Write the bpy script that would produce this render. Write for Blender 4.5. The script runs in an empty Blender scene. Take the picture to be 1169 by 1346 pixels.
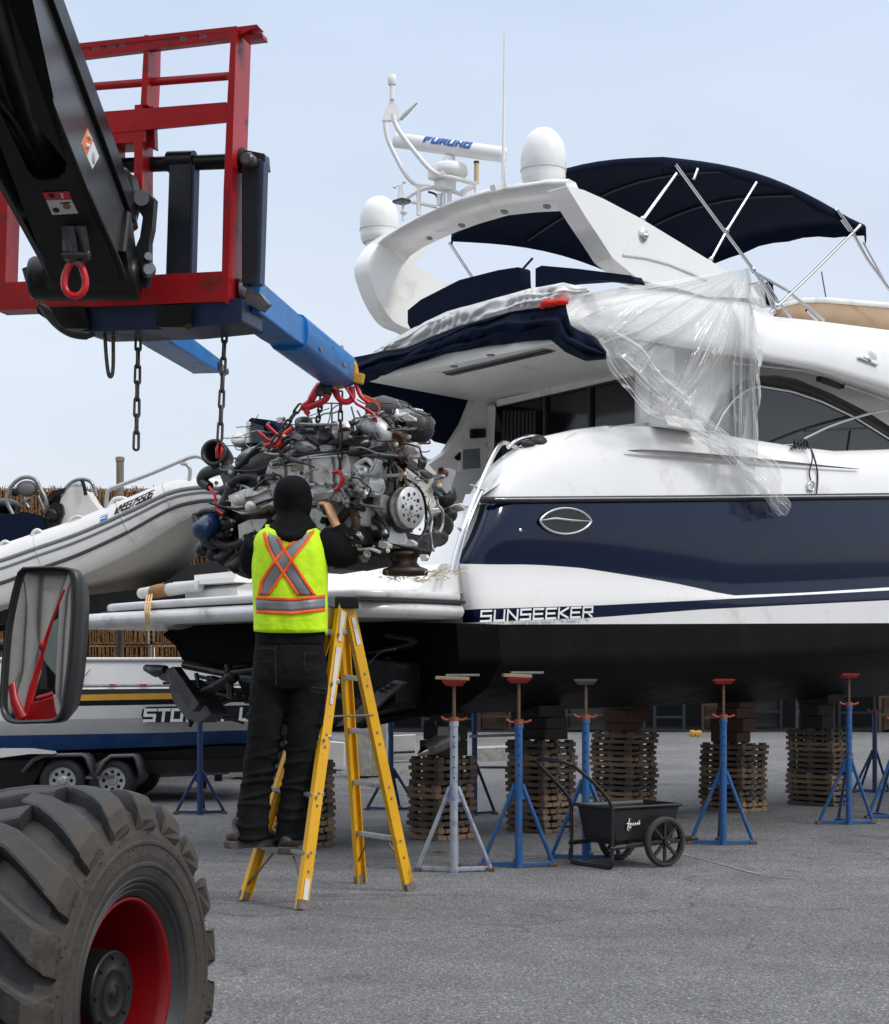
import bpy, bmesh, math, random
from mathutils import Vector as V, Matrix
R = math.radians
random.seed(4)
sc = bpy.context.scene
COL = sc.collection
# ------------------------------------------------------------------ camera
F, CX, CY, CH = 2200.0, 584.5, 890.0, 1.15
cam = bpy.data.cameras.new('camera'); co = bpy.data.objects.new('camera', cam); COL.objects.link(co)
co.location = (0, 0, CH); co.rotation_euler = (R(90), 0, 0)
cam.sensor_width = 36; cam.lens = 36 * F / 1346; cam.shift_y = (CY - 673) / 1346
cam.clip_end = 3000; cam.clip_start = .05
sc.camera = co
sc.render.resolution_x = 889; sc.render.resolution_y = 1024
# ------------------------------------------------------------------ world and sun
SUN_DIR = V((.86, -.50, .95)).normalized()
el = math.asin(SUN_DIR.z); az = math.atan2(SUN_DIR.x, SUN_DIR.y)
w = bpy.data.worlds.new('World'); sc.world = w; w.use_nodes = True
nt = w.node_tree; nt.nodes.clear()
sky = nt.nodes.new('ShaderNodeTexSky'); sky.sky_type = 'NISHITA'; sky.sun_disc = False
sky.sun_elevation = el; sky.sun_rotation = az; sky.air_density = 1.3; sky.dust_density = 2.0
bg = nt.nodes.new('ShaderNodeBackground'); bg.inputs[1].default_value = .1
out = nt.nodes.new('ShaderNodeOutputWorld')
tc = nt.nodes.new('ShaderNodeTexCoord')
sep = nt.nodes.new('ShaderNodeSeparateXYZ'); nt.links.new(tc.outputs['Generated'], sep.inputs[0])
ramp = nt.nodes.new('ShaderNodeValToRGB')       # the overcast layer: paler at the horizon, brighter overhead
cr = ramp.color_ramp; cr.elements[0].position = 0.0; cr.elements[0].color = (.37, .385, .41, 1)
cr.elements[1].position = 1.0; cr.elements[1].color = (1., 1., 1., 1)
e = cr.elements.new(.10); e.color = (.352, .378, .420, 1)
e = cr.elements.new(.40); e.color = (.300, .352, .440, 1)
e = cr.elements.new(.62); e.color = (.62, .66, .72, 1)
nt.links.new(sep.outputs[2], ramp.inputs[0])
mul = nt.nodes.new('ShaderNodeVectorMath'); mul.operation = 'SCALE'; mul.inputs[3].default_value = 23.6
nt.links.new(ramp.outputs[0], mul.inputs[0])
nz = nt.nodes.new('ShaderNodeTexNoise'); nz.inputs['Scale'].default_value = 2.2; nz.inputs['Detail'].default_value = 5
mp = nt.nodes.new('ShaderNodeMapping'); mp.inputs['Scale'].default_value = (1, 1, 3); mp.inputs['Location'].default_value = (.3, .7, 0)
nt.links.new(tc.outputs['Generated'], mp.inputs[0]); nt.links.new(mp.outputs[0], nz.inputs[0])
mr = nt.nodes.new('ShaderNodeMapRange'); mr.inputs[1].default_value = .3; mr.inputs[2].default_value = .7
mr.inputs[3].default_value = .74; mr.inputs[4].default_value = .98
nt.links.new(nz.outputs[0], mr.inputs[0])
mx = nt.nodes.new('ShaderNodeMix'); mx.data_type = 'RGBA'
nt.links.new(mr.outputs[0], mx.inputs[0]); nt.links.new(sky.outputs[0], mx.inputs[6]); nt.links.new(mul.outputs[0], mx.inputs[7])
nt.links.new(mx.outputs[2], bg.inputs[0]); nt.links.new(bg.outputs[0], out.inputs[0])
sl = bpy.data.lights.new('sun', 'SUN'); sl.energy = 1.5; sl.angle = R(10); sl.color = (1, .96, .9)
so = bpy.data.objects.new('sun', sl); COL.objects.link(so)
so.rotation_euler = SUN_DIR.to_track_quat('Z', 'Y').to_euler(); so.location = SUN_DIR * 60
sc.view_settings.view_transform = 'Standard'; sc.view_settings.look = 'None'
sc.view_settings.exposure = 0; sc.view_settings.gamma = 1
sc.cycles.max_bounces = 8; sc.cycles.transparent_max_bounces = 24

# ------------------------------------------------------------------ helpers
def P(px, py, d):                       # photograph pixel at depth d -> world point
    return V(((px - CX) * d / F, d, CH + (CY - py) * d / F))
def G(px, py):                          # photograph pixel on the ground
    return P(px, py, F * CH / (py - CY))
class Frame:                            # a thing's own frame: origin, yaw; rays from the photograph onto its planes
    def __init__(s, o, yaw):
        s.o = V(o); s.c, s.s = math.cos(yaw), math.sin(yaw); s.yaw = yaw
        s.ac = s.c * -s.o.x + s.s * -s.o.y; s.bc = s.s * s.o.x - s.c * s.o.y; s.zc = CH - s.o.z
    def ray(s, px, py):
        dx, dz = (px - CX) / F, (CY - py) / F
        return s.c * dx + s.s, -s.s * dx + s.c, dz
    def y(s, px, py, b):
        da, db, dz = s.ray(px, py); t = (b - s.bc) / db; return V((s.ac + t * da, b, s.zc + t * dz))
    def x(s, px, py, a):
        da, db, dz = s.ray(px, py); t = (a - s.ac) / da; return V((a, s.bc + t * db, s.zc + t * dz))
    def z(s, px, py, h):
        da, db, dz = s.ray(px, py); t = (h - s.zc) / dz; return V((s.ac + t * da, s.bc + t * db, h))
def lerp(a, b, t): return a + (b - a) * t
def poly_at(pts, x):                    # y of a polyline at x
    if x <= pts[0][0]: return pts[0][1]
    for (x0, y0), (x1, y1) in zip(pts, pts[1:]):
        if x <= x1: return y0 + (y1 - y0) * (x - x0) / max(1e-6, x1 - x0)
    return pts[-1][1]
def smooth_line(pts, n=6):              # Catmull-Rom through points
    pts = [V(p) for p in pts]; o = []
    q = [pts[0] * 2 - pts[1]] + pts + [pts[-1] * 2 - pts[-2]]
    for i in range(1, len(q) - 2):
        for k in range(n):
            t = k / n; a, b, c, d = q[i - 1], q[i], q[i + 1], q[i + 2]
            o.append(.5 * ((2 * b) + (c - a) * t + (2 * a - 5 * b + 4 * c - d) * t * t + (3 * b - a - 3 * c + d) * t ** 3))
    o.append(pts[-1]); return o
def resample(pts, n):
    pts = [V(p) for p in pts]; L = [0]
    for a, b in zip(pts, pts[1:]): L.append(L[-1] + (b - a).length)
    o = []; j = 0
    for i in range(n):
        t = L[-1] * i / (n - 1)
        while j < len(L) - 2 and L[j + 1] < t: j += 1
        o.append(pts[j].lerp(pts[j + 1], (t - L[j]) / max(1e-9, L[j + 1] - L[j])))
    return o
def basis(d, up=V((0, 0, 1))):
    d = d.normalized()
    if abs(d.dot(up)) > .99: up = V((0, 1, 0))
    r = d.cross(up).normalized(); return d, r, r.cross(d).normalized()

class MB:
    def __init__(s): s.v = []; s.f = []; s.m = []; s.s = []; s.cur = 0
    def add(s, vs, fs, m=None, sm=False):
        o = len(s.v); s.v += [tuple(v) for v in vs]; m = s.cur if m is None else m
        for f in fs: s.f.append(tuple(i + o for i in f)); s.m.append(m); s.s.append(sm)
        return s
    def hexa(s, p, m=None):             # 8 corners: bottom ring 0-3, top ring 4-7
        return s.add(p, [(3, 2, 1, 0), (4, 5, 6, 7), (0, 1, 5, 4), (1, 2, 6, 5), (2, 3, 7, 6), (3, 0, 4, 7)], m)
    def box(s, c, d, rot=None, m=None):
        c = V(c); x, y, z = [k / 2 for k in d]
        p = [V(q) for q in ((-x, -y, -z), (x, -y, -z), (x, y, -z), (-x, y, -z), (-x, -y, z), (x, -y, z), (x, y, z), (-x, y, z))]
        if rot is not None: p = [rot @ q for q in p]
        return s.hexa([q + c for q in p], m)
    def bar(s, a, b, w, h, up=V((0, 0, 1)), m=None, w2=None, h2=None):
        a, b = V(a), V(b); d, r, u = basis(b - a, up); w2 = w2 or w; h2 = h2 or h
        p = [a - r * w / 2 - u * h / 2, a + r * w / 2 - u * h / 2, a + r * w / 2 + u * h / 2, a - r * w / 2 + u * h / 2,
             b - r * w2 / 2 - u * h2 / 2, b + r * w2 / 2 - u * h2 / 2, b + r * w2 / 2 + u * h2 / 2, b - r * w2 / 2 + u * h2 / 2]
        return s.hexa(p, m)
    def rings(s, rings, closed=True, cap=True, m=None, sm=True, loop=False):
        n = len(rings[0]); vs = [p for r in rings for p in r]; fs = []
        k = len(rings)
        for i in range(k if loop else k - 1):
            i2 = (i + 1) % k
            for j in range(n if closed else n - 1):
                j2 = (j + 1) % n; fs.append((i * n + j, i * n + j2, i2 * n + j2, i2 * n + j))
        s.add(vs, fs, m, sm)
        if cap and closed and not loop:
            s.add(rings[0], [tuple(reversed(range(n)))], m); s.add(rings[-1], [tuple(range(n))], m)
        return s
    def tube(s, pts, r, n=8, m=None, cap=True, loop=False, flat=1.0):
        pts = [V(p) for p in pts]; k = len(pts); rr = r if isinstance(r, (list, tuple)) else [r] * k
        rg = []; pu = None
        for i, p in enumerate(pts):
            if loop: d = pts[(i + 1) % k] - pts[i - 1]
            else: d = pts[min(i + 1, k - 1)] - pts[max(i - 1, 0)]
            if d.length < 1e-9: d = V((0, 0, 1))
            d.normalize()
            if pu is None: _, a, b = basis(d)
            else:
                a = d.cross(pu)
                a = a.normalized() if a.length > 1e-6 else basis(d)[1]
                b = a.cross(d).normalized()
            pu = b
            rg.append([p + (a * math.cos(t) + b * math.sin(t) * flat) * rr[i] for t in [2 * math.pi * j / n for j in range(n)]])
        return s.rings(rg, True, cap, m, True, loop)
    def lathe(s, prof, o, axis, n=24, m=None, sm=True, cap=True):   # prof: (radius, along axis)
        o = V(o); d, a, b = basis(V(axis))
        rg = [[o + d * z + (a * math.cos(t) + b * math.sin(t)) * max(r, 1e-4) for t in [2 * math.pi * j / n for j in range(n)]] for r, z in prof]
        return s.rings(rg, True, cap, m, sm)
    def ell(s, c, rad, n=14, k=9, rot=None, m=None):
        c = V(c); rg = []
        for i in range(1, k):
            t = math.pi * i / k; z = -math.cos(t); q = math.sin(t); ring = []
            for j in range(n):
                p = V((q * math.cos(2 * math.pi * j / n) * rad[0], q * math.sin(2 * math.pi * j / n) * rad[1], z * rad[2]))
                ring.append((rot @ p if rot is not None else p) + c)
            rg.append(ring)
        return s.rings(rg, True, True, m, True)
    def prism(s, poly, ext, m=None, sm=False):      # planar polygon extruded by vector
        ext = V(ext); n = len(poly); a = [V(p) for p in poly]; b = [p + ext for p in a]
        s.add(a + b, [tuple(range(n))[::-1], tuple(range(n, 2 * n))], m, False)
        s.add(a + b, [(i, (i + 1) % n, n + (i + 1) % n, n + i) for i in range(n)], m, sm)
        return s
    def grid(s, rows, m=None, sm=True, thick=None):
        k = len(rows); n = len(rows[0])
        s.add([p for r in rows for p in r], [(i * n + j, i * n + j + 1, (i + 1) * n + j + 1, (i + 1) * n + j) for i in range(k - 1) for j in range(n - 1)], m, sm)
        return s
    def build(s, name, mats, parent=None, world=False, bevel=0, seg=2, solid=0, sub=0, merge=False, clean=True):
        me = bpy.data.meshes.new(name); me.from_pydata(s.v, [], s.f)
        mats = mats if isinstance(mats, (list, tuple)) else [mats]
        for q in mats: me.materials.append(q)
        me.polygons.foreach_set('material_index', [min(i, len(mats) - 1) for i in s.m]); me.polygons.foreach_set('use_smooth', s.s)
        bm = bmesh.new(); bm.from_mesh(me)
        if merge: bmesh.ops.remove_doubles(bm, verts=bm.verts, dist=merge if isinstance(merge, float) else 1e-4)
        if clean: bmesh.ops.recalc_face_normals(bm, faces=bm.faces)
        bm.to_mesh(me); bm.free()
        o = bpy.data.objects.new(name, me); COL.objects.link(o)
        if parent is not None:
            o.parent = parent
            if world: o.matrix_parent_inverse = parent.matrix_basis.inverted()
        else:
            xs = [v.co.x for v in me.vertices]; ys = [v.co.y for v in me.vertices]; zs = [v.co.z for v in me.vertices]
            c = V(((min(xs) + max(xs)) / 2, (min(ys) + max(ys)) / 2, min(zs)))
            me.transform(Matrix.Translation(-c)); o.location = c
        if solid: q = o.modifiers.new('solid', 'SOLIDIFY'); q.thickness = solid; q.offset = 0
        if bevel:
            q = o.modifiers.new('bevel', 'BEVEL'); q.width = bevel; q.segments = seg; q.limit_method = 'ANGLE'; q.angle_limit = R(38); q.harden_normals = False
        if sub: q = o.modifiers.new('sub', 'SUBSURF'); q.levels = sub; q.render_levels = sub
        return o
def tag(o, label=None, cat=None, group=None, kind=None):
    if label: o['label'] = label
    if cat: o['category'] = cat
    if group: o['group'] = group
    if kind: o['kind'] = kind
    return o
def thing(name, label, cat, loc=(0, 0, 0), yaw=0, group=None):
    o = bpy.data.objects.new(name, None); COL.objects.link(o); o.empty_display_size = .1
    o.location = loc; o.rotation_euler = (0, 0, yaw)
    o.matrix_basis = Matrix.Translation(V(loc)) @ Matrix.Rotation(yaw, 4, 'Z')
    return tag(o, label, cat, group)
def dup(root, loc, yaw, label):
    def cp(o, par):
        c = o.copy(); COL.objects.link(c)
        if par is not None: c.parent = par
        for ch in list(kids.get(o.name, [])): cp(ch, c)
        return c
    kids = {}
    for o in COL.objects:
        if o.parent: kids.setdefault(o.parent.name, []).append(o)
    r = cp(root, None); r.location = loc; r.rotation_euler = (0, 0, yaw); r['label'] = label
    return r
# stroke lettering: polylines on a unit square
ST = {'S': [[(1, 1), (0, 1), (0, .5), (1, .5), (1, 0), (0, 0)]], 'U': [[(0, 1), (0, 0), (1, 0), (1, 1)]],
      'N': [[(0, 0), (0, 1), (1, 0), (1, 1)]], 'E': [[(1, 1), (0, 1), (0, 0), (1, 0)], [(0, .5), (.9, .5)]],
      'K': [[(0, 0), (0, 1)], [(1, 1), (.1, .5), (1, 0)]], 'R': [[(0, 0), (0, 1), (1, 1), (1, .48), (.05, .48)], [(.45, .48), (1, 0)]],
      'T': [[(0, 1), (1, 1)], [(.5, 1), (.5, 0)]], 'O': [[(0, 0), (0, 1), (1, 1), (1, 0), (0, 0)]],
      'W': [[(0, 1), (.22, 0), (.5, .8), (.78, 0), (1, 1)]], 'A': [[(0, 0), (0, 1), (1, 1), (1, 0)], [(0, .45), (1, .45)]],
      'L': [[(0, 1), (0, 0), (1, 0)]], 'F': [[(0, 0), (0, 1), (1, 1)], [(0, .52), (.8, .52)]],
      '9': [[(1, .5), (0, .5), (0, 1), (1, 1), (1, 0), (0, 0)]], '3': [[(0, 1), (1, 1), (1, 0), (0, 0)], [(.2, .5), (1, .5)]],
      '7': [[(0, 1), (1, 1), (.4, 0)]], '5': [[(1, 1), (0, 1), (0, .5), (1, .5), (1, 0), (0, 0)]],
      'G': [[(1, 1), (0, 1), (0, 0), (1, 0), (1, .5), (.5, .5)]], 'I': [[(.5, 0), (.5, 1)]], ' ': []}
def lettering(mb, txt, pos, h, wd, gap, th, nrm, lift=.003, slant=0, cuts=1):
    """pos(u, v) maps metres along and up onto the surface"""
    u = 0
    for ch in txt:
        for line in ST[ch]:
            segs = [((lerp(p[0], r[0], i / cuts), lerp(p[1], r[1], i / cuts)), (lerp(p[0], r[0], (i + 1) / cuts), lerp(p[1], r[1], (i + 1) / cuts))) for p, r in zip(line, line[1:]) for i in range(cuts)]
            for (x0, y0), (x1, y1) in segs:
                a = V((u + x0 * wd + slant * y0 * h, y0 * h)); b = V((u + x1 * wd + slant * y1 * h, y1 * h))
                d = (b - a).normalized(); q = V((-d.y, d.x)); e = d * th * .5
                c = [a - e - q * th / 2, b + e - q * th / 2, b + e + q * th / 2, a - e + q * th / 2]
                lo = [pos(*k) for k in c]; cnt = len(mb.f) // 6 % 7; n = V(nrm) * (1 + .12 * cnt)
                mb.hexa([p for p in lo] + [p + n * lift for p in lo])
        u += (wd if ch != 'I' else wd) + gap
    return mb

# ------------------------------------------------------------------ materials
MC = {}
def M(name, col, rough=.5, metal=0., var=.12, scale=6., bump=0., bscale=60., dirt=None, damt=.45, dscale=3., coat=0., spec=.5, streak=None):
    if name in MC: return MC[name]
    m = bpy.data.materials.new(name); MC[name] = m; m.use_nodes = True
    t = m.node_tree; b = t.nodes['Principled BSDF']; L = t.links.new
    c = t.nodes.new('ShaderNodeTexCoord'); n = t.nodes.new('ShaderNodeTexNoise')
    n.inputs['Scale'].default_value = scale; n.inputs['Detail'].default_value = 7; n.inputs['Roughness'].default_value = .6
    src = c.outputs['Object']
    if streak:
        g = t.nodes.new('ShaderNodeMapping'); g.inputs['Scale'].default_value = streak; L(src, g.inputs[0]); L(g.outputs[0], n.inputs[0])
    else: L(src, n.inputs[0])
    x = t.nodes.new('ShaderNodeMix'); x.data_type = 'RGBA'
    r = t.nodes.new('ShaderNodeMapRange'); r.inputs[1].default_value = .3; r.inputs[2].default_value = .7; L(n.outputs[0], r.inputs[0]); L(r.outputs[0], x.inputs[0])
    x.inputs[6].default_value = [k * (1 - var) for k in col] + [1]; x.inputs[7].default_value = [min(1, k * (1 + var)) for k in col] + [1]
    last = x.outputs[2]; fac = None
    if dirt:
        n2 = t.nodes.new('ShaderNodeTexNoise'); n2.inputs['Scale'].default_value = dscale; n2.inputs['Detail'].default_value = 9; n2.inputs['Roughness'].default_value = .7
        L(src, n2.inputs[0])
        r2 = t.nodes.new('ShaderNodeMapRange'); r2.inputs[1].default_value = .66 - damt * .4; r2.inputs[2].default_value = .74 - damt * .2
        L(n2.outputs[0], r2.inputs[0]); fac = r2.outputs[0]
        x2 = t.nodes.new('ShaderNodeMix'); x2.data_type = 'RGBA'; L(fac, x2.inputs[0]); L(last, x2.inputs[6]); x2.inputs[7].default_value = list(dirt) + [1]
        last = x2.outputs[2]
    L(last, b.inputs['Base Color'])
    b.inputs['Metallic'].default_value = metal; b.inputs['Coat Weight'].default_value = coat; b.inputs['Coat Roughness'].default_value = .06
    b.inputs['Specular IOR Level'].default_value = spec
    rr = t.nodes.new('ShaderNodeMapRange'); rr.inputs[3].default_value = max(.02, rough - .1 * min(1, rough * 2)); rr.inputs[4].default_value = min(1, rough + .12 * min(1, rough * 2))
    L(fac if fac else n.outputs[0], rr.inputs[0]); L(rr.outputs[0], b.inputs['Roughness'])
    if bump:
        n3 = t.nodes.new('ShaderNodeTexNoise'); n3.inputs['Scale'].default_value = bscale; n3.inputs['Detail'].default_value = 5; L(src, n3.inputs[0])
        bp = t.nodes.new('ShaderNodeBump'); bp.inputs['Strength'].default_value = bump; bp.inputs['Distance'].default_value = .02
        L(n3.outputs[0], bp.inputs['Height']); L(bp.outputs[0], b.inputs['Normal'])
    return m
GEL = M('white gelcoat', (.80, .79, .775), .22, var=.035, scale=1.2, coat=.35, dirt=(.64, .61, .56), damt=.22, dscale=2.2)
GELIN = M('cream moulding', (.66, .645, .62), .38, var=.05, dirt=(.40, .36, .31), damt=.2)
NAVY = M('navy gelcoat', (.002, .0075, .030), .09, var=.12, scale=1.5, spec=.33)
ANTI = M('black antifouling', (.0055, .0055, .0058), .6, var=.3, scale=3, dirt=(.012, .012, .013), damt=.3, spec=.12)
CANV = M('navy canvas', (.0045, .0085, .024), .92, var=.25, scale=9, bump=.25, bscale=300, spec=.12)
CHROME = M('stainless steel', (.62, .62, .62), .16, 1., var=.05)
GLASS = M('dark tinted glass', (.022, .022, .023), .04, var=.1, spec=.5)
BLACKGL = M('smoked door glass', (.006, .006, .007), .08, var=.1)
BLACK = M('satin black paint', (.0065, .0065, .007), .42, var=.3, scale=5, dirt=(.03, .027, .024), damt=.14, dscale=5, spec=.3)
RUB = M('black rubber', (.016, .016, .017), .6, var=.3, scale=10, dirt=(.06, .055, .05), damt=.15)
RED = M('red machine paint', (.36, .008, .012), .38, var=.18, scale=4, dirt=(.06, .02, .015), damt=.25, dscale=9, bump=.05, bscale=90)
REDB = M('bright red paint', (.55, .012, .018), .3, var=.15, dirt=(.12, .03, .02), damt=.15, dscale=20)
BLUE = M('blue fork paint', (.012, .165, .47), .4, var=.15, scale=5, dirt=(.16, .11, .08), damt=.27, dscale=9, bump=.05)
STEEL = M('grey steel', (.22, .22, .225), .4, .7, var=.2, scale=20, dirt=(.10, .05, .025), damt=.25, dscale=12)
DSTEEL = M('dark machined steel', (.06, .06, .063), .42, .5, var=.3, scale=12, dirt=(.12, .09, .06), damt=.2, dscale=8)
CHAIN = M('weathered chain steel', (.10, .09, .08), .45, .7, var=.3, scale=60, dirt=(.13, .06, .03), damt=.3, dscale=50)
WHITE = M('white enamel', (.78, .77, .75), .3, var=.04, dirt=(.55, .5, .42), damt=.12, dscale=9)
# ------------------------------------------------------------------ ground
def asphalt():
    m = bpy.data.materials.new('worn asphalt'); m.use_nodes = True; t = m.node_tree; b = t.nodes['Principled BSDF']; L = t.links.new
    c = t.nodes.new('ShaderNodeTexCoord').outputs['Object']
    def noise(s, d=6, r=.6):
        n = t.nodes.new('ShaderNodeTexNoise'); n.inputs['Scale'].default_value = s; n.inputs['Detail'].default_value = d; n.inputs['Roughness'].default_value = r; L(c, n.inputs[0]); return n.outputs[0]
    def rng(v, a, b_, c_, d_):
        n = t.nodes.new('ShaderNodeMapRange'); L(v, n.inputs[0])
        for i, k in enumerate((a, b_, c_, d_)): n.inputs[i + 1].default_value = k
        return n.outputs[0]
    def math_(op, x, y):
        n = t.nodes.new('ShaderNodeMath'); n.operation = op
        for i, k in enumerate((x, y)):
            if isinstance(k, (int, float)): n.inputs[i].default_value = k
            else: L(k, n.inputs[i])
        return n.outputs[0]
    big = rng(noise(.35, 5), .3, .7, .76, 1.18); mid = rng(noise(2.6, 7), .3, .7, .84, 1.15)
    vo = t.nodes.new('ShaderNodeTexVoronoi'); vo.inputs['Scale'].default_value = 70; L(c, vo.inputs[0])
    chip = rng(vo.outputs['Distance'], .1, .5, 1.3, .70)
    vo2 = t.nodes.new('ShaderNodeTexVoronoi'); vo2.inputs['Scale'].default_value = 130; L(c, vo2.inputs[0])
    sepc = t.nodes.new('ShaderNodeSeparateColor'); L(vo2.outputs['Color'], sepc.inputs[0])
    pale = rng(sepc.outputs[0], .86, .93, 1.0, 1.75); dark = rng(sepc.outputs[1], .88, .95, 1.0, .5)
    w = t.nodes.new('ShaderNodeTexNoise'); w.inputs['Scale'].default_value = 19; w.inputs['Detail'].default_value = 2; w.inputs['Distortion'].default_value = 2.4; L(c, w.inputs[0])
    curl = math_('MULTIPLY', rng(math_('ABSOLUTE', math_('SUBTRACT', w.outputs[0], .52), 0), 0, .022, 1.55, 1.0), rng(math_('ABSOLUTE', math_('SUBTRACT', w.outputs[0], .47), 0), 0, .022, .66, 1.0))
    stain = rng(noise(.8, 8, .7), .56, .70, 1.0, .62)
    vc = t.nodes.new('ShaderNodeTexVoronoi'); vc.feature = 'DISTANCE_TO_EDGE'; vc.inputs['Scale'].default_value = .42
    nd = t.nodes.new('ShaderNodeTexNoise'); nd.inputs['Scale'].default_value = 1.6; nd.inputs['Detail'].default_value = 8; L(c, nd.inputs[0])
    va = t.nodes.new('ShaderNodeVectorMath'); va.operation = 'MULTIPLY_ADD'; va.inputs[1].default_value = (.9, .9, 0); L(nd.outputs['Color'], va.inputs[0]); L(c, va.inputs[2]); L(va.outputs[0], vc.inputs[0])
    crack = rng(vc.outputs['Distance'], .0, .006, .62, 1.0)
    spots = rng(noise(5, 3, .5), .68, .74, 1.0, .72)
    v = math_('MULTIPLY', big, math_('MULTIPLY', crack, spots))
    for k in (mid, chip, pale, dark, curl, stain): v = math_('MULTIPLY', v, k)
    x = t.nodes.new('ShaderNodeVectorMath'); x.operation = 'SCALE'; x.inputs[0].default_value = (.215, .214, .217); L(v, x.inputs[3])
    L(x.outputs[0], b.inputs['Base Color']); b.inputs['Roughness'].default_value = .88; b.inputs['Specular IOR Level'].default_value = .3
    bp = t.nodes.new('ShaderNodeBump'); bp.inputs['Strength'].default_value = .8; bp.inputs['Distance'].default_value = .012
    L(math_('ADD', math_('ADD', vo.outputs['Distance'], noise(160, 3)), math_('MULTIPLY', w.outputs[0], 3.0)), bp.inputs['Height']); L(bp.outputs[0], b.inputs['Normal'])
    return m
g = MB(); N = 24
g.grid([[V((-400 + 800 * j / N, -60 + 760 * i / N, 0)) for j in range(N + 1)] for i in range(N + 1)])
tag(g.build('ground', asphalt()), kind='structure')
# pale seams in the asphalt
mseam = M('sealed seam', (.235, .23, .215), .8, var=.4, scale=3)
g = MB()
for pts in ([(560, 1152), (700, 1128), (860, 1118), (1000, 1150), (1080, 1158)], [(860, 1040), (1000, 1030), (1169, 1038)], [(280, 1122), (500, 1085), (600, 1083)], [(850, 1000), (1169, 996)]):
    q = [G(*p) for p in smooth_line([V((x, y)) for x, y in pts], 8)] if False else [G(p.x, p.y) for p in smooth_line([V((x, y, 0)) for x, y in pts], 8)]
    L_, R_ = [], []
    for i, p in enumerate(q):
        d = (q[min(i + 1, len(q) - 1)] - q[max(i - 1, 0)]).normalized(); n = V((-d.y, d.x, 0)); wd = .004 + .008 * random.random()
        L_.append(p + n * wd + V((0, 0, .004))); R_.append(p - n * wd + V((0, 0, .004)))
    g.grid([L_, R_])
tag(g.build('ground_seams', mseam), kind='structure')

# ------------------------------------------------------------------ motor yacht
YO = V((.12, 10.2, 0)); YAW = R(42); YF = Frame(YO, YAW)
YM = Matrix.Rotation(-YAW, 4, 'Z') @ Matrix.Translation(-YO)
def YL(p): return YM @ V(p)
S, SX, SZ = YF.y, YF.x, YF.z
yacht = thing('motor_yacht', 'large white and navy motor yacht propped on blue stands with its canvas bimini raised', 'yacht', YO, YAW)
BEAM = 2.7; PXE = 1320
hull_rows = [  # start px, polyline, outboard offset, bow length, bow rise
    (633, [(632, 661), (900, 659), (1169, 656), (1320, 655)], 0., 10.9, .3),
    (598, [(598, 741), (650, 742), (700, 742), (760, 746), (800, 752), (850, 760), (900, 769), (960, 783), (1060, 779), (1169, 772), (1320, 763)], 0., 10.6, .22),
    (606, [(607, 802), (628, 800.5), (781, 796), (961, 787), (1169, 776), (1320, 768)], -.015, 10.5, .2),
    (609, [(609, 818.5), (781, 812), (925, 801), (1169, 789), (1320, 781)], .0, 10.4, .16),
    (609, [(609, 821), (1169, 819), (1320, 818)], .004, 10.3, .12),
    (607, [(606, 882), (768, 878), (977, 870), (1169, 857), (1320, 845)], .05, 9.9, .3)]
sv = [0, .012, .024, .036, .05, .065] + [.09 + .91 * i / 26 for i in range(27)]
def hull_row(st, poly, off, blen, rise):
    r = []
    for s in sv:
        px = st + (PXE - st) * s; t = min(1, (px - st) / 46)
        b = off + .17 * (1 - math.sqrt(max(0, 1 - (1 - t) ** 2)))
        r.append(S(px, poly_at(poly, px), b))
    ae, he = r[-1].x, r[-1].z; sl = (r[-1].z - r[-6].z) / (r[-1].x - r[-6].x)
    for k in range(1, 7):
        a = lerp(ae, blen, k / 6); t = k / 6
        r.append(V((a, off + (BEAM / 2 - off) * t ** 2.2, he + sl * (a - ae) * .6 + rise * t * t)))
    return r
rows = [hull_row(*q) for q in hull_rows]
def keel(a): return .87 + .016 * a + max(0, (a - 6.5)) ** 2 * .05
krow = [V((max(p.x + .1, .1), BEAM / 2, min(p.z - .02, keel(p.x)))) for p in rows[-1]]
mrow = [p.lerp(k, .5) + V((0, 0, .02)) for p, k in zip(rows[-1], krow)]
rows += [mrow, krow]
h = MB(); nrow = len(rows); nc = len(rows[0])
vs = []
for r in rows: vs += [V((p.x, BEAM - p.y, p.z)) for p in reversed(r)] + r
W2 = nc * 2; fs = []; ms = []
cols = [1, 0, 1, 0, 2, 2, 2]
for i in range(nrow - 1):
    SUBN = 7 if i == 0 else (3 if i in (1, 4) else 1)
    def sr(k):
        t = k / SUBN; bl_ = (.026 if i == 0 else 0) * math.sin(math.pi * t); r = []
        for j in range(W2):
            p = vs[i * W2 + j].lerp(vs[(i + 1) * W2 + j], t); r.append(p + V((0, bl_ if j < nc else -bl_, 0)))
        return r
    for k in range(SUBN):
        ra0, ra1 = sr(k), sr(k + 1)
        for j in range(W2 - 1):
            mt = cols[i]
            if j == nc - 1 and mt == 1: mt = 0
            h.add([ra0[j], ra0[j + 1], ra1[j + 1], ra1[j]], [(0, 1, 2, 3)], mt, j != nc - 1)
dk = [vs[j] for j in range(W2)]
for j in range(nc - 1): h.add([p + V((0, 0, -.004)) for p in (dk[j], dk[j + 1], dk[W2 - 2 - j], dk[W2 - 1 - j])], [(0, 1, 2, 3)], 0)
hull = h.build('hull', [GEL, NAVY, ANTI], yacht, merge=True)
# rubbing strake
rr = [S(px, poly_at(hull_rows[0][1], px) - 3.5, -.012 + (.10 * (1 - (px - 633) / 30) ** 2 if px < 663 else 0)) for px in [633, 640, 650, 663] + list(range(680, 1330, 20))]
q = MB(); q.tube(rr, .016, 8, 0, flat=1.3); q.tube([p + V((0, -.012, .006)) for p in rr], .006, 6, 1)
q.build('rubbing_strake', [RUB, CHROME], yacht)
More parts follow.
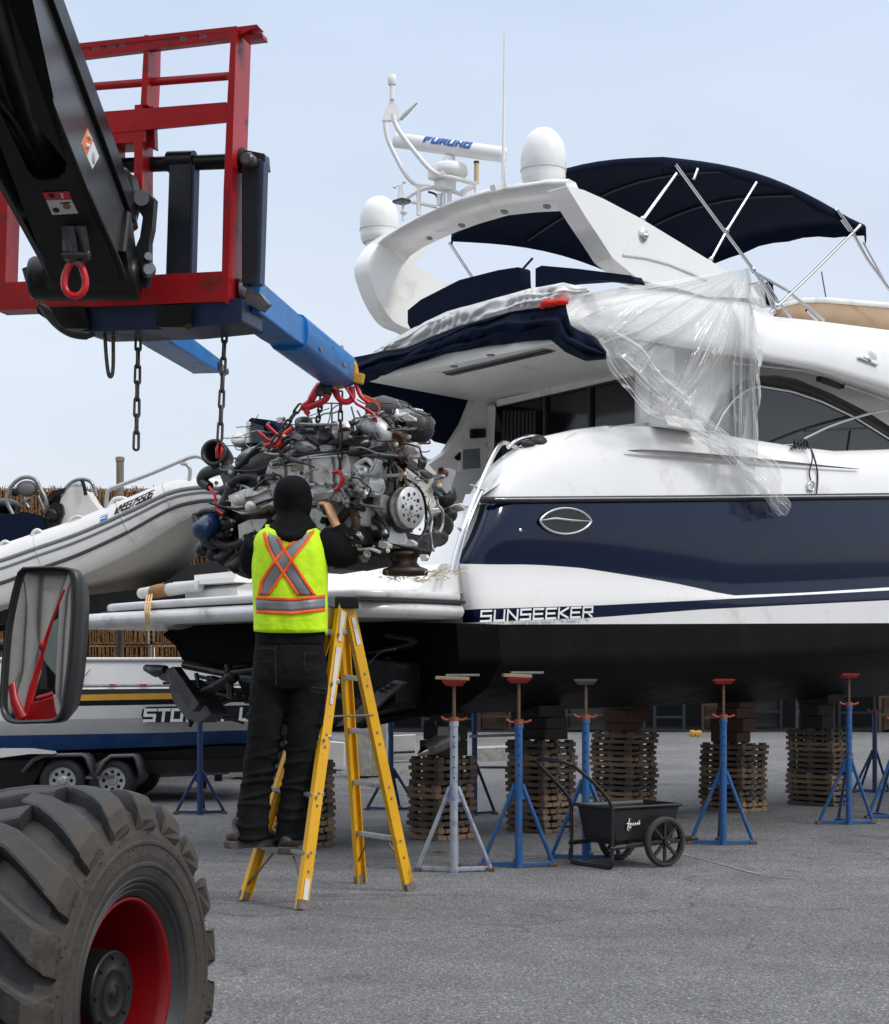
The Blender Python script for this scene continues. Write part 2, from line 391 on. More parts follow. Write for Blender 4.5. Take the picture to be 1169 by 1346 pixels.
# coaming above the strake
ctop = [(636, 651), (642, 640), (652, 625), (665, 610), (690, 590), (720, 575), (760, 566), (800, 561), (850, 561), (950, 572), (1041, 587), (1100, 594), (1169, 592), (1320, 587)]
cpx = [636, 639, 643, 648, 655, 663, 673, 685, 700, 720, 740, 760, 780, 800, 830, 860, 900, 950, 1000, 1050, 1100, 1150, 1200, 1260, 1320]
def coam(mir):
    rows_ = []
    for k in range(8):
        t = k / 7; r = []
        for px in cpx:
            yb = poly_at(hull_rows[0][1], px) - 8; yt = poly_at(ctop, px); rd = .12 * max(0, 1 - (px - 636) / 40) ** 2
            r.append(S(px, lerp(yb, yt, t), .01 + rd + .03 * t + .10 * t ** 3))
        rows_.append(r)
    top = rows_[-1]
    rows_.append([p + V((0, .035, .012)) for p in top]); rows_.append([p + V((0, .14, .004)) for p in top]); rows_.append([V((p.x, p.y + .17, 2.2)) for p in top])
    if mir: rows_ = [[V((p.x, BEAM - p.y, p.z)) for p in r] for r in rows_]
    return rows_
for mir in (0, 1): MB().grid(coam(mir)).build('coaming', GEL, yacht)
# recessed feature line
q = MB(); up = []; lo = []
for px in range(826, 1146, 16):
    t = (px - 826) / 320; y = 592 + 26 * t; hw = 4.2 * math.sin(math.pi * min(1, max(.02, t ** .55)))
    bb = .02
    up.append(S(px, y - hw, bb)); lo.append(S(px, y + hw, bb))
q.grid([[p + V((0, -.004, 0)) for p in up], [p + V((0, .012, 0)) for p in [a.lerp(b, .5) for a, b in zip(up, lo)]], [p + V((0, -.004, 0)) for p in lo]])
q.build('feature_line', M('grey vinyl line', (.30, .285, .27), .4), yacht)
# name lettering on the boot stripe
p0, p1 = S(630, 818, -.013), S(781, 811.5, -.013); du = (p1 - p0).normalized()
hh = .062
q = lettering(MB(), 'SUNSEEKER', lambda u, v: p0 + du * u + V((0, 0, v)) + V((0, -.012, .006)), hh, .084, .030, .0125, (0, -1, 0), slant=.1)
q.build('name_lettering', M('white lettering', (.8, .8, .79), .35), yacht)
# portlight
q = MB()
def eye(sc_): return [S(743.5 + 33.5 * sc_ * math.cos(t), 685 - 17 * sc_ * math.sin(t) * (abs(math.sin(t)) ** .35), -.034) for t in [2 * math.pi * k / 40 for k in range(40)]]
q.tube(eye(1), .010, 6, 0, loop=True); q.tube([S(712, 684, -.037), S(730, 681.5, -.043), S(752, 684, -.045), S(776, 685, -.037)], [.004, .010, .009, .004], 6, 0)
q.prism(eye(.97), (0, .006, 0), 1)
q.build('portlight', [CHROME, BLACKGL], yacht)
q = MB(); q.lathe([(.014, -.012), (.016, .0), (.010, .008), (.006, .009)], S(684, 697, -.022), (0, -1, 0), 12); q.build('hull_fitting', CHROME, yacht)
# transom trim, platform
def plat(z0, z1, out, m, name, a_in=.0, b0=.0, b1=3.42, depth=.85, rnd=.03):
    base = [V((a_in, b0 - out)), V((-depth * .55, b0 - out)), V((-depth * .85, b0 + .06 - out)), V((-depth - out, b0 + .30)), V((-depth - out - .04, (b0 + b1) / 2)), V((-depth - out, b1 - .45)), V((-depth * .85, b1 - .06 + out)), V((-depth * .5, b1 + out)), V((a_in, b1 + out))]
    c = resample([V((p.x, p.y, 0)) for p in smooth_line([V((p.x, p.y, 0)) for p in base], 5)], 40)
    rg = []
    for z, ins in ((z0, rnd), (z0 + rnd * .4, rnd * .3), (z0 + rnd, 0), (z1 - rnd, 0), (z1 - rnd * .4, rnd * .3), (z1, rnd)):
        r = []
        for i, p in enumerate(c):
            d = (c[min(i + 1, 39)] - c[max(i - 1, 0)]).normalized(); n = V((d.y, -d.x, 0)); n = -n if n.dot(p - V((.5, 1.6, 0))) > 0 else n
            r.append(V((p.x, p.y, z)) + n * ins)
        rg.append(r)
    return MB().rings(rg, True, True).build(name, m, yacht)
GREYG = M('greying gelcoat', (.60, .595, .585), .3, var=.06, coat=.2, dirt=(.33, .31, .28), damt=.3, dscale=4)
plat(1.50, 1.60, .0, GREYG, 'swim_platform', rnd=.045)
plat(1.612, 1.665, -.035, GREYG, 'platform_top', rnd=.016, b1=3.05)
q = MB(); q.box((-.37, 1.5, 1.606), (.76, 3.0, .02)); q.build('platform_groove', RUB, yacht)
q = MB(); a0, a1 = -.30, .12
q.prism([V((a0, .10, 1.665)), V((a1, .10, 1.665)), V((a1, .10, 1.86)), V((-.10, .10, 1.84)), V((-.22, .10, 1.74))], (0, 2.5, 0)); q.build('transom_step', GEL, yacht, bevel=.03, seg=3)
q = MB(); q.prism([V((-.55, 1.60, 1.665)), V((-.2, 1.60, 1.665)), V((-.2, 1.60, 1.77)), V((-.48, 1.60, 1.77)), V((-.56, 1.60, 1.74))], (0, .62, 0)); q.prism([V((-.62, 1.55, 1.772)), V((-.62, 2.28, 1.772)), V((-.18, 2.28, 1.772)), V((-.18, 1.55, 1.772))], (0, 0, .03)); q.prism([V((-.55, 1.62, 1.80)), V((-.50, 2.2, 1.80)), V((-.2, 2.2, 1.80)), V((-.2, 1.62, 1.80))], (0, 0, .05)); q.build('platform_locker', WHITE, yacht, bevel=.012)
q = MB()
q.prism([SX(*p, -.1) for p in ((600, 819), (604, 868), (585, 905), (560, 925), (530, 940), (480, 946), (430, 958), (400, 962), (352, 948), (338, 905), (300, 884), (268, 876), (240, 868), (232, 850), (214, 834), (230, 822), (430, 818))], (.35, 0, 0)); q.prism([SX(*p, -.62) for p in ((222, 832), (260, 822), (330, 820), (350, 840), (345, 868), (300, 874), (262, 866), (248, 858), (238, 842))], (.4, 0, 0)); q.build('stern_shade_mass', M('stern shade black', (.003, .003, .0032), .8, var=.4, spec=.04), yacht, bevel=.02)  # near-black masses under the stern, the platform's shade put into colour and shape
q = MB()
for k in range(26):
    x, y = random.uniform(250, 520), random.uniform(828, 930); p = SX(x, y, -.17); r_ = random.uniform(.008, .02); q.tube(smooth_line([p, SX(x + random.uniform(-40, 40), y + random.uniform(-14, 22), -.2), SX(x + random.uniform(-60, 60), y + random.uniform(-5, 34), -.16)]), r_, 6)
for k in range(16): p = SX(random.uniform(250, 520), random.uniform(835, 930), -.14); q.box(p, (.06, random.uniform(.04, .14), random.uniform(.03, .1)), Matrix.Rotation(random.uniform(-.6, .6), 3, 'X'))
q.build('stern_plumbing', M('dark greasy fittings', (.010, .010, .0105), .5, .2, var=.5, scale=14, spec=.3), yacht)
# wing behind the corner, white lower transom moulding
q = MB(); q.grid([[S(px, y, .12) for px, y in ((596, 745), (612, 690), (634, 650))], [S(px, y, .2) for px, y in ((594, 742), (607, 690), (628, 648))], [S(px, y, .45) for px, y in ((588, 742), (598, 690), (612, 650))]])
q.build('corner_moulding', GEL, yacht)
q = MB(); cw = [(634, 652), (645, 625), (662, 600), (690, 582), (700, 580)]
q.grid([[S(x, y, .25) + V((0, k * .1, -.25 * (k > 0))) for x, y in cw] for k in (0, 1)] + [[S(x, y + 60, .35) for x, y in cw]]); q.grid([[S(x, y, .25) for x, y in cw], [S(760, 566, .12).lerp(S(636, 650, .05), 1 - i / 4) for i in range(5)]])
q.build('cockpit_side_wing', GEL, yacht)
# stern gear below the platform
GEAR = M('oily cast gear', (.012, .012, .0125), .4, .4, var=.4, scale=14, dirt=(.10, .085, .07), damt=.3, dscale=9)
def Q(px, py, a=-.55): return SX(px, py, a)
q = MB(); q.prism([Q(222, 902), Q(243, 893), Q(262, 912), Q(278, 938), Q(262, 950), Q(247, 948), Q(228, 922)], (.14, 0, 0)); q.build('drive_casing', M('grey drive casing', (.05, .05, .052), .55, .3, var=.3, dirt=(.05, .045, .04), damt=.35), yacht, bevel=.015)
q = MB(); q.prism([Q(215, 885, -.6), Q(238, 876, -.6), Q(272, 925, -.6), Q(262, 936, -.6), Q(232, 898, -.6)], (-.06, 0, 0)); q.build('drive_bracket', GEAR, yacht, bevel=.01)
q = MB(); q.tube([Q(252, 947), Q(250, 955)], [.022, .012]); q.build('drain_plug', GEAR, yacht); q = MB(); q.tube([Q(192, 878, -.65), Q(205, 882, -.65), Q(218, 880, -.65)], [.025, .045, .03]); q.tube([Q(205, 884, -.65), Q(214, 892, -.65), Q(222, 893, -.65)], .014); q.build('drive_boss', GEAR, yacht)
q = MB()
q.tube([Q(243, 874), Q(300, 885)], .030); q.tube([Q(300, 885), Q(345, 878)], .028); q.tube([Q(270, 910), Q(306, 888)], [.038, .03]); q.tube([Q(300, 862), Q(303, 918)], .026)
q.ell(Q(304, 890), (.05, .05, .05)); q.tube([Q(258, 885), Q(262, 905)], .015); q.tube([Q(320, 890), Q(420, 900), Q(470, 925)], .03)
q.build('steering_linkage', GEAR, yacht)
q = MB(); q.prism([Q(300, 870, -.3), Q(430, 862, -.3), Q(520, 870, -.3), Q(520, 930, -.3), Q(420, 952, -.3), Q(330, 930, -.3)], (.2, 0, 0)); q.build('stern_gearbox', ANTI, yacht, bevel=.04)
q = MB(); q.prism([Q(490, 912, -.35), Q(519, 894, -.35), Q(531, 897, -.35), Q(500, 925, -.35), Q(470, 950, -.35), Q(440, 955, -.35), Q(470, 932, -.35)], (.03, 0, 0)); q.build('trim_tab', M('dull trim tab', (.10, .10, .105), .45, .5, dirt=(.03, .03, .03)), yacht, bevel=.006)
q = MB()
for k in range(3):
    c = Q(503 + 7 * k, 908 - 4 * k, -.36); q.lathe([(.012, 0), (.012, .02)], c, (-1, 0, 0), 10)
q.build('trim_tab_holes', ANTI, yacht)
q = MB(); q.lathe([(.02, 0), (.018, .03), (.008, .032)], Q(528, 876, -.06), (-1, 0, 0), 12); q.tube([Q(528, 876, -.08), Q(529, 886, -.08)], .008); q.build('anode', STEEL, yacht)
q = MB(); q.tube(smooth_line([Q(484, 875), Q(500, 858), Q(520, 853)]), .006); q.build('cable', RUB, yacht)
# saloon bulkhead, door
AB = 2.2
q = MB(); q.prism([SX(598, 545, AB), SX(855, 482, AB), SX(862, 680, AB), SX(596, 700, AB)], (.12, 0, 0)); q.build('saloon_bulkhead', GELIN, yacht)
q = MB(); q.prism([SX(652, 531, AB - .03), SX(837, 492, AB - .03), SX(838, 660, AB - .03), SX(646, 670, AB - .03)], (.02, 0, 0)); door = q.build('saloon_door', BLACKGL, yacht)
q = MB()
for x0, y0, y1 in ((717, 516, 660), (776, 504, 660)): q.bar(SX(x0, y0, AB - .045), SX(x0, y1, AB - .045), .03, .02)
q.bar(SX(652, 533, AB - .045), SX(837, 494, AB - .045), .02, .03); q.build('door_frame', RUB, door)
q = MB()
for i in range(9): q.tube([SX(664 + i * 5, 540, AB - .02), SX(662 + i * 5, 650, AB - .02)], .018, 6)
q.build('curtain', M('dark curtain', (.03, .027, .024), .9), yacht)
q = MB(); q.prism([S(x, y, 2.12) for x, y in ((628, 516), (652, 522), (652, 545), (642, 700), (545, 700), (545, 628), (562, 612), (588, 594), (612, 556))], (0, .08, 0)); q.build('cockpit_side_moulding', GELIN, yacht, bevel=.012)
q = MB(); q.prism([S(x, y, 2.10) for x, y in ((606, 588), (634, 586), (636, 618), (605, 620))], (0, .03, 0), 0); q.prism([S(x, y, 2.095) for x, y in ((609, 591), (631, 589), (632, 615), (609, 617))], (0, .02, 0), 1)
q.build('cockpit_locker', [GELIN, M('grey locker glass', (.16, .17, .18), .2)], yacht, bevel=.005)
q = MB(); q.prism([S(x, y, 2.09) for x, y in ((621, 564), (639, 563), (639, 575), (621, 576))], (0, .03, 0)); q.build('switch_panel', BLACK, yacht)
q = MB(); q.prism([S(x, y, 2.16) for x, y in ((592, 602), (600, 594), (600, 606), (596, 606))], (0, -.06, 0)); q.build('drink_recess', BLACK, yacht)
q = MB(); q.prism([S(x, y, 2.24) for x, y in ((466, 488), (520, 500), (628, 508), (628, 536), (612, 556), (590, 584), (574, 580), (556, 566), (500, 562))], (0, .03, 0)); q.build('cockpit_side_curtain', CANV, yacht)
q = MB(); q.prism([SX(842, 560, 1.9), SX(850, 545, 1.9), SX(872, 543, 1.9), SX(880, 562, 1.9)], (.4, 0, 0)); q.build('cockpit_seat', GEL, yacht, bevel=.03, seg=3)
# cabin side with the eyelid window
q = MB()
q.grid([[S(x, y, .42) for x, y in ((838, 600), (900, 604), (1000, 610), (1169, 606), (1320, 600))], [S(x, y, .44) for x, y in ((838, 520), (900, 530), (1000, 540), (1169, 560), (1320, 575))], [S(x, y, .52) for x, y in ((838, 440), (900, 450), (1000, 470), (1169, 512), (1320, 560))]])
q.build('cabin_side', GEL, yacht, solid=.05)
GW = [(932, 594), (938, 570), (950, 545), (965, 525), (982, 513), (999, 508), (1041, 515), (1080, 528), (1124, 549), (1153, 567), (1169, 577), (1200, 598)]
q = MB(); q.prism([S(x, y, .385) for x, y in GW + [(1200, 602), (1100, 600), (1000, 600)]], (0, .02, 0)); win = q.build('cabin_window', GLASS, yacht)
q = MB(); q.bar(S(1058, 566, .382), S(1155, 562, .382), .01, .014, m=0); q.bar(S(1118, 566, .382), S(1113, 600, .382), .014, .01, m=0); q.build('window_bars', RUB, win)
q = MB(); q.tube([S(x, y, .375) for x, y in GW], .008, 6); q.build('window_trim', WHITE, win)
bo = [(925, 594), (930, 570), (940, 542), (956, 518), (975, 502), (999, 494), (1020, 493), (1047, 498), (1095, 518), (1143, 543), (1169, 560), (1212, 596)]
q = MB(); bi = [(x, y - 2) for x, y in GW]; q.grid([[S(x, y, .36) for x, y in bo], [S((a[0] + c[0]) / 2, (a[1] + c[1]) / 2, .40) for a, c in zip(bo, bi)], [S(x, y, .372) for x, y in bi]])
q.build('window_brow', M('brown black brow', (.02, .018, .016), .3, var=.2, spec=.3), win)
q = MB(); q.bar(S(998, 600, .3), S(1200, 597, .3), .06, .02); q.build('window_sill', GEL, win)
# flybridge moulding
ft = [(738, 412), (745, 402), (760, 392), (790, 384), (830, 378), (900, 379), (980, 392), (1018, 416), (1076, 422), (1169, 434), (1250, 447), (1320, 470)]
fb = [(738, 418), (745, 430), (780, 437), (840, 445), (900, 455), (960, 465), (999, 472), (1080, 487), (1169, 515), (1250, 545), (1320, 575)]
FPX = [738, 741, 745, 752, 760, 775, 790, 810, 830, 865, 900, 940, 980, 1000, 1018, 1045, 1076, 1120, 1169, 1250, 1320]
rows_ = []; NT = 6
for k in range(NT + 1):
    t = k / NT; rows_.append([S(px, lerp(poly_at(fb, px), poly_at(ft, px), t), .08 + .04 * math.cos(math.pi * t) * 0 + .10 * t * t - .03 * math.sin(math.pi * t)) for px in FPX])
full = [[V((p.x, .08 + .24, p.z + .05)) for p in rows_[0]]] + rows_ + [[p + V((.02, .06, .01)) for p in rows_[-1]]]
full += [[V((p.x, 2.3 - p.y, p.z)) for p in r] for r in reversed(full)]
MB().grid(full).build('flybridge', GEL, yacht)
q = MB(); cz = 3.33
q.prism([V((.93, .12, cz)), V((2.34, .30, cz)), V((2.34, 2.2, cz)), V((.93, 2.05, cz))], (0, 0, .16)); q.build('cockpit_ceiling', GELIN, yacht, bevel=.03, seg=3)
q = MB(); c0, c1 = SZ(590, 491, cz - .006), SZ(722, 460, cz - .006); q.bar(c0, c1, .11, .012, m=1); q.bar(c0 + V((0, 0, -.008)), c1 + V((0, 0, -.008)), .06, .012, m=0); q.build('ceiling_light_strip', [RUB, STEEL], yacht)
q = MB()
for x, y in ((597, 481), (645, 466)): q.lathe([(.028, 0), (.028, -.008), (.016, -.009), (.014, -.004)], SZ(x, y, cz), (0, 0, 1), 14)
q.build('ceiling_downlight', STEEL, yacht)
q = MB()
q.bar(S(655, 531, 2.0).lerp(SX(655, 530, AB - .06), 1), SX(838, 488, AB - .06), .03, .05); q.build('ceiling_edge_trim', GELIN, yacht)
# grab rail in the gap over the window
q = MB(); q.tube([S(x, y, .30) for x, y in ((960, 477), (1000, 481), (1050, 486), (1080, 493))], .012); q.tube([S(x, y, .30) for x, y in ((1110, 506), (1169, 527), (1230, 555))], .012)
for x, y in ((1018, 484), (1074, 493), (1112, 508), (1160, 526)): q.tube([S(x, y, .30), S(x, y - 3, .42)], .008)
q.build('grab_rail', CHROME, yacht)
q = MB(); q.prism([S(x, y, .33) for x, y in ((1080, 494), (1110, 506), (1110, 511), (1080, 500))], (0, .05, 0)); q.build('rail_bracket', DSTEEL, yacht)
# side vent lamp on the flybridge
q = MB(); q.ell(S(1145, 471, .10), (.10, .03, .06), rot=Matrix.Rotation(R(15), 3, 'Y')); vent = q.build('side_light_recess', M('grey gelcoat recess', (.5, .49, .48), .4), yacht)
q = MB(); q.ell(S(1140, 473, .065), (.05, .03, .028), rot=Matrix.Rotation(R(20), 3, 'Y')); q.bar(S(1128, 470, .06), S(1153, 480, .06), .03, .012); q.build('side_light', CHROME, vent)
# windscreen and its coaming
q = MB(); wt = [(1018, 409), (1030, 403), (1050, 398), (1085, 398), (1169, 405), (1300, 425)]; wb = [(1018, 417), (1030, 419), (1050, 421), (1085, 424), (1169, 436), (1300, 462)]
q.grid([[S(x, y, .45) for x, y in wb], [S(x, y, .50) for x, y in wt]]); q.build('windscreen_cover', M('tan canvas cover', (.36, .25, .155), .85, var=.1, bump=.15), yacht, solid=.02)
q = MB(); q.tube([S(x, y - 3, .5) for x, y in wt], .028, 8); q.build('windscreen_rim', GEL, yacht)
q = MB(); q.tube([S(1086, 392, .9), S(1080, 357, .9)], .006); q.build('whip_aerial', STEEL, yacht)
q = MB(); q.prism([S(x, y, .35) for x, y in ((988, 375), (1004, 368), (1014, 405), (994, 398))], (0, .3, 0)); q.build('helm_seat', GEL, yacht, bevel=.03)
q = MB(); q.prism([S(x, y, .33) for x, y in ((1008, 370), (1016, 372), (1020, 402), (1010, 400))], (0, .1, 0)); q.build('seat_cover', CANV, yacht, bevel=.02)
# radar arch
aft = [(744, 241), (715, 241), (680, 246), (637, 253), (600, 263), (575, 273), (545, 286), (520, 299), (497, 313), (480, 327), (470, 345)]
fwd = [(770, 290), (745, 277), (705, 279), (668, 283), (630, 294), (600, 305), (575, 316), (555, 326), (540, 336), (530, 348), (524, 362)]
A1, A2 = 1.05, 1.34
ra = [SX(x, y, A1) for x, y in aft]; rf = [SX(x, y, A2) for x, y in fwd]
ra = [V((p.x + .06 * (i / 10), p.y, p.z)) for i, p in enumerate(ra)]
up = V((0, 0, .012))
MB().rings([[a, a.lerp(f, .5) + V((0, 0, .02)), f, f + V((.02, 0, .07)), a.lerp(f, .5) + V((0, 0, .13)), a + V((.03, 0, .035))] for a, f in zip(ra, rf)], True, True).build('radar_arch', GEL, yacht)
leg = [(744, 243), (768, 250), (795, 262), (844, 288), (900, 322), (949, 352), (990, 378), (1000, 392), (930, 390), (892, 379), (860, 373), (838, 366), (820, 351), (806, 340), (790, 315), (770, 285)]
q = MB(); q.prism([S(x, y, .13 + .10 * max(0, (300 - y)) / 60 * 0) for x, y in leg], (0, .17, 0)); q.build('arch_leg', GEL, yacht, bevel=.02, seg=3)
q = MB(); cr_ = [(820, 333), (850, 337), (880, 345), (930, 366)]; q.grid([[S(x, y, .125) for x, y in cr_], [S(x, y + 2.2, .118) for x, y in cr_], [S(x, y + 4.5, .126) for x, y in cr_]]); q.build('arch_crease', GREYG, yacht)
q = MB(); q.ell(S(846, 309, .125), (.045, .02, .05), 10, 7); q.ell(S(849, 310, .105), (.025, .02, .02), 8, 6); q.build('arch_lamp', CHROME, yacht)
fl = [(500, 310), (486, 320), (474, 334), (467, 348), (466, 360), (470, 375), (477, 394), (488, 414), (501, 429), (520, 437), (548, 446), (600, 425), (577, 384), (552, 370), (532, 358), (528, 350), (545, 330), (540, 318)]
q = MB(); q.prism([S(p.x, p.y, 2.30) for p in smooth_line([V((x, y)) for x, y in fl + fl[:1]], 4)[:-1]], (0, -.17, 0), 0, True); q.build('arch_leg', GEL, yacht, bevel=.03, seg=3)
q = MB()
for x, y, r_ in ((719, 269, .028), (663, 276, .028), (607, 294, .028), (565, 311, .024), (505, 345, .02)):
    t = 0; best = None
    for a, f in zip(zip(aft, aft[1:]), zip(fwd, fwd[1:])):
        pass
    c = SX(x, y, 1.19) + V((0, 0, -.012)); q.lathe([(r_, .004), (r_, -.006), (r_ * .5, -.009), (r_ * .4, -.004)], c, (.25, 0, 1), 14)
q.build('arch_downlight', STEEL, yacht)
q = MB(); q.ell(SX(582, 303, 1.19), (.06, .06, .02), 16, 7); q.build('arch_camera', WHITE, yacht)
# flybridge cushions
def cush(pts, a, th): q = MB(); q.prism([SX(x, y, a) for x, y in pts], (th, 0, 0)); return q.build('cushion', CANV, yacht, bevel=.03, seg=3)
cush([(536, 408), (553, 394), (604, 368), (655, 355), (681, 351), (684, 353), (685, 379), (642, 394), (587, 411), (540, 433), (536, 425)], 1.25, .1)
cush([(704, 353), (712, 349), (758, 353), (830, 362), (835, 372), (792, 368), (748, 371), (704, 378)], 1.25, .1)
# domes, aerials, radar
def dome(pos, r_, hgt):
    q = MB(); q.lathe([(r_ * .85, -.02), (r_ * .93, 0), (r_ * .98, .03), (r_ * .98, .075), (r_ * 1.0, .08), (r_, .16)] + [(r_ * math.cos(t), .16 + (hgt - .16) * math.sin(t)) for t in [math.pi / 2 * k / 10 for k in range(1, 11)]], pos, (0, 0, 1), 32)
    q.lathe([(r_ * .7, -.06), (r_ * .7, 0)], pos, (0, 0, 1), 20)
    o = q.build('satellite_dome', WHITE, yacht)
    q = MB(); q.tube([V(pos) + V((math.cos(t) * r_ * 1.0, math.sin(t) * r_ * 1.0, .079)) for t in [2 * math.pi * k / 40 for k in range(40)]], .0035, 5, loop=True); q.build('dome_seam', GREYG, o)
dome(S(714.5, 240, .55), .156, .375); dome(SX(499, 316, 1.35), .152, .34)
q = MB(); q.tube([S(663.5, 40, .75), S(662, 200, .75), S(661.5, 243, .75)], [.006, .011, .014]); q.bar(S(648, 247, .75), S(662, 243, .75), .05, .04); q.build('vhf_aerial', WHITE, yacht)
D = 12.0
def T(px, py, d=D): return YL(P(px, py, d))
q = MB(); b0, b1 = T(519, 184, 12.25), T(665, 204, 11.75)
q.tube([b0, b0.lerp(b1, .02), b0.lerp(b1, .98), b1], [.030, .055, .055, .030], 16); radar = q.build('radar_scanner', WHITE, yacht)
ax = (b1 - b0).normalized(); cdir = (YM.to_3x3() @ V((0, -1, 0))).normalized(); nr = (cdir - ax * cdir.dot(ax)).normalized(); uz = ax.cross(nr); uz = uz if uz.z > 0 else -uz
q = MB(); st = b0.lerp(b1, (564 - 519) / 146.) 
def rpos(u, v):
    t = (v - .022 + .02) / .056; return st + ax * u + nr * (.057 * math.cos(t)) + uz * (.057 * math.sin(t))
lettering(q, 'FURUNO', rpos, .044, .044, .026, .015, nr, .004, cuts=5); q.build('radar_lettering', M('blue lettering', (.015, .13, .45), .4), radar)
pd = b0.lerp(b1, .5)
q = MB(); q.lathe([(.05, -.14), (.11, -.13), (.14, -.10), (.13, -.04), (.05, -.03), (.045, .02)], pd + V((0, 0, -.09)), (0, 0, 1), 20); q.box(pd + V((-.02, .02, -.19)), (.2, .17, .09)); q.box(pd + V((-.02, .02, -.27)), (.12, .12, .08)); q.build('radar_pedestal', WHITE, radar, bevel=.015)
q = MB()
q.tube(smooth_line([T(*k, 11.9) for k in ((517, 150), (519, 160), (526, 174), (542, 195), (563, 220), (577, 229), (597, 234), (627, 242))]), .017)
q.tube(smooth_line([T(*k, 12.15) for k in ((506, 155), (507, 168), (510, 183), (518, 201), (532, 227), (546, 242), (565, 245))]), .017)
q.tube(smooth_line([T(*k, 12) for k in ((532, 262), (548, 252), (563, 247), (580, 247), (600, 253), (616, 259))]), .016)
q.tube([T(536, 264), T(575, 272)], .014)
for x, y0, y1 in ((550.5, 246, 283), (583, 234, 272), (591, 240, 268), (626, 240, 262), (577, 255, 270)): q.tube([T(x, y0), T(x, y1)], .017)
q.tube([T(607, 253), T(624, 243)], .02); q.build('aerial_mast', WHITE, yacht)
q = MB(); q.prism([T(*k) for k in ((513, 132), (517, 131), (524, 141), (526, 157), (502, 158), (505, 147))], YM.to_3x3() @ V((0, .05, 0))); q.tube([T(515.6, 131), T(515.6, 112)], .02); q.tube([T(515.6, 112), T(515.6, 110), T(515.6, 101), T(515.6, 99)], [.026, .032, .032, .026], 12); q.build('mast_head', WHITE, yacht, bevel=.006)
q = MB(); q.tube([T(527, 157), T(533, 150), T(547, 136), T(549, 136)], [.02, .026, .014, .010], 10, flat=.6); q.build('horn', M('greyed enamel', (.45, .45, .45), .5), yacht)
q = MB(); q.tube([T(626.5, 214), T(626.5, 242)], .018, 8, 0); q.tube([T(626.5, 212), T(626.5, 215)], .02, 8, 1); q.build('gps_post', [M('yellowed plastic', (.58, .46, .28), .5), RUB], yacht)
q = MB(); q.tube([T(527, 243), T(527, 247), T(527, 262)], [.012, .016, .028]); q.box(T(529, 265), (.10, .10, .02), m=1); q.tube([T(519, 246), T(532, 240)], .005); q.ell(T(519, 246), (.014,) * 3, 8, 6); q.ell(T(532, 239), (.014,) * 3, 8, 6); q.tube([T(530, 268), T(530, 290)], .01); q.ell(T(531, 279), (.028, .028, .02), 10, 6)
q.build('wind_sensor', [WHITE, DSTEEL], yacht)
q = MB(); q.tube(smooth_line([T(563, 252), T(573, 256), T(578, 268)]), .008); q.build('mast_cable', RUB, yacht)
# bimini
NA, NB = 13, 15; c00, c10, c01 = S(872, 207, .3), S(1136, 296, .3), V((1.95, 2.25, 4.66)); c11 = c10 + (c01 - c00)
rows_ = []
for i in range(NA):
    u = i / (NA - 1); r = []
    for j in range(NB):
        v = j / (NB - 1); p = c00.lerp(c10, u).lerp(c01.lerp(c11, u), v)
        sag = -.022 * (math.sin(math.pi * u * 3) ** 2) * math.sin(math.pi * v)
        p.z += .115 * math.sin(math.pi * min(1, u * 1.05)) + .17 * math.sin(math.pi * v) + sag; r.append(p)
    e0, e1 = r[0], r[-1]; r = [e0 + V((0, .0, -.07 - .02 * math.sin(u * 19)))] + [e0 + V((0, -.012, -.02))] + r + [e1 + V((0, .0, -.08))]
    rows_.append(r)
rows_ = [[p + V((-.01, 0, -.055)) for p in rows_[0]]] + rows_ + [[p + V((.015, 0, -.09 - .01 * math.sin(j * 2))) for j, p in enumerate(rows_[-1])]]
MB().grid(rows_).build('bimini_canopy', CANV, yacht, solid=.012)
q = MB()
for i in (4, 8): q.tube([p + V((0, 0, -.02)) for p in rows_[1 + i][2:-1]], .011, 6)
q.build('bimini_bow', M('dark bow tube', (.05, .05, .05), .4, .6), yacht)
for pts in ([(888, 216), (940, 287), (990, 354), (1022, 403)], [(1131, 296), (1070, 357), (1012, 412)], [(889, 228), (845, 289)], [(994, 240), (955, 303), (934, 342)], [(917, 222), (912, 235)], [(1100, 275), (1118, 300), (1140, 340), (1180, 395)], [(1106, 288), (1117, 303)]):
    MB().tube([S(x, y, .27) for x, y in pts], .0125, 8).build('bimini_pole', CHROME, yacht)
for a_, b_ in ((S(1135, 318, 1.7), S(1180, 400, 1.5)), (S(590, 318, 2.2), S(622, 366, 2.2)), (S(700, 340, 2.0), S(682, 360, 2.0))): MB().tube([a_, b_], .0115).build('bimini_pole', CHROME, yacht)
for x, y in ((990, 354), (934, 341), (955, 303), (1020, 402), (845, 288)): MB().ell(S(x, y, .26), (.022,) * 3, 8, 6).build('pole_joint', CHROME, yacht)
q = MB()
for pts in ([(990, 357), (1035, 382), (1083, 421)], [(1008, 372), (1024, 398), (1040, 418)], [(1000, 362), (1019, 412)], [(1060, 408), (1074, 421)]): q.tube([S(x, y, .30) for x, y in pts], .012, 8)
q.build('flybridge_rail', CHROME, yacht)
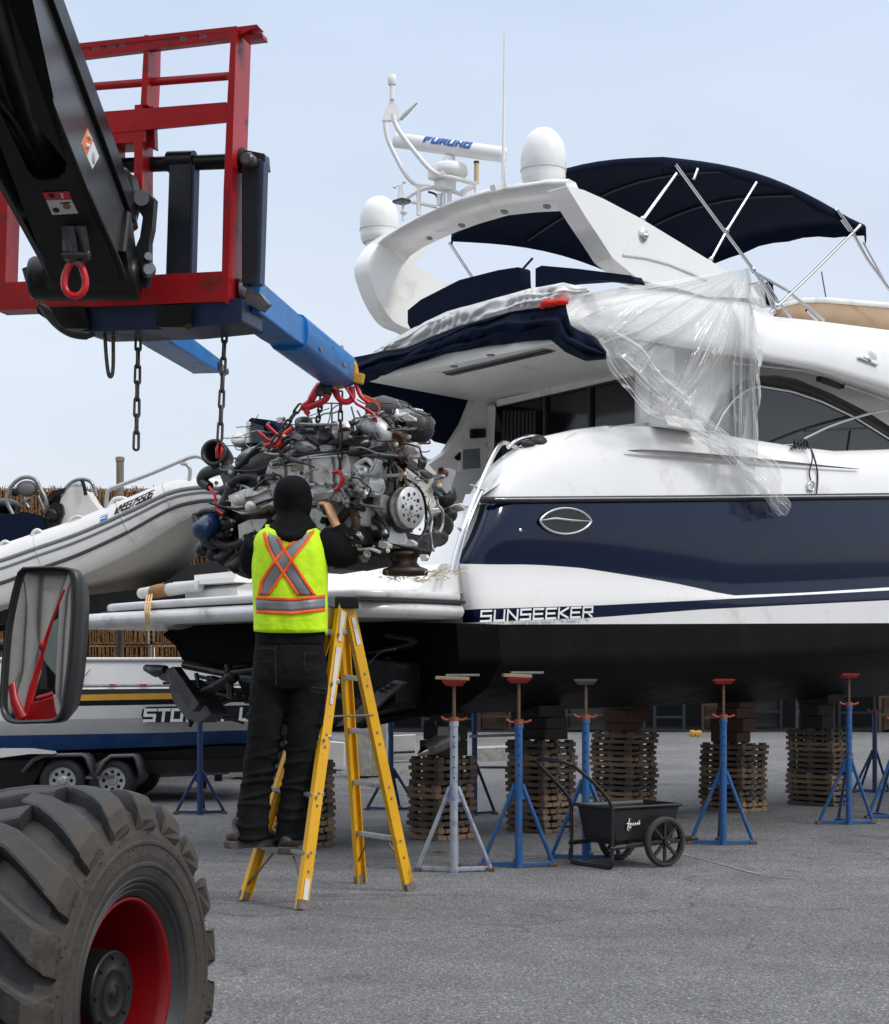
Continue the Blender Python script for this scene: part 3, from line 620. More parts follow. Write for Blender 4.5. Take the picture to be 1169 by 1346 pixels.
# stern rails
q = MB()
q.tube(smooth_line([S(*k) for k in ((593, 754, -.02), (600, 725, -.01), (611, 690, .0), (626, 650, .05), (643, 610, .12), (655, 588, .18), (664, 582, .2), (676, 587, .2), (690, 592, .18), (708, 591, .16))]), .015)
q.tube(smooth_line([S(*k) for k in ((598, 752, -.0), (612, 700, .0), (622, 672, .02), (634, 645, .06))]), .012)
q.tube(smooth_line([S(*k) for k in ((668, 588, .2), (680, 579, .2), (697, 574, .18), (712, 575, .15))]), .015)
q.tube([S(619, 637, .07), S(637, 645, .05)], .007); q.tube([S(602, 694, .0), S(615, 700, .0)], .01); q.build('stern_rail', CHROME, yacht)
q = MB(); q.ell(S(708, 582, .16), (.075, .05, .05), 12, 7); q.ell(S(695, 584, .16), (.06, .04, .03), 10, 6); q.build('winch_cover', RUB, yacht)
q = MB()
q.tube(smooth_line([S(*k) for k in ((800, 562, .14), (850, 557, .18), (900, 560, .18), (945, 570, .16), (965, 577, .15))]), .008)
q.tube([S(1020, 587, .16), S(1042, 585, .16)], .012); q.tube(smooth_line([S(*k) for k in ((1056, 577, .2), (1100, 557, .25), (1169, 538, .3), (1250, 530, .3))]), .012)
for x, y in ((860, 558), (940, 570), (1038, 586)): q.tube([S(x, y, .17), S(x, y + 9, .19)], .007)
q.build('deck_rail', CHROME, yacht)

# ---- loose things on the yacht
FILM = bpy.data.materials.new('clear plastic film'); FILM.use_nodes = True
t = FILM.node_tree; t.nodes.clear(); L = t.links.new
o_ = t.nodes.new('ShaderNodeOutputMaterial'); tr = t.nodes.new('ShaderNodeBsdfTransparent'); tr.inputs[0].default_value = (.97, .97, .97, 1)
df = t.nodes.new('ShaderNodeBsdfDiffuse'); df.inputs[0].default_value = (.96, .96, .95, 1); tl = t.nodes.new('ShaderNodeBsdfTranslucent'); tl.inputs[0].default_value = (.96, .96, .95, 1)
gl = t.nodes.new('ShaderNodeBsdfGlossy'); gl.inputs['Roughness'].default_value = .12
m1 = t.nodes.new('ShaderNodeMixShader'); m1.inputs[0].default_value = .45; L(df.outputs[0], m1.inputs[1]); L(tl.outputs[0], m1.inputs[2])
lw = t.nodes.new('ShaderNodeLayerWeight'); lw.inputs[0].default_value = .30
cn = t.nodes.new('ShaderNodeTexCoord'); nn = t.nodes.new('ShaderNodeTexNoise'); nn.inputs['Scale'].default_value = 2.6; nn.inputs['Detail'].default_value = 3; nn.inputs['Distortion'].default_value = 2.2; L(cn.outputs['Object'], nn.inputs[0])
mp_ = t.nodes.new('ShaderNodeMapRange'); mp_.inputs[1].default_value = .35; mp_.inputs[2].default_value = .75; mp_.inputs[3].default_value = .10; mp_.inputs[4].default_value = .40; L(nn.outputs[0], mp_.inputs[0])
ad = t.nodes.new('ShaderNodeMath'); ad.operation = 'MAXIMUM'; L(lw.outputs['Facing'], ad.inputs[0]); L(mp_.outputs[0], ad.inputs[1])
mlt = t.nodes.new('ShaderNodeMath'); mlt.operation = 'MULTIPLY'; mlt.inputs[1].default_value = .78; L(ad.outputs[0], mlt.inputs[0])
m2 = t.nodes.new('ShaderNodeMixShader'); L(mlt.outputs[0], m2.inputs[0]); L(tr.outputs[0], m2.inputs[1]); L(m1.outputs[0], m2.inputs[2])
m3 = t.nodes.new('ShaderNodeMixShader'); lw2 = t.nodes.new('ShaderNodeLayerWeight'); lw2.inputs[0].default_value = .25; fr = t.nodes.new('ShaderNodeMapRange'); fr.inputs[3].default_value = .05; fr.inputs[4].default_value = .30; L(lw2.outputs['Facing'], fr.inputs[0]); L(fr.outputs[0], m3.inputs[0]); L(m2.outputs[0], m3.inputs[1]); L(gl.outputs[0], m3.inputs[2]); L(m3.outputs[0], o_.inputs[0])
bpz = t.nodes.new('ShaderNodeBump'); bpz.inputs['Strength'].default_value = .35; bpz.inputs['Distance'].default_value = .03; L(nn.outputs[0], bpz.inputs['Height'])
for k in (df, gl): L(bpz.outputs[0], k.inputs['Normal'])
film = MB()
def YW(p): return Matrix.Translation(YO) @ Matrix.Rotation(YAW, 4, 'Z') @ p
rf_ = random.Random(3); FOLDS = [(rf_.random(), rf_.choice((.004, .006, .009, .015)), rf_.uniform(.015, .07)) for k in range(46)]
apex = V((984, 352, 0))
bot = resample(smooth_line([V((748, 388, 0)), V((745, 412, 0)), V((770, 432, 0)), V((800, 455, 0)), V((850, 500, 0)), V((905, 560, 0)), V((950, 590, 0)), V((972, 615, 0)), V((990, 650, 0)), V((996, 560, 0)), V((996, 450, 0))]), 300)
rows_ = []; NR = 30
for i in range(NR):
    v = i / (NR - 1); r = []
    for j, q in enumerate(bot):
        u = j / (len(bot) - 1); p = apex.lerp(q, v ** .9)
        ple = sum(am * math.exp(-((u - u0 - .03 * math.sin(v * 5 + u0 * 30) * v) / wd_) ** 2) for u0, wd_, am in FOLDS)
        bb = .02 - .09 * v - (.25 + .75 * v) * ple + .02 * math.sin(9 * v + 7 * u) * v + .012 * math.sin(u * 90 + 14 * v) * v * v
        wob = 3 * v * math.sin(u * 60) + (8 * v * math.sin(v * 9) + 5 * math.sin(v * 23)) * max(0, (u - .72) / .28)
        r.append(YW(S(p.x + wob * .6, p.y + wob, bb)))
    rows_.append(r)
film.grid(rows_)
lo = resample(smooth_line([V((785, 448, 0)), V((805, 490, 0)), V((832, 525, 0)), V((880, 556, 0)), V((930, 585, 0)), V((975, 625, 0)), V((1004, 652, 0)), V((1018, 672, 0)), V((1026, 681, 0))]), 90)
hi = resample(smooth_line([V((800, 425, 0)), V((850, 465, 0)), V((900, 515, 0)), V((945, 560, 0)), V((985, 590, 0)), V((1022, 606, 0)), V((1030, 628, 0)), V((1026, 648, 0)), V((1036, 660, 0)), V((1040, 667, 0))]), 90)
rows_ = []
for i in range(40):
    v = i / 39; r = []
    for j in range(90):
        u = j / 89; p = lo[j].lerp(hi[j], v); bb = -.10 - .035 * math.sin(v * 15 + u * 5) - .03 * abs(math.sin(v * 31 + 6 * u)) - .02 * math.sin(u * 27 + v * 6) - .018 * abs(math.sin(u * 50 - v * 9))
        r.append(YW(S(p.x + 2 * math.sin(u * 31 + v * 3), p.y + 2.5 * math.sin(u * 23 + v * 8), bb)))
    rows_.append(r)
film.grid(rows_)
tag(film.build('plastic_sheet', FILM), 'torn clear plastic sheet tied to the bimini pole and draped down the yacht', 'plastic sheet')
# white dust sheet and navy canvas along the overhang
def strip(name, top, bot_, a, mat, amp, fr_, n=70, k=12, sol=.006, bul=.05, ridges=(), cross=.008):
    tp = resample([V((x, y, 0)) for x, y in top], n); bt = resample([V((x, y, 0)) for x, y in bot_], n); rows_ = []
    for i in range(k):
        v = i / (k - 1); r = []
        for j in range(n):
            u = j / (n - 1); p = tp[j].lerp(bt[j], v)
            d = amp * (math.sin(v * fr_ + 5 * u) + .6 * math.sin(u * 37 + 4 * v) + .5 * math.sin(u * 61 - 7 * v + 2 * math.sin(u * 13)))
            d -= sum(am * (.5 + .5 * math.sin(u * 9 + 20 * v0)) * math.exp(-((v - v0 - .16 * math.sin(u * 5 + 9 * v0)) / wd_) ** 2) for v0, wd_, am in ridges) + cross * (abs(math.sin(u * 58 + 5 * v + 3 * math.sin(u * 17))) ** 4)
            r.append(YW(SX(p.x, p.y + 1.3 * math.sin(u * 40 + 3 * v) * (0 < i < k - 1), a - bul * math.sin(math.pi * v) + d)))
        rows_.append(r)
    return MB().grid(rows_).build(name, mat, solid=sol)
dust = strip('dust_sheet', [(490, 463), (515, 448), (542, 432), (587, 410), (642, 395), (696, 380), (740, 372), (772, 379)], [(490, 467), (520, 460), (535, 457), (570, 442), (604, 429), (672, 410), (741, 399), (775, 384)], 1.0, M('white dust sheet', (.74, .735, .725), .6, var=.05), .012, 9, n=120, k=22, bul=.03, ridges=[(.3, .06, .03), (.7, .06, .03)], cross=.022)
tag(dust, 'crumpled white dust sheet lying along the upper deck edge below the navy cushions', 'sheet')
cv = strip('canvas_cover', [(464, 470), (500, 463), (535, 457), (570, 442), (604, 429), (672, 410), (720, 402), (743, 398), (746, 412), (750, 428), (765, 437), (782, 443), (797, 462)], [(472, 507), (500, 496), (518, 487), (550, 477), (587, 465), (642, 455), (689, 449), (724, 446), (744, 463), (770, 474), (797, 472)], .92, CANV, .013, 7.5, n=120, k=30, bul=.05, ridges=[(.16, .05, .05), (.38, .07, .06), (.62, .05, .045), (.85, .06, .05)])
tag(cv, 'rumpled navy canvas hanging along the edge of the cockpit roof above the engine', 'canvas cover')
q = MB(); q.ell(YW(SX(726, 399, .88)), (.08, .05, .03), 12, 7); q.ell(YW(SX(738, 397, .88)), (.05, .04, .025), 10, 6); q.ell(YW(SX(715, 403, .88)), (.035, .03, .02), 10, 6)
tag(q.build('rag', M('red rag', (.62, .025, .015), .8, var=.3, bump=.5, bscale=40)), 'small red rag lying on the navy canvas', 'rag')
q = MB()
q.tube(smooth_line([YW(S(*k)) for k in ((1040, 590, .1), (1052, 577, .1), (1062, 582, .1), (1070, 600, .03), (1075, 625, .02), (1073, 655, -.02))]), .007)
q.tube(smooth_line([YW(S(*k)) for k in ((1045, 588, .1), (1060, 578, .08), (1068, 600, .02), (1064, 620, .02), (1066, 632, .0))]), .006)
for k in range(5): q.tube(smooth_line([YW(S(1043 + 4 * k, 592, .14)), YW(S(1045 + 4 * k, 578, .1)), YW(S(1047 + 4 * k, 590, .08))]), .007)
tag(q.build('mooring_rope', RUB), 'black rope looped over the side deck rail with its end hanging', 'rope')
q = MB(); q.tube([YW(S(*k)) for k in ((1066, 632, -.0), (1062, 637, -.0), (1062, 644, -.0), (1069, 645, -.0), (1070, 635, 0))], .008, loop=True)
tag(q.build('rope_snap_hook', CHROME), 'pale snap hook hanging on the black rope', 'hook')
q = MB(); c0, c1 = YW(SX(186, 780, -.62)), YW(SX(262, 770, -.62)); q.tube([c0, c0.lerp(c1, .5), c1], [.038, .045, .04], 12, 0); q.tube([c0.lerp(c1, .22), c0.lerp(c1, .3), c0.lerp(c1, .42), c0.lerp(c1, .5)], [.046, .05, .044, .048], 12, 1)
for k in range(3): q.tube(smooth_line([c0.lerp(c1, .12 + .04 * k), YW(SX(191 + 3 * k, 800, -.93)), YW(SX(194 + k, 826, -.93))]), .006, 6, 2)
tag(q.build('wrapped_pole', [M('tape wrap', (.55, .54, .52), .5), M('rusty sacking', (.30, .16, .06), .9, bump=.5), M('yellow twine', (.55, .36, .16), .9)]), 'tape and sacking wrapped pole end tied to the far end of the swim platform', 'pole')
q = MB()
for k in range(90):
    cx, cy = random.choice(((520, 752), (578, 748), (560, 756))); p = SZ(cx + random.gauss(0, 12), cy + random.gauss(0, 3), 1.70)
    if p.x > -.1: p.x = random.uniform(-.6, -.32)
    p.z = 1.672; a_ = random.uniform(0, 6.3); l_ = random.uniform(.02, .06); d_ = V((math.cos(a_), math.sin(a_), random.uniform(0, .5))) * l_
    q.tube([YW(p), YW(p + d_ * .6 + V((0, 0, .006))), YW(p + d_)], .0018, 4)
tag(q.build('straw', M('dry straw', (.55, .38, .18), .9)), kind='stuff')
# ------------------------------------------------------------------ telehandler
TH = thing('telehandler', 'red and black telehandler holding its blue forks over the engine', 'telehandler', (-1.3, 4.2, 0))
def tb(mb, name, mats, par=None, **k): return mb.build(name, mats, par or TH, world=(par is None), **k)
# wheel
AX = V((.955, -.295, 0)).normalized(); WC = P(160, 1306, 3.75) - AX * .15
TYRE = M('dusty tyre tread', (.021, .021, .0215), .72, var=.3, scale=8, bump=.12, bscale=70, dirt=(.055, .05, .045), damt=.3, dscale=5)
SIDEW = M('dusty tyre sidewall', (.038, .031, .025), .85, var=.25, scale=6, bump=.15, bscale=60, dirt=(.026, .023, .021), damt=.3, dscale=8)
wheel = tb(MB().lathe([(.1, -.17), (.2, -.16), (.2, -.08), (.1, -.075)], WC, AX, 40), 'wheel', BLACK)
_, wr, wu = basis(AX)
def WP(r, z, t): return WC + AX * z + (wr * math.cos(t) + wu * math.sin(t)) * r
prof = [(.212, -.14), (.24, -.175), (.31, -.198), (.36, -.192), (.405, -.165), (.425, -.10), (.43, 0), (.425, .10), (.405, .165), (.36, .192), (.345, .196), (.342, .200), (.336, .200), (.332, .197), (.31, .199), (.296, .197), (.293, .20), (.287, .20), (.283, .196), (.266, .190), (.262, .187), (.258, .190), (.253, .187), (.249, .181), (.245, .184), (.240, .180), (.235, .173), (.231, .176), (.226, .171), (.218, .162), (.212, .14)]
q = MB(); NTH = 72
rg = [[WP(r_, z, 2 * math.pi * j / NTH) for j in range(NTH)] for r_, z in prof]
for i in range(len(rg) - 1): q.rings([rg[i], rg[i + 1]], True, False, 0 if 4 <= i <= 7 else (2 if i >= 20 else 1))
NL = 19
for sd in (1, -1):
    for k in range(NL):
        t0 = 2 * math.pi * (k + (.5 if sd < 0 else 0)) / NL
        stn = [(-.02, .462, .425, .050), (.04, .464, .424, .052), (.09, .462, .42, .056), (.135, .456, .408, .062), (.165, .447, .392, .068), (.186, .425, .375, .070), (.2, .392, .362, .062)]
        rr_ = []
        for w_, ro, ri, hw in stn:
            ta = t0 - max(0, w_) * 1.55; hw *= 1.02
            zo = sd * w_; zi = sd * min(w_, .186)
            rr_.append([WP(ri, zi, ta - hw / .43 * .74), WP(ro - .012, zo, ta - hw / .43 * .62), WP(ro - .003, zo * .985, ta - hw / .43 * .54), WP(ro, zo * .98, ta - hw / .43 * .42), WP(ro, zo * .98, ta + hw / .43 * .42), WP(ro - .003, zo * .985, ta + hw / .43 * .54), WP(ro - .012, zo, ta + hw / .43 * .62), WP(ri, zi, ta + hw / .43 * .74)])
        n_ = len(rr_)
        for i in range(n_ - 1): q.rings([rr_[i], rr_[i + 1]], True, False, 1 if i >= 4 else 0, False)
        q.add(rr_[0], [tuple(range(8))], 0); q.add(rr_[-1], [tuple(range(8))[::-1]], 1)
for k in range(150):
    t_ = random.uniform(0, 6.28); r_ = random.uniform(.30, .38); q.tube([WP(r_, .19, t_), WP(r_, .2005 if r_ < .35 else .197, t_)], .0013, 4, 1)
tyre = tb(q, 'tyre', [TYRE, SIDEW, RUB], wheel)
q = MB(); q.lathe([(.216, .160), (.213, .166), (.206, .160), (.201, .138), (.192, .10), (.188, .08), (.176, .04), (.170, -.01), (.160, -.05), (.14, -.055), (.06, -.055)], WC, AX, 56, cap=False)
for k in range(10):
    t_ = 2 * math.pi * k / 10 + .2; q.tube([WP(.13, -.055, t_), WP(.13, -.03, t_)], .011, 6, 1); tb(q, 'rim', [M('red wheel paint', (.30, .004, .008), .36, var=.12, dirt=(.2, .03, .025), damt=.15), STEEL], wheel)
q = MB(); q.lathe([(.10, -.06), (.098, .03), (.096, .122), (.092, .13), (.09, .128), (.055, .128), (.052, .131), (.05, .128), (.014, .129), (.012, .133), (.001, .133)], WC, AX, 40)
for k in range(8): t_ = 2 * math.pi * k / 8; q.tube([WP(.078, .12, t_), WP(.078, .1325, t_)], .004, 6)
tb(q, 'hub', BLACK, wheel)
q = MB(); q.tube([WC - AX * .15, WC - AX * .9], .11, 16); q.box(WC + V((-.9, .0, .25)), (.9, 1.6, .4)); q.box(WC + V((-.75, -2.2, .3)), (1.2, 3, .5)); tb(q, 'chassis', BLACK, bevel=.02)
# boom: sloping box beam
H0 = P(118, 372, 6.35); UP0 = P(16, 0, 5.2); BD = (UP0 - H0).normalized(); BR = V((1, 0, 0)); BR = (BR - BD * BR.dot(BD)).normalized(); BN = BR.cross(BD).normalized()
if BN.z > 0: BN = -BN                                   # underside normal
def BP(px, py, off=0):                                  # photograph ray onto the underside plane (off: metres inward)
    d = V(((px - CX) / F, 1, (CY - py) / F)); o = V((0, 0, CH)); pl = H0 - BN * off
    return o + d * ((pl - o).dot(BN) / d.dot(BN))
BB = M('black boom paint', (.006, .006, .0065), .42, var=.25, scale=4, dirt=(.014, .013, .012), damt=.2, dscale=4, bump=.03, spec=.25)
IN = -BN * .40
q = MB()
def strip3(a, b, ext): q.prism([BP(*p) for p in a] + [BP(*p) for p in reversed(b)], ext)
# right web, left web, and the nose plate under the rounded slot
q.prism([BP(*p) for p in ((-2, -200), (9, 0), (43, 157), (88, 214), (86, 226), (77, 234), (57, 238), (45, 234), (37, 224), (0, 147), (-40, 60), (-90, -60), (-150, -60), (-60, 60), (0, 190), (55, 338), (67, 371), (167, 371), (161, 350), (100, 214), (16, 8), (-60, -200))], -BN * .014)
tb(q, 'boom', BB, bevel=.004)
q = MB(); r0, r1 = BP(-70, -220, .0), BP(163, 368, .0)
q.prism([r0, r1, r1 + BD * .02 + IN * .93, r0 + IN], -BR * .02); l0, l1 = BP(-260, -220), BP(66, 368)
q.prism([l0, l1, l1 + BD * .02 + IN * .93, l0 + IN], BR * .02)
q.prism([r0 + IN, r1 + IN * .93, l1 + IN * .93, l0 + IN], -BN * .014)
boom2 = tb(q, 'boom_side', M('grey lit boom side', (.035, .035, .036), .34, var=.2, dirt=(.06, .055, .05), damt=.15), bevel=.004)  # paler copy of the boom black, side light put into the colour
q = MB(); q.bar(r0 + IN * .86 + BR * .006, r1 + IN * .82 + BR * .006, .03, .10, up=BN); q.bar(l0 + IN * .9 - BR * .006, l1 + IN * .85 - BR * .006, .03, .10, up=BN); tb(q, 'boom_flange', BB, bevel=.004)
q = MB(); q.tube([BP(-60, -200, .16), BP(62, 210, .16)], .055, 14); q.tube([BP(-110, -220, .2), BP(40, 200, .22)], .04, 10); tb(q, 'boom_cylinder', DSTEEL)
q = MB(); q.tube(smooth_line([BP(-150, -60, .05), BP(-20, 110, .06), BP(20, 160, .08), BP(60, 230, .12)]), .014); q.tube(smooth_line([BP(-150, -40, .05), BP(-10, 140, .04), BP(30, 190, .1), BP(52, 236, .14)]), .010); tb(q, 'hydraulic_hose', RUB)
# labels on the boom
q = MB(); fx = -BN * 0
def side(px, py):
    d = V(((px - CX) / F, 1, (CY - py) / F)); o = V((0, 0, CH)); pl = r1 + BR * .004
    return o + d * ((pl - o).dot(BR) / d.dot(BR))
q.prism([side(*p) for p in ((115, 169), (122, 184), (113, 205), (107, 189))], BR * .002, 0); q.prism([side(*p) for p in ((122, 186), (130, 206), (121, 222), (114, 206))], BR * .002, 1)
q.tube([side(114, 177) + BR * .003, side(117, 182) + BR * .003], .008, 6, 1); q.tube([side(111, 191) + BR * .003, side(115, 192) + BR * .003], .008, 6, 1); q.lathe([(.022, 0), (.022, .002), (.014, .003)], side(122, 207) + BR * .002, BR, 16, 2)
tb(q, 'warning_sticker', [M('orange sticker', (.75, .16, .02), .4), M('white sticker', (.7, .7, .7), .4), M('grey sticker', (.35, .35, .36), .4)], boom2)
q = MB()
q.prism([BP(*p, -.002) for p in ((56, 253), (91, 251), (94, 262), (61, 263))], BN * .002, 0); q.prism([BP(*p, -.002) for p in ((61, 263), (94, 262), (103, 280), (69, 282))], BN * .002, 1)
q.lathe([(.012, 0), (.012, .002)], BP(74, 276, -.004), BN, 12, 2); q.lathe([(.014, 0), (.014, .002)], BP(88, 271, -.004), BN, 12, 3); q.prism([BP(*p, -.003) for p in ((79, 266), (93, 265), (93.5, 266.5), (79.5, 267.5))], BN * .002, 2); q.lathe([(.012, 0), (.01, .002)], BP(68, 257, -.004), BN, 10, 2); q.prism([BP(*p, -.004) for p in ((80, 254), (83, 254), (84, 260), (81, 260))], BN * .002, 1)
tb(q, 'instruction_sticker', [M('red sticker', (.45, .02, .02), .4), M('grey white sticker', (.5, .5, .5), .45), BLACK, M('brown mark', (.25, .09, .04), .5)])
# lifting ears and the red hook shackle
q = MB()
for px in (84, 100):
    a = [BP(px - 3, 298, -.0), BP(px + 5, 296, -.0), BP(px + 9, 318, -.05), BP(px + 12, 338, -.09), BP(px + 6, 345, -.09), BP(px - 2, 338, -.06), BP(px - 2, 318, -.03)]
    q.prism(a, BR * .022)
q.tube([BP(82, 335, -.075), BP(117, 335, -.075)], .014, 12); q.lathe([(.02, 0), (.02, .01), (.012, .012)], BP(115, 335, -.075), BR, 14); ears = tb(q, 'lifting_ear', DSTEEL, bevel=.004)
HK = BP(98, 350, -.09)
q = MB(); q.tube([HK + V((0, 0, .10)), HK + V((0, 0, .04))], [.014, .018], 10, 0)
lp = [HK + V((.038 * math.sin(t) * (1.0 - .3 * math.cos(t)), 0, -.012 - .066 * (1 - math.cos(t)) + .055)) for t in [2 * math.pi * k / 20 for k in range(20)]]
q.tube([p + V((.002, 0, -.02)) for p in lp], .0135, 10, 0, loop=True); q.tube([HK + V((-.03, 0, .035)), HK + V((.03, 0, .01))], .016, 10, 1); q.bar(HK + V((.03, 0, -.05)), HK + V((.05, 0, -.04)), .012, .012, m=0)
hk = q.build('lifting_hook', [REDB, STEEL]); tag(hk, 'red lifting hook hanging from the two black ears under the boom tip', 'hook')
# carriage
def cd(px, py): return 6.62 + (312 - px) * .00088 - (400 - py) * .0005
def C(px, py, off=0): return P(px, py, cd(px, py) + off)
CRX = (C(312, 400) - C(0, 408)).normalized(); CRY = V((-CRX.y, CRX.x, 0)).normalized()      # along the frame, and away from the camera
q = MB()
def pr(pts, th, m=0): q.prism([C(*p) for p in pts], CRY * th, m)
pr(((-8, 372), (300, 356), (300, 396), (-8, 408)), .10)                          # lower bar
car = tb(q, 'carriage', RED, bevel=.006)
q = MB(); pr(((-8, 69), (312, 34), (312, 40), (-8, 76)), .07); pr(((-8, 76), (90, 62), (90, 71), (-8, 85)), .012)   # top rail with holes: lower web in pieces
for a_, b_ in ((90, 118), (131, 138), (152, 154), (164, 234), (246, 260), (272, 306)):
    pr(((a_, 62 - (a_ - 90) * .117), (b_, 62 - (b_ - 90) * .117), (b_, 71 - (b_ - 90) * .117), (a_, 71 - (a_ - 90) * .117)), .012)
pr(((-8, 80), (306, 46), (306, 52), (-8, 90)), .03); tb(q, 'top_rail', RED, car, bevel=.003)
q = MB(); q.prism([C(*p) for p in ((304, 36), (311, 35), (308, 130), (304, 250), (299, 400), (291, 394), (294, 250), (299, 130))], CRY * .15); tb(q, 'post', RED, car, bevel=.006)
q = MB(); q.prism([C(*p) for p in ((190, 46), (196, 46), (195, 96), (193, 138), (185, 138), (187, 100))], CRY * .11); q.prism([C(*p) for p in ((177, 138), (187, 137), (187, 262), (176, 262))], CRY * .10); q.prism([C(*p, .05) for p in ((187, 140), (202, 140), (204, 196), (198, 194), (193, 188), (187, 188))], CRY * .03); tb(q, 'post', RED, car, bevel=.005)
q = MB(); q.prism([C(*p) for p in ((-8, 240), (11, 236), (7, 372), (-8, 372))], CRY * .10); tb(q, 'post', RED, car, bevel=.005)
q = MB(); q.tube([C(-8, 124, .05), C(300, 100, .05)], .017, 8); tb(q, 'middle_rail', RED, car)
q = MB(); pr(((-8, 158), (298, 134), (298, 141), (-8, 166)), .15); pr(((-8, 166), (298, 141), (298, 160), (-8, 190)), .014); pr(((130, 150), (190, 145), (190, 187), (140, 187)), .016); pr(((140, 180), (178, 178), (178, 187), (140, 189)), .12); pr(((134, 155), (148, 155), (151, 210), (140, 214)), .10); tb(q, 'cross_rail', RED, car, bevel=.004)
q = MB()
q.prism([C(*p, .02) for p in ((306, 36), (338, 32), (341, 36), (330, 38), (322, 43), (306, 46))], CRY * .05); q.prism([C(*p, .04) for p in ((318, 46), (345, 43), (346, 50), (322, 53))], CRY * .05); tb(q, 'rail_end', RED, car, bevel=.004)
q = MB(); q.tube([C(148, 218, .10), C(330, 211, .10)], .030, 14); q.tube([C(222, 213, .10), C(256, 212, .10)], .042, 14); q.tube([C(310, 211, .10), C(320, 211, .10)], .05, 12); tb(q, 'fork_shaft', BLACK, car)
q = MB(); q.prism([C(*p, .14) for p in ((318, 196), (348, 202), (350, 222), (336, 222), (312, 218))], CRY * .05); q.lathe([(.028, 0), (.03, .05), (.02, .06)], C(331, 214, .06), -CRY, 12); tb(q, 'shaft_bracket', DSTEEL, car, bevel=.004)
# fork shanks
FR = V((.985, -.17, 0)).normalized(); FD = V((.175, .985, 0)).normalized()
def shank(p):
    q = MB(); q.prism([C(*k, .06) for k in p], CRY * .07); return tb(q, 'fork_shank', M('black blue fork paint', (.02, .022, .028), .4, var=.3, dirt=(.05, .045, .04), damt=.2), bevel=.005)
shank(((223, 212), (252, 212), (247, 372), (218, 372))); shank(((318, 206), (341, 208), (336, 372), (318, 372)))
q = MB(); q.prism([C(*p, .07) for p in ((252, 216), (256, 217), (252, 372), (247, 372))], CRY * .05); tb(q, 'shank_edge', M('worn blue grey edge', (.05, .07, .12), .5, .3, var=.3)); q = MB(); q.prism([C(*p, .07) for p in ((341, 210), (347, 212), (342, 372), (336, 372))], CRY * .05); tb(q, 'shank_edge', MC['worn blue grey edge'])
# forks
def fork(root, tip, zt, wd, hg, name, sleeve=None):
    q = MB(); d = (tip - root).normalized(); r_ = V((d.y, -d.x, 0)).normalized(); L0 = (tip - root).length
    def sec(s_, w0, h0, zb): c = root + d * s_; return [c - r_ * w0 / 2 + V((0, 0, zb)), c + r_ * w0 / 2 + V((0, 0, zb)), c + r_ * w0 / 2 + V((0, 0, zb + h0)), c - r_ * w0 / 2 + V((0, 0, zb + h0))]
    q.rings([sec(0, wd, hg, 0), sec(L0 * .5, wd, hg * .95, .0), sec(L0, wd, hg * (.95 if sleeve else .7), .0 if sleeve else .02)], True, True, 0, False)
    return tb(q, name, [BLUE], bevel=.008), d, r_, L0, sec
rA, tA = P(318, 412, 6.75), P(447, 508, 8.42); tA.z = P(447, 506, 8.42).z; zA = lerp(rA.z, tA.z, .5); rA.z = tA.z = zA
fa, dA, rrA, LA, secA = fork(rA, rA + (tA - rA) * .62, zA, .15, .135, 'fork'); LA = (tA - rA).length
q = MB(); rg = []
for s_ in (.42, .6, .8, .995):
    c = rA + dA * LA * s_; ring = []
    for k in range(14):
        t_ = math.pi * 2 * k / 14; x_, z_ = math.cos(t_), math.sin(t_); sx = abs(x_) ** .6 * (1 if x_ > 0 else -1); sz = abs(z_) ** .6 * (1 if z_ > 0 else -1)
        ring.append(c + rrA * sx * .092 + V((0, 0, .068 + sz * .084)))
    rg.append(ring)
q.rings(rg, True, True); sl_ = tb(q, 'fork_sleeve', BLUE, fa)
q = MB()
for s_, z_, sc_ in ((.56, .03, 1.0), (.70, .09, .7), (.83, .05, 1.3)):
    c = rA + dA * LA * s_ + rrA * .0925; q.prism([c + dA * (.022 * sc_ * math.cos(t_) * (1 + .35 * math.sin(3 * t_ + s_ * 20))) + V((0, 0, z_ + .013 * sc_ * math.sin(t_) * (1 + .3 * math.cos(2 * t_)))) for t_ in [2 * math.pi * k / 14 for k in range(14)]], rrA * .0015)
tb(q, 'worn_patch', M('worn brown grey steel', (.20, .15, .12), .6, .3, var=.4, scale=30), fa)
q = MB(); rg = []
for s_, k_ in ((.955, 1.05), (.99, 1.07), (1.005, 1.02)):
    c = rA + dA * LA * s_; rg.append([c + rrA * math.cos(t_) * .094 * k_ + V((0, 0, .068 + math.sin(t_) * .084 * k_)) for t_ in [2 * math.pi * k / 16 for k in range(16)]])
q.rings(rg, True, True); q.bar(rA + dA * LA * .97 + V((0, 0, .13)), rA + dA * LA * .97 + V((0, 0, .19)), .06, .03); q.bar(rA + dA * LA * .98 + rrA * .08 + V((0, 0, .03)), rA + dA * LA * .98 + rrA * .13 + V((0, 0, .02)), .04, .05); tb(q, 'fork_end_band', M('yellow band', (.62, .33, .025), .5, var=.25, dirt=(.2, .1, .04), damt=.3), fa, bevel=.004)
rB, tB = P(142, 440, 6.95), P(272, 496, 8.5); zB = tB.z; rB.z = zB; fork(rB, tB, zB, .15, .10, 'fork')
q = MB(); q.box(tB + V((.0, .01, .05)) + rrA * .078, (.006, .14, .04)); q.tube([tB + rrA * .07 + V((0, .02, .03)), tB + rrA * .11 + V((0, .02, .03))], .016); tb(q, 'fork_tip_plate', STEEL)
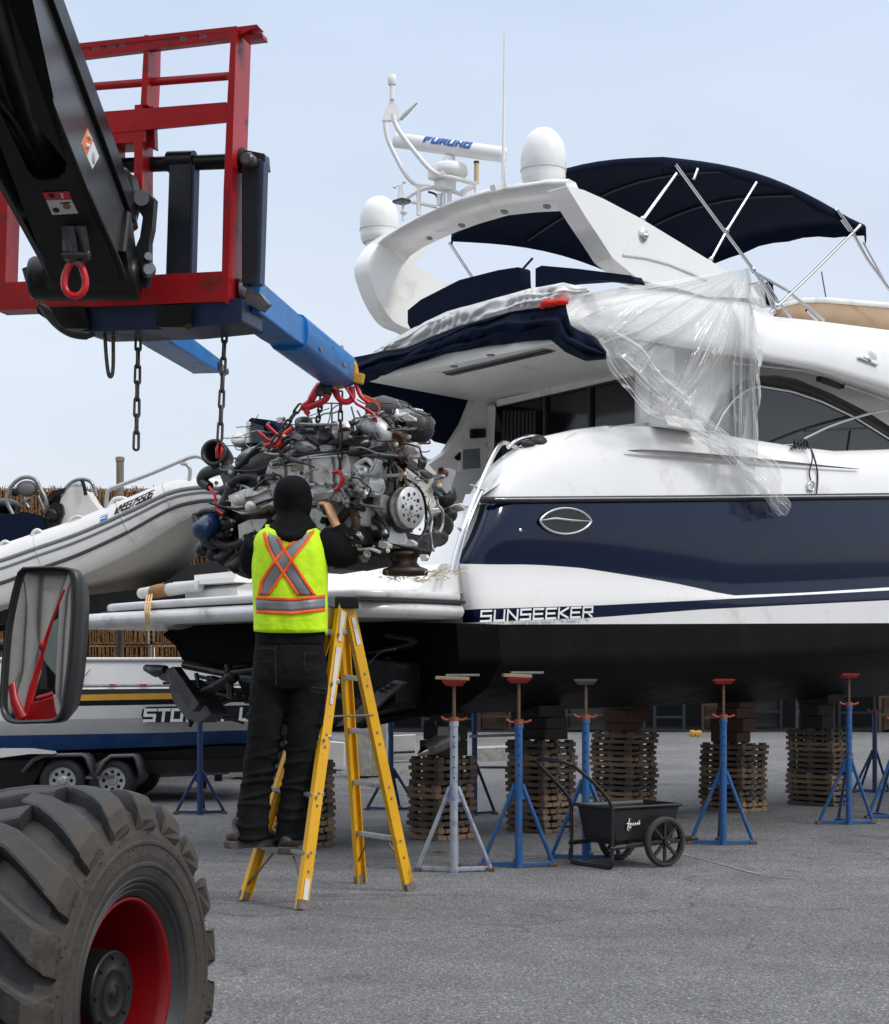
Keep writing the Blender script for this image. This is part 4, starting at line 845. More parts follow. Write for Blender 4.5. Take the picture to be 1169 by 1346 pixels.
q = MB(); q.prism([C(*p, .02) for p in ((62, 400), (318, 392), (318, 424), (240, 432), (112, 436), (62, 420))], CRY * .22, 0); tb(q, 'fork_base_beam', [M('shade darkened blue beam', (.006, .022, .075), .45, var=.3, dirt=(.02, .02, .02), damt=.3)], bevel=.01)  # blue darkened in the paint to give the beam its shade
q = MB(); q.prism([C(*p, -.03) for p in ((204, 402), (250, 400), (250, 424), (240, 430), (206, 430))], CRY * .06); tb(q, 'beam_clamp', BLACK, bevel=.008); q = MB(); q.prism([C(*p, -.02) for p in ((48, 404), (110, 402), (115, 432), (80, 432), (50, 412))], CRY * .1); tb(q, 'beam_clamp', BLACK, bevel=.008)
q = MB(); q.prism([C(*p, .1) for p in ((316, 372), (340, 384), (352, 398), (342, 408), (318, 396))], CRY * .05); q.lathe([(.045, 0), (.045, .02), (.03, .03)], C(318, 381, .12), FR, 14); tb(q, 'fork_heel', STEEL, bevel=.008)
# head knuckle, tilt link
q = MB()
q.prism([C(*p, -.14) for p in ((176, 262), (182, 253), (198, 256), (203, 262), (200, 300), (196, 318), (196, 350), (193, 380), (180, 372), (172, 355), (174, 335), (184, 312), (188, 285), (176, 268))], CRY * .035)
lk = tb(q, 'tilt_link', DSTEEL, bevel=.006)
q = MB(); q.tube([C(186, 260, -.2), C(186, 260, .05)], .03, 14); tb(q, 'link_pin', STEEL, lk); q = MB(); q.lathe([(.03, 0), (.03, .03), (.02, .04)], C(195, 357, -.13), -CRY + FR * .5, 14); tb(q, 'link_pin', STEEL, lk); q = MB(); q.lathe([(.016, 0), (.016, .03)], C(195, 339, -.14), -CRY + FR * .5, 10); tb(q, 'link_pin', STEEL, lk)
q = MB(); q.prism([BP(*p, .05) for p in ((58, 330), (166, 330), (174, 384), (150, 392), (66, 386), (56, 362))], -BN * .2); q.lathe([(.075, -.21), (.085, -.2), (.085, .2), (.075, .21)], P(112, 366, 6.52), V((1, 0, 0)), 24); tb(q, 'boom_head', BLACK, bevel=.012)
q = MB(); q.prism([C(*p, -.1) for p in ((152, 215), (172, 228), (178, 262), (168, 300), (160, 290), (164, 262), (150, 232))], CRY * .06); q.tube([C(160, 225, -.05), C(172, 300, -.12)], .03, 10); tb(q, 'quick_hitch', DSTEEL, bevel=.006)
q = MB(); q.tube(smooth_line([C(*p, -.15) for p in ((40, 362), (44, 378), (54, 402), (70, 424), (90, 438), (112, 442), (124, 438))]), [.014] * 5 + [.02] * 26 + [.014] * 6, 8, flat=.4); q.tube(smooth_line([C(*p, -.16) for p in ((52, 400), (64, 408), (72, 422), (80, 432))]), .01); q.tube([C(36, 352, -.12), C(44, 380, -.12)], .022)
st_ = q.build('ratchet_strap', RUB); tag(st_, 'black strap looped under the left end of the red fork carriage', 'strap')
q = MB(); q.tube(smooth_line([P(*p, 6.9) for p in ((138, 440), (140, 470), (143, 492), (147, 494), (149, 480), (149, 442))]), .008); tag(q.build('wire_loop', CHAIN), 'thin bent wire loop hanging below the carriage beside the left chain', 'wire')
# mirror
MCN = P(50, 850, 4.3); MN = V((-.34, -.94, .03)).normalized()
def MP(px, py, off=0):
    d = V(((px - CX) / F, 1, (CY - py) / F)); o = V((0, 0, CH)); pl = MCN + MN * off
    return o + d * ((pl - o).dot(MN) / d.dot(MN))
gls = [(36, 752), (62, 751), (84, 752), (92, 758), (93, 790), (92, 820), (88, 870), (82, 915), (78, 936), (70, 944), (45, 946), (22, 946), (9, 936), (6, 918), (8, 870), (13, 820), (22, 778), (29, 758)]
outr = [(30, 745), (62, 744), (90, 746), (100, 754), (103, 780), (101, 830), (97, 880), (90, 925), (83, 944), (72, 950), (45, 951), (16, 951), (3, 941), (0, 918), (3, 870), (8, 820), (17, 775), (23, 752)]
back = [(44, 748), (70, 746), (92, 748), (102, 758), (106, 782), (105, 830), (100, 880), (95, 922), (88, 940), (76, 948), (50, 949), (22, 949), (10, 940), (6, 918), (9, 870), (14, 820), (24, 778), (32, 756)]
q = MB(); a = [MP(*p, .004) for p in smooth_line([V((x, y)) for x, y in outr], 3)]; b = [MP(*p, -.012) for p in smooth_line([V((x, y)) for x, y in gls], 3)]; bk = [p - MN * .075 for p in a]
n_ = len(a); cbk = sum(bk, V((0, 0, 0))) / n_
q.rings([b, [p.lerp(r_, .55) + MN * .010 for p, r_ in zip(b, a)], a, [p - MN * .03 for p in a], [p.lerp(cbk, .12) for p in bk], [p.lerp(cbk, .5) - MN * .02 for p in bk]], True, True, 0)
mir = tb(q, 'mirror', M('black mirror plastic', (.014, .014, .015), .35, var=.2, bump=.04, bscale=200))
MIRR = M('mirror glass', (.56, .56, .56), .015, 1., var=.02)
# slightly domed glass
gp = [MP(*p, -.011) for p in smooth_line([V((x, y)) for x, y in gls], 3)]; ctr = sum(gp, V((0, 0, 0))) / len(gp)
q = MB(); q.rings([gp] + [[ctr + (p - ctr) * k + MN * (.0008 * (1 - k * k)) for p in gp] for k in (.85, .7, .55, .4, .25, .12, .04)], True, True); tb(q, 'mirror_glass', MIRR, mir)
q = MB(); q.tube([MP(50, 850, -.07), MP(45, 850, -.16), P(-60, 848, 4.55), P(-400, 850, 4.2)], .018); tb(q, 'mirror_arm', BLACK)
# cab corner: seen only in the mirror
def RF(px, py, dist, off=-.011):
    p = MP(px, py, off); d = (p - V((0, 0, CH))).normalized(); r_ = d - MN * 2 * d.dot(MN); return p + r_ * dist
q = MB()
q.tube(smooth_line([RF(96, 772, 1.5), RF(82, 800, 1.5), RF(62, 850, 1.5), RF(48, 890, 1.5), RF(36, 940, 1.5), RF(28, 1000, 1.5)]), [.012] * 20 + [.015] * 11, 10); q.tube([RF(2, 900, 1.4), RF(14, 926, 1.4), RF(30, 952, 1.4)], .022, 8); q.ell(RF(56, 848, 1.48), (.016, .016, .02), 8, 6)
q.prism([RF(*p, 1.45) for p in ((40, 931), (80, 921), (80, 960), (30, 975))], V((-.06, -.03, 0))); q.tube([RF(50, 924, 1.42), RF(78, 916, 1.42)], .010); tb(q, 'cab_pillar', REDB)
q = MB(); q.prism([RF(*p, 1.75) for p in ((92, 790), (78, 800), (52, 900), (44, 930), (90, 915))], V((-.03, -.02, 0)), 0); q.prism([RF(*p, 1.65) for p in ((92, 812), (78, 818), (66, 846), (62, 868), (90, 890))], V((-.02, -.02, 0)), 1); q.prism([RF(*p, 1.55) for p in ((68, 874), (73, 888), (80, 910), (64, 910))], V((-.05, 0, 0)), 0); tb(q, 'cab_window', [BLACK, M('green tinted glass', (.30, .36, .33), .3)])
# building behind, mirrored in the glass
q = MB(); r_d = (RF(50, 850, 10) - RF(50, 850, 0)).normalized(); wc = RF(50, 850, 9.5); wc.z = 0; side_ = V((-r_d.y, r_d.x, 0)).normalized(); inn = V((r_d.x, r_d.y, 0)).normalized()
q.prism([wc - side_ * 5, wc + side_ * 9, wc + side_ * 9 + V((0, 0, 6.5)), wc - side_ * 5 + V((0, 0, 6.5))], inn * .3)
wh = q.build('warehouse', M('grey cladding', (.44, .415, .38), .7, var=.12, streak=(6, 6, .3), scale=2, dirt=(.2, .18, .16), damt=.25)); tag(wh, 'grey clad warehouse wall reflected in the side mirror', 'building')
q = MB()
for k in range(56): p = wc + side_ * (-5 + k * .25) - inn * .02; q.bar(p, p + V((0, 0, 6.4)), .018, .03)
for z in (1.2, 2.6, 4.2): q.bar(wc - side_ * 5 - inn * .03 + V((0, 0, z)), wc + side_ * 9 - inn * .03 + V((0, 0, z)), .05, .05, m=1)
q.build('cladding_ribs', [M('grey rib', (.07, .066, .06), .7), BLACK], wh).matrix_parent_inverse = Matrix.Translation(-wh.location)

# ------------------------------------------------------------------ chains
def chain(p0, p1, link=.075, wd=.030, r_=.0052, name='chain', label='', mats=None, turn=0., group=None):
    p0, p1 = V(p0), V(p1); d = (p1 - p0); n = max(1, round(d.length / (link * .74))); d.normalize(); _, a, b = basis(d, V((0, 1, 0)))
    q = MB(); stp = (p1 - p0).length / n
    for i in range(n):
        c = p0 + d * stp * (i + .5); s_ = (a * math.cos(turn) + b * math.sin(turn)) if i % 2 == 0 else (b * math.cos(turn) - a * math.sin(turn)); pts = []
        hl = link / 2 - wd / 2
        for k in range(16):
            t_ = 2 * math.pi * k / 16; pts.append(c + s_ * (wd / 2 - r_) * math.cos(t_) + d * ((wd / 2 - r_) * math.sin(t_) + (hl if math.sin(t_) >= 0 else -hl)))
        q.tube(pts, r_, 6, 0, loop=True)
    o = q.build(name, mats or CHAIN); return tag(o, label, 'chain', group)
chain(P(182, 438, 7.0), P(179, 590, 7.0), .092, .034, .0062, label='long loose chain hanging free from the left end of the fork beam', group='lifting chains', turn=.5)
chain(P(296, 428, 6.9), P(289, 578, 6.9), .088, .032, .006, label='chain hanging from the beam down to the dark exhaust ring of the engine', group='lifting chains', turn=.5)
q = MB(); q.tube([P(*p, 6.92) for p in ((289, 578), (285, 590), (286, 602), (290, 602), (292, 590))], .006, 8, loop=True); tag(q.build('chain_hook', REDB), 'red hook at the end of the chain inside the exhaust ring', 'hook')
EC = P(430, 640, 9.0); E_X = V((.78, -.63, 0)).normalized(); EYAW = math.atan2(E_X.y, E_X.x)
chain(P(396, 532, 8.5), P(352, 592, 8.75), .085, .036, .006, label='short slanting chain from the red grab hook down to the top of the engine', group='lifting chains', turn=.6)
chain(P(424, 520, 8.4), P(413, 580, 8.8), .07, .030, .005, label='dark chain dropping from the fork tip behind the slanting chain', group='lifting chains', turn=.4)
chain(P(448, 515, 8.4), P(447, 640, 8.62), .07, .030, .005, label='dark chain hanging down the front of the engine right of the mechanic', group='lifting chains', turn=.4)
q = MB()
def HP(*p, d=8.38): return P(*p, d)
q.tube(smooth_line([HP(*p) for p in ((432, 497), (424, 503), (416, 513), (408, 527), (398, 535))]), [.012] * 8 + [.02] * 10 + [.016] * 7, 10); q.tube(smooth_line([HP(*p) for p in ((431, 498), (432, 515), (427, 526), (414, 532), (402, 536), (396, 534))]), .017, 10); q.tube([HP(402, 536), HP(404, 543), HP(402, 545)], .016); q.lathe([(.03, -.02), (.03, .02)], HP(422, 513), V((.3, -1, 0)), 14, 1)
tag(q.build('grab_hook', [REDB, DSTEEL]), 'large red grab hook slanting from the fork tip to the short chain', 'hook')
q = MB(); q.tube(smooth_line([P(*p, 8.75) for p in ((384, 563), (372, 573), (362, 582), (348, 586))]), .013); q.tube([P(*p, 8.74) for p in ((350, 558), (362, 569), (372, 578))], .009); q.tube([P(*p, 8.74) for p in ((340, 568), (352, 578), (364, 582))], .008); q.tube([P(*p, 8.74) for p in ((370, 574), (368, 584), (358, 588))], .011); q.tube([P(*p, 8.74) for p in ((362, 582), (366, 588), (370, 580))], .011)
tag(q.build('chain_shortener', REDB), 'red forked chain shortener lying on the left top of the engine', 'hook')
q = MB()
q.tube(smooth_line([HP(*p) for p in ((440, 503), (442, 518), (452, 528), (463, 524), (462, 508))]), .016, 8, flat=.5); q.tube(smooth_line([HP(*p) for p in ((452, 505), (462, 520), (468, 530), (478, 536), (492, 546), (496, 556))]), [.014] * 20 + [.02] * 6 + [.014] * 5, 8, flat=.5); q.tube(smooth_line([HP(*p) for p in ((466, 500), (474, 520), (486, 530))]), .010)
tag(q.build('red_sling', REDB), 'red sling loops wrapped round the yellow banded fork tip', 'sling')
q = MB()
for k in range(7): q.tube(smooth_line([HP(470 + k * 2, 518 + k), HP(480 + 3 * k, 520 + 2 * k + random.uniform(-2, 2)), HP(497 + random.uniform(-4, 4), 526 + 3 * k)]), .003, 5, k % 2)
tag(q.build('frayed_twine', [M('orange twine', (.6, .22, .05), .8), M('red twine', (.5, .03, .05), .8)]), 'tangle of orange and red twine beside the fork tip', 'twine')
q = MB(); q.tube([HP(428, 510), HP(437, 512)], .035, 12, 0); q.tube([HP(438, 512), HP(440, 505)], .03, 12, 1); tag(q.build('shackle', [DSTEEL, M('brass pin', (.35, .22, .1), .4, .6)]), 'dark shackle with a brass pin under the fork tip', 'shackle')
# ------------------------------------------------------------------ hanging engine
EF = Frame(EC, EYAW); E, EX = EF.y, EF.x
eng = thing('marine_engine', 'large dirty marine diesel engine hanging on chains over the swim platform', 'engine', EC, EYAW)
CREAM = M('dirty cream engine paint', (.60, .57, .52), .34, .1, var=.12, scale=7, dirt=(.07, .05, .035), damt=.24, dscale=9, bump=.08, bscale=50)
OIL = M('oily black casting', (.014, .014, .014), .38, .2, var=.5, scale=16, dirt=(.07, .055, .045), damt=.25, dscale=14, bump=.25, bscale=70)
ALU = M('cast aluminium', (.58, .575, .56), .36, .35, var=.18, scale=18, dirt=(.07, .055, .045), damt=.32, dscale=12, bump=.12, bscale=90)
RUST = M('rusty exhaust', (.085, .036, .018), .8, .1, var=.5, scale=22, dirt=(.03, .02, .016), damt=.4, dscale=16, bump=.3)
HOSE = M('engine hose rubber', (.015, .015, .016), .45, var=.4, scale=20)
BLUF = M('blue filter paint', (.014, .04, .13), .3, var=.2, dirt=(.02, .02, .02), damt=.3, dscale=20)
GLOSSG = M('dusty grey cover', (.27, .27, .275), .25, .2, var=.25, scale=9, dirt=(.06, .055, .05), damt=.3)
def W2E(v): return Matrix.Rotation(-EYAW, 3, 'Z') @ V(v)
def eprism(pts, y, th, m, name, bev=.006, par=None, **k): q = MB(); q.prism([E(*p, y) for p in pts], (0, th, 0)); return q.build(name, m, par or eng, bevel=bev, **k)
def elathe(prof, px, py, y, axis, m, name, n=22, par=None): q = MB(); q.lathe(prof, E(px, py, y), W2E(axis), n); return q.build(name, m, par or eng)
def etube(pts, y, r, m, name, n=8, par=None, sm=True):
    pp = [E(p[0], p[1], p[2] if len(p) > 2 else y) for p in pts]; pp = smooth_line(pp) if sm and len(pp) > 2 else pp
    if isinstance(r, (list, tuple)): r = [lerp(r[int(i * (len(r) - 1) / (len(pp) - 1 + 1e-9))], r[min(len(r) - 1, int(i * (len(r) - 1) / (len(pp) - 1 + 1e-9)) + 1)], (i * (len(r) - 1) / (len(pp) - 1 + 1e-9)) % 1) for i in range(len(pp))]
    q = MB(); q.tube(pp, r, n); return q.build(name, m, par or eng)
CAMD = V((.09, -1, -.1))        # towards the camera
LFT = V((-.63, -.78, 0))        # out of the engine's near flank
FRT = V((.78, -.63, 0))         # out of the engine's front
# masses
q = MB(); q.box((-.10, .02, -.10), (1.02, .42, .46)); q.build('crankcase', OIL, eng, bevel=.03)
q = MB(); q.prism([V((-.5, -.15, -.30)), V((.42, -.15, -.30)), V((.34, -.15, -.43)), V((-.05, -.15, -.46)), V((-.38, -.15, -.40))], (0, .32, 0)); q.build('oil_pan', OIL, eng, bevel=.02)
q = MB(); q.box((-.12, .12, .22), (.95, .40, .22)); q.build('far_cylinder_bank', OIL, eng, bevel=.03)
# near flank
eprism([(347, 628), (354, 608), (368, 600), (410, 596), (456, 592), (461, 612), (458, 640), (440, 647), (404, 646), (362, 643)], -.27, .2, CREAM, 'rocker_cover', .025, seg=3)
eprism([(345, 640), (380, 644), (460, 642), (460, 652), (380, 656), (340, 652)], -.30, .1, ALU, 'head_flange', .006)
for x in (372, 405, 436): etube([(x, 600), (x + 3, 622), (x + 1, 645)], -.278, .006, STEEL, 'clamp_rod', 6)
eprism([(304, 655), (318, 646), (344, 641), (360, 645), (386, 641), (386, 660), (372, 666), (352, 664), (338, 672), (318, 676), (304, 670)], -.31, .12, CREAM, 'exhaust_manifold', .02, seg=3)
eprism([(300, 652), (320, 643), (345, 639), (352, 643), (338, 650), (318, 655), (302, 660)], -.335, .04, ALU, 'manifold_flange', .006)
eprism([(313, 690), (328, 683), (350, 682), (356, 700), (352, 740), (338, 749), (324, 738), (315, 712)], -.27, .2, CREAM, 'bell_housing', .018)
eprism([(388, 646), (420, 648), (452, 655), (470, 662), (468, 690), (440, 700), (400, 700), (386, 680)], -.24, .14, ALU, 'engine_side_plate', .012)
etube([(432, 690), (446, 684), (462, 668), (468, 690), (456, 712)], -.25, .024, RUST, 'exhaust_pipe', 12)
eprism([(454, 680), (470, 676), (474, 716), (458, 719)], -.20, .10, OIL, 'heat_shield', .012)
etube([(425, 655), (440, 648), (452, 650), (456, 662)], -.30, [.02, .024, .022, .018], CREAM, 'coolant_pipe', 10)
etube([(394, 652), (410, 664), (432, 660), (446, 640), (455, 655)], -.325, .010, STEEL, 'fuel_rail')
eprism([(412, 650), (436, 646), (448, 654), (446, 660), (430, 655), (414, 660)], -.33, .03, ALU, 'bracket', .004)
etube([(438, 622), (446, 620), (450, 630), (446, 642), (440, 644)], -.33, .011, REDB, 'red_loop')
elathe([(.028, 0), (.03, .03), (.024, .05), (.010, .052)], 318, 658, -.34, LFT, CREAM, 'core_plug')
elathe([(.026, 0), (.03, .02), (.03, .06), (.02, .07), (.006, .072)], 338, 667, -.33, LFT, ALU, 'thermostat_cap')
etube([(276, 661), (300, 668), (322, 668), (345, 660), (362, 655)], -.36, .008, BLACK, 'flat_strap', 6)
# left (aft) end: exhaust ring, scroll, blue filter, black blobs
q = MB(); q.lathe([(.050, -.14), (.058, -.10), (.070, -.02), (.076, .03), (.074, .05), (.062, .055), (.054, .045), (.05, 0), (.046, -.1), (.0, -.1)], E(285, 597, -.25), W2E(V((-.22, -1, .10))), 30, cap=False); q.build('exhaust_ring', M('sooty grey steel', (.06, .06, .062), .5, .5, var=.3, dirt=(.02, .02, .02), damt=.4, dscale=12), eng)
etube([(276, 640), (266, 632), (272, 622), (292, 616), (306, 622), (305, 638), (290, 646)], -.24, [.026, .034, .036, .034, .03, .026], DSTEEL, 'turbine_scroll', 12)
etube([(296, 615), (306, 640), (300, 660), (285, 672)], -.22, [.04, .05, .05, .04], DSTEEL, 'turbo_neck', 12)
elathe([(.03, 0), (.042, .02), (.044, .05), (.03, .06), (.012, .062)], 318, 583, -.1, V((-.3, -.8, .5)), ALU, 'filler_cap')
q = MB(); q.ell(E(342, 604, -.2), (.17, .10, .075), 18, 10, Matrix.Rotation(R(-8), 3, 'Y')); cov = q.build('grey_cover', GLOSSG, eng)
q = MB(); q.ell(E(322, 603, -.285), (.055, .03, .035), 14, 8); q.build('cover_lens', M('dull dark lens', (.03, .03, .035), .12), cov)
etube([(312, 615), (330, 597), (346, 583)], -.30, .016, HOSE, 'prop_strut', 10)
q = MB(); q.prism([E(*p, -.1) for p in ((327, 552), (331, 549), (354, 552), (364, 560), (369, 578), (352, 582), (329, 582))], (0, .16, 0), 0); q.prism([E(*p, -.115) for p in ((330, 555), (346, 560), (352, 581), (331, 582))], (0, .012, 0), 1); q.prism([E(*p, -.12) for p in ((324, 554), (327, 554), (327, 582), (323, 582))], (0, .15, 0), 2); q.build('control_box', [CANV, BLACKGL, WHITE], eng, bevel=.006)
elathe([(.022, 0), (.052, .01), (.056, .05), (.056, .12), (.046, .14), (.02, .145)], 283, 684, -.28, V((-.5, -.6, -.5)), BLUF, 'oil_filter')
etube([(262, 676), (270, 672), (288, 672), (296, 676)], -.30, .018, HOSE, 'filter_clamp')
q = MB(); q.ell(E(286, 706, -.22), (.115, .1, .075), 14, 8); q.ell(E(268, 700, -.26), (.06, .05, .03), 10, 6); q.ell(E(300, 690, -.24), (.06, .06, .05), 12, 7); q.build('starter_housing', OIL, eng)
etube([(262, 676), (256, 678), (264, 690), (280, 700)], -.3, [.006, .02, .03, .05], OIL, 'starter_nose', 10)
q = MB(); q.ell(E(268, 722, -.2), (.05, .05, .045), 12, 8); q.ell(E(282, 728, -.18), (.06, .05, .05), 12, 8); q.build('raw_water_pump', OIL, eng)
for (x0, y0, x1, y1) in ((290, 735, 306, 720), (306, 745, 322, 728)):
    q = MB(); q.tube([E(x0, y0, -.24), E(x1, y1, -.2)], .034, 16, 0); q.lathe([(.038, 0), (.038, .02), (.03, .021), (.028, -.02), (.001, -.02)], E(x0, y0, -.24), E(x0, y0, -.24) - E(x1, y1, -.2), 16, 1); q.build('exhaust_stub', [DSTEEL, OIL], eng)
etube([(300, 705), (318, 720), (316, 745), (330, 752)], -.2, .04, OIL, 'lower_hose', 12)
etube([(275, 640), (282, 650), (285, 668), (293, 676)], -.33, .008, REDB, 'red_cable_tie', 6)
# top clutter
q = MB(); q.prism([E(*p, -.2) for p in ((380, 600), (392, 582), (430, 574), (470, 570), (486, 580), (480, 592), (420, 600))], (0, .4, 0)); q.build('intake_plenum', GLOSSG, eng, bevel=.03, seg=3)
q = MB(); q.ell(E(404, 590, -.22), (.07, .07, .035), 14, 7, Matrix.Rotation(R(20), 3, 'Y')); q.ell(E(380, 603, -.24), (.08, .05, .03), 12, 7, Matrix.Rotation(R(-25), 3, 'Y')); q.ell(E(372, 587, -.2), (.06, .06, .03), 12, 7); q.build('lagging_wrap', M('grey foil lagging', (.30, .30, .305), .35, .4, var=.4, scale=25, bump=.9, bscale=45, dirt=(.03, .03, .03), damt=.3), eng)
for pts, r_ in (([(360, 612), (400, 604), (440, 598), (480, 594), (510, 590)], .013), ([(366, 606), (410, 596), (450, 592), (500, 582)], .014), ([(388, 572), (410, 566), (432, 572), (455, 568), (476, 574)], .013), ([(405, 575), (425, 585), (450, 580), (470, 588)], .018), ([(352, 596), (372, 584), (392, 574), (398, 562)], .014), ([(440, 566), (462, 556), (490, 556), (512, 566)], .014)):
    etube(pts, -.26, r_, HOSE, 'hose', 10)
q = MB(); q.lathe([(.045, 0), (.05, .03), (.048, .06), (.036, .062), (.034, .0)], E(400, 566, -.1), W2E(V((0, -.6, .8))), 18, cap=False); q.build('hose_ring', HOSE, eng)
q = MB(); q.lathe([(.03, 0), (.05, .012), (.05, .06), (.035, .07)], E(432, 578, -.22), W2E(V((-.2, -.9, .3))), 18); q.lathe([(.03, 0), (.05, .012), (.05, .06), (.035, .07)], E(455, 582, -.22), W2E(V((-.2, -.9, .3))), 18); q.build('air_valve', HOSE, eng)
eprism([(430, 562), (436, 554), (455, 553), (458, 566), (436, 570)], -.16, .1, M('maroon cover', (.14, .03, .035), .5, var=.3, dirt=(.03, .02, .02)), 'maroon_box', .008)
# upper right: black filters and stanchion
q = MB(); q.tube([E(488, 536, .1), E(502, 538, .1), E(528, 546, .1), E(540, 548, .1)], [.05, .075, .075, .05], 18); q.build('air_filter', HOSE, eng)
q = MB(); q.tube([E(544, 572, .05), E(552, 560, .05), E(560, 548, .05)], [.06, .075, .06], 16); q.ell(E(552, 562, -.0), (.075, .08, .085), 14, 9); q.build('air_filter', HOSE, eng)
etube([(520, 540), (524, 548), (540, 545)], .0, .02, ALU, 'filter_clamp')
eprism([(538, 546), (546, 543), (545, 560), (541, 590), (535, 590), (537, 560)], .05, .05, ALU, 'filter_stanchion', .005)
eprism([(522, 538), (546, 536), (550, 546), (540, 552), (524, 548)], .02, .06, ALU, 'stanchion_plate', .006)
q = MB(); q.tube([E(500, 556, -.05), E(530, 560, .05), E(538, 568, .1)], .05, 14); q.build('intake_duct', OIL, eng)
q = MB(); q.prism([E(*p, .0) for p in ((480, 566), (505, 552), (528, 560), (530, 600), (500, 600))], (0, .15, 0)); q.build('charge_cooler', ALU, eng, bevel=.03)
# front: silver turbo, thermostat housing, webs, pulleys
q = MB(); q.tube(smooth_line([E(474, 560, -.25), E(484, 557, -.27), E(498, 564, -.27), E(503, 576, -.25), E(494, 588, -.22), E(482, 590, -.2)]), [.024] * 6 + [.05] * 12 + [.045] * 13, 16); q.lathe([(.055, 0), (.06, .05), (.045, .09), (.03, .1)], E(462, 570, -.22), W2E(V((-.75, -.5, .2))), 20); q.build('turbocharger', M('bright cast alloy', (.55, .545, .535), .38, .6, var=.1, scale=15, dirt=(.12, .1, .08), damt=.25, dscale=12, bump=.08), eng)
for x in (484, 490, 496): etube([(x, 568), (x + 3, 576)], -.325, .006, OIL, 'vent_slot', 6, sm=False)
q = MB(); q.tube([E(478, 600, -.1), E(500, 592, -.15), E(518, 582, -.18)], [.05, .055, .05], 16, 0); q.lathe([(.052, 0), (.054, .02), (.036, .022), (.034, -.02), (.001, -.03)], E(519, 581, -.2), W2E(V((.45, -.9, .1))), 20, 1); q.build('thermostat_housing', [CREAM, RUST], eng)
q = MB(); q.ell(E(531, 592, -.1), (.045, .04, .035), 12, 8); q.lathe([(.03, 0), (.03, .05), (.02, .06)], E(538, 590, -.12), W2E(FRT), 14); q.build('water_neck', CREAM, eng)
for pts in ([(468, 612), (482, 604), (492, 612), (496, 604)], [(470, 618), (484, 624), (492, 612)], [(484, 624), (478, 632), (462, 628)], [(484, 624), (492, 622), (500, 606)]): etube(pts, -.29, .013, ALU, 'web_bracket', 8)
eprism([(456, 618), (478, 618), (486, 630), (484, 644), (478, 652), (470, 650), (462, 636)], -.26, .12, ALU, 'fuel_pump', .015)
q = MB(); q.tube([E(458, 628, -.28), E(478, 632, -.29)], .034, 14); q.tube([E(470, 640, -.28), E(482, 652, -.26)], [.03, .02], 12); q.build('pump_barrel', ALU, eng)
def epul(px, py, x, r_, wd, m, name, holes=0, hub=.02):
    c = EX(px, py, x); q = MB(); q.lathe([(r_ * .86, -wd), (r_, -wd), (r_, -wd * .7), (r_ * .93, -wd * .6), (r_, -wd * .48), (r_ * .93, -wd * .36), (r_, -wd * .24), (r_, -.004), (r_ * .97, 0), (r_ * .3, .0), (r_ * .28, .001), (r_ * .0005, .001)], c, (1, 0, 0), 44)
    for k in range(holes):
        t_ = 2 * math.pi * k / holes; rr_ = r_ * (.62 if k % 2 else .70); s_ = r_ * (.105 if k % 2 else .08)
        q.lathe([(s_, -.009), (s_, .0015), (s_ * .8, .0018)], c + V((0, math.cos(t_), math.sin(t_))) * rr_, (1, 0, 0), 12, 1)
        t_ += math.pi / holes; q.lathe([(r_ * .04, -.009), (r_ * .04, .003)], c + V((0, math.cos(t_), math.sin(t_))) * r_ * .44, (1, 0, 0), 8, 1)
    q.lathe([(r_ * .13, -.009), (r_ * .13, .003), (r_ * .05, .004)], c, (1, 0, 0), 12, 1)
    return q.build(name, [m, OIL], eng)
PUL = M('bright pulley', (.56, .545, .52), .32, .55, var=.1, scale=25, dirt=(.14, .11, .09), damt=.2, dscale=14)
epul(541, 667, .60, .108, .055, PUL, 'crank_pulley', 10)
epul(534, 672, .545, .112, .05, DSTEEL, 'pulley_damper')
epul(506, 615, .47, .062, .03, ALU, 'idler_pulley', 0); epul(503, 609, .46, .070, .02, HOSE, 'idler_backing')
q = MB(); c = EX(494, 641, .50); q.lathe([(.045, -.03), (.045, .02), (.034, .021), (.03, -.03), (.01, -.03)], c, (.9, -.4, .1), 22); q.build('pump_flange', CREAM, eng)
epul(504, 650, .42, .075, .03, DSTEEL, 'water_pump_pulley')
q = MB(); q.prism([EX(*p, .46) for p in ((506, 690), (490, 665), (492, 650), (510, 655), (520, 690), (530, 720), (520, 722), (500, 712))], (.05, 0, 0)); q.build('timing_cover', ALU, eng, bevel=.01)
q = MB(); belt = [EX(*p, .50) for p in ((512, 603), (520, 640), (519, 690), (530, 712), (548, 712), (560, 690), (556, 650), (535, 630), (512, 630))]; belt = smooth_line(belt + [belt[0]]); q.tube(belt[:-1], .010, 6, loop=True, flat=.4); q.build('drive_belt', HOSE, eng)
q = MB(); q.prism([EX(*p, .38) for p in ((528, 598), (538, 592), (566, 622), (560, 640), (568, 662), (560, 672), (536, 640), (526, 630))], (.04, 0, 0)); q.build('front_plate', CREAM, eng, bevel=.012)
q = MB(); q.lathe([(.062, 0), (.062, .012), (.05, .016), (.006, .018)], EX(540, 626, .425), (1, 0, 0), 26); q.tube(smooth_line([EX(536, 620, .445), EX(535, 628, .445), EX(540, 634, .445)]), .005, 6, 0); q.build('cover_disc', CREAM, eng)
q = MB(); q.prism([EX(*p, .42) for p in ((526, 608), (536, 604), (566, 626), (562, 630))], (.03, 0, 0)); q.tube([EX(534, 612, .47), EX(562, 634, .47)], .009, 6); q.build('tension_arm', DSTEEL, eng, bevel=.005)
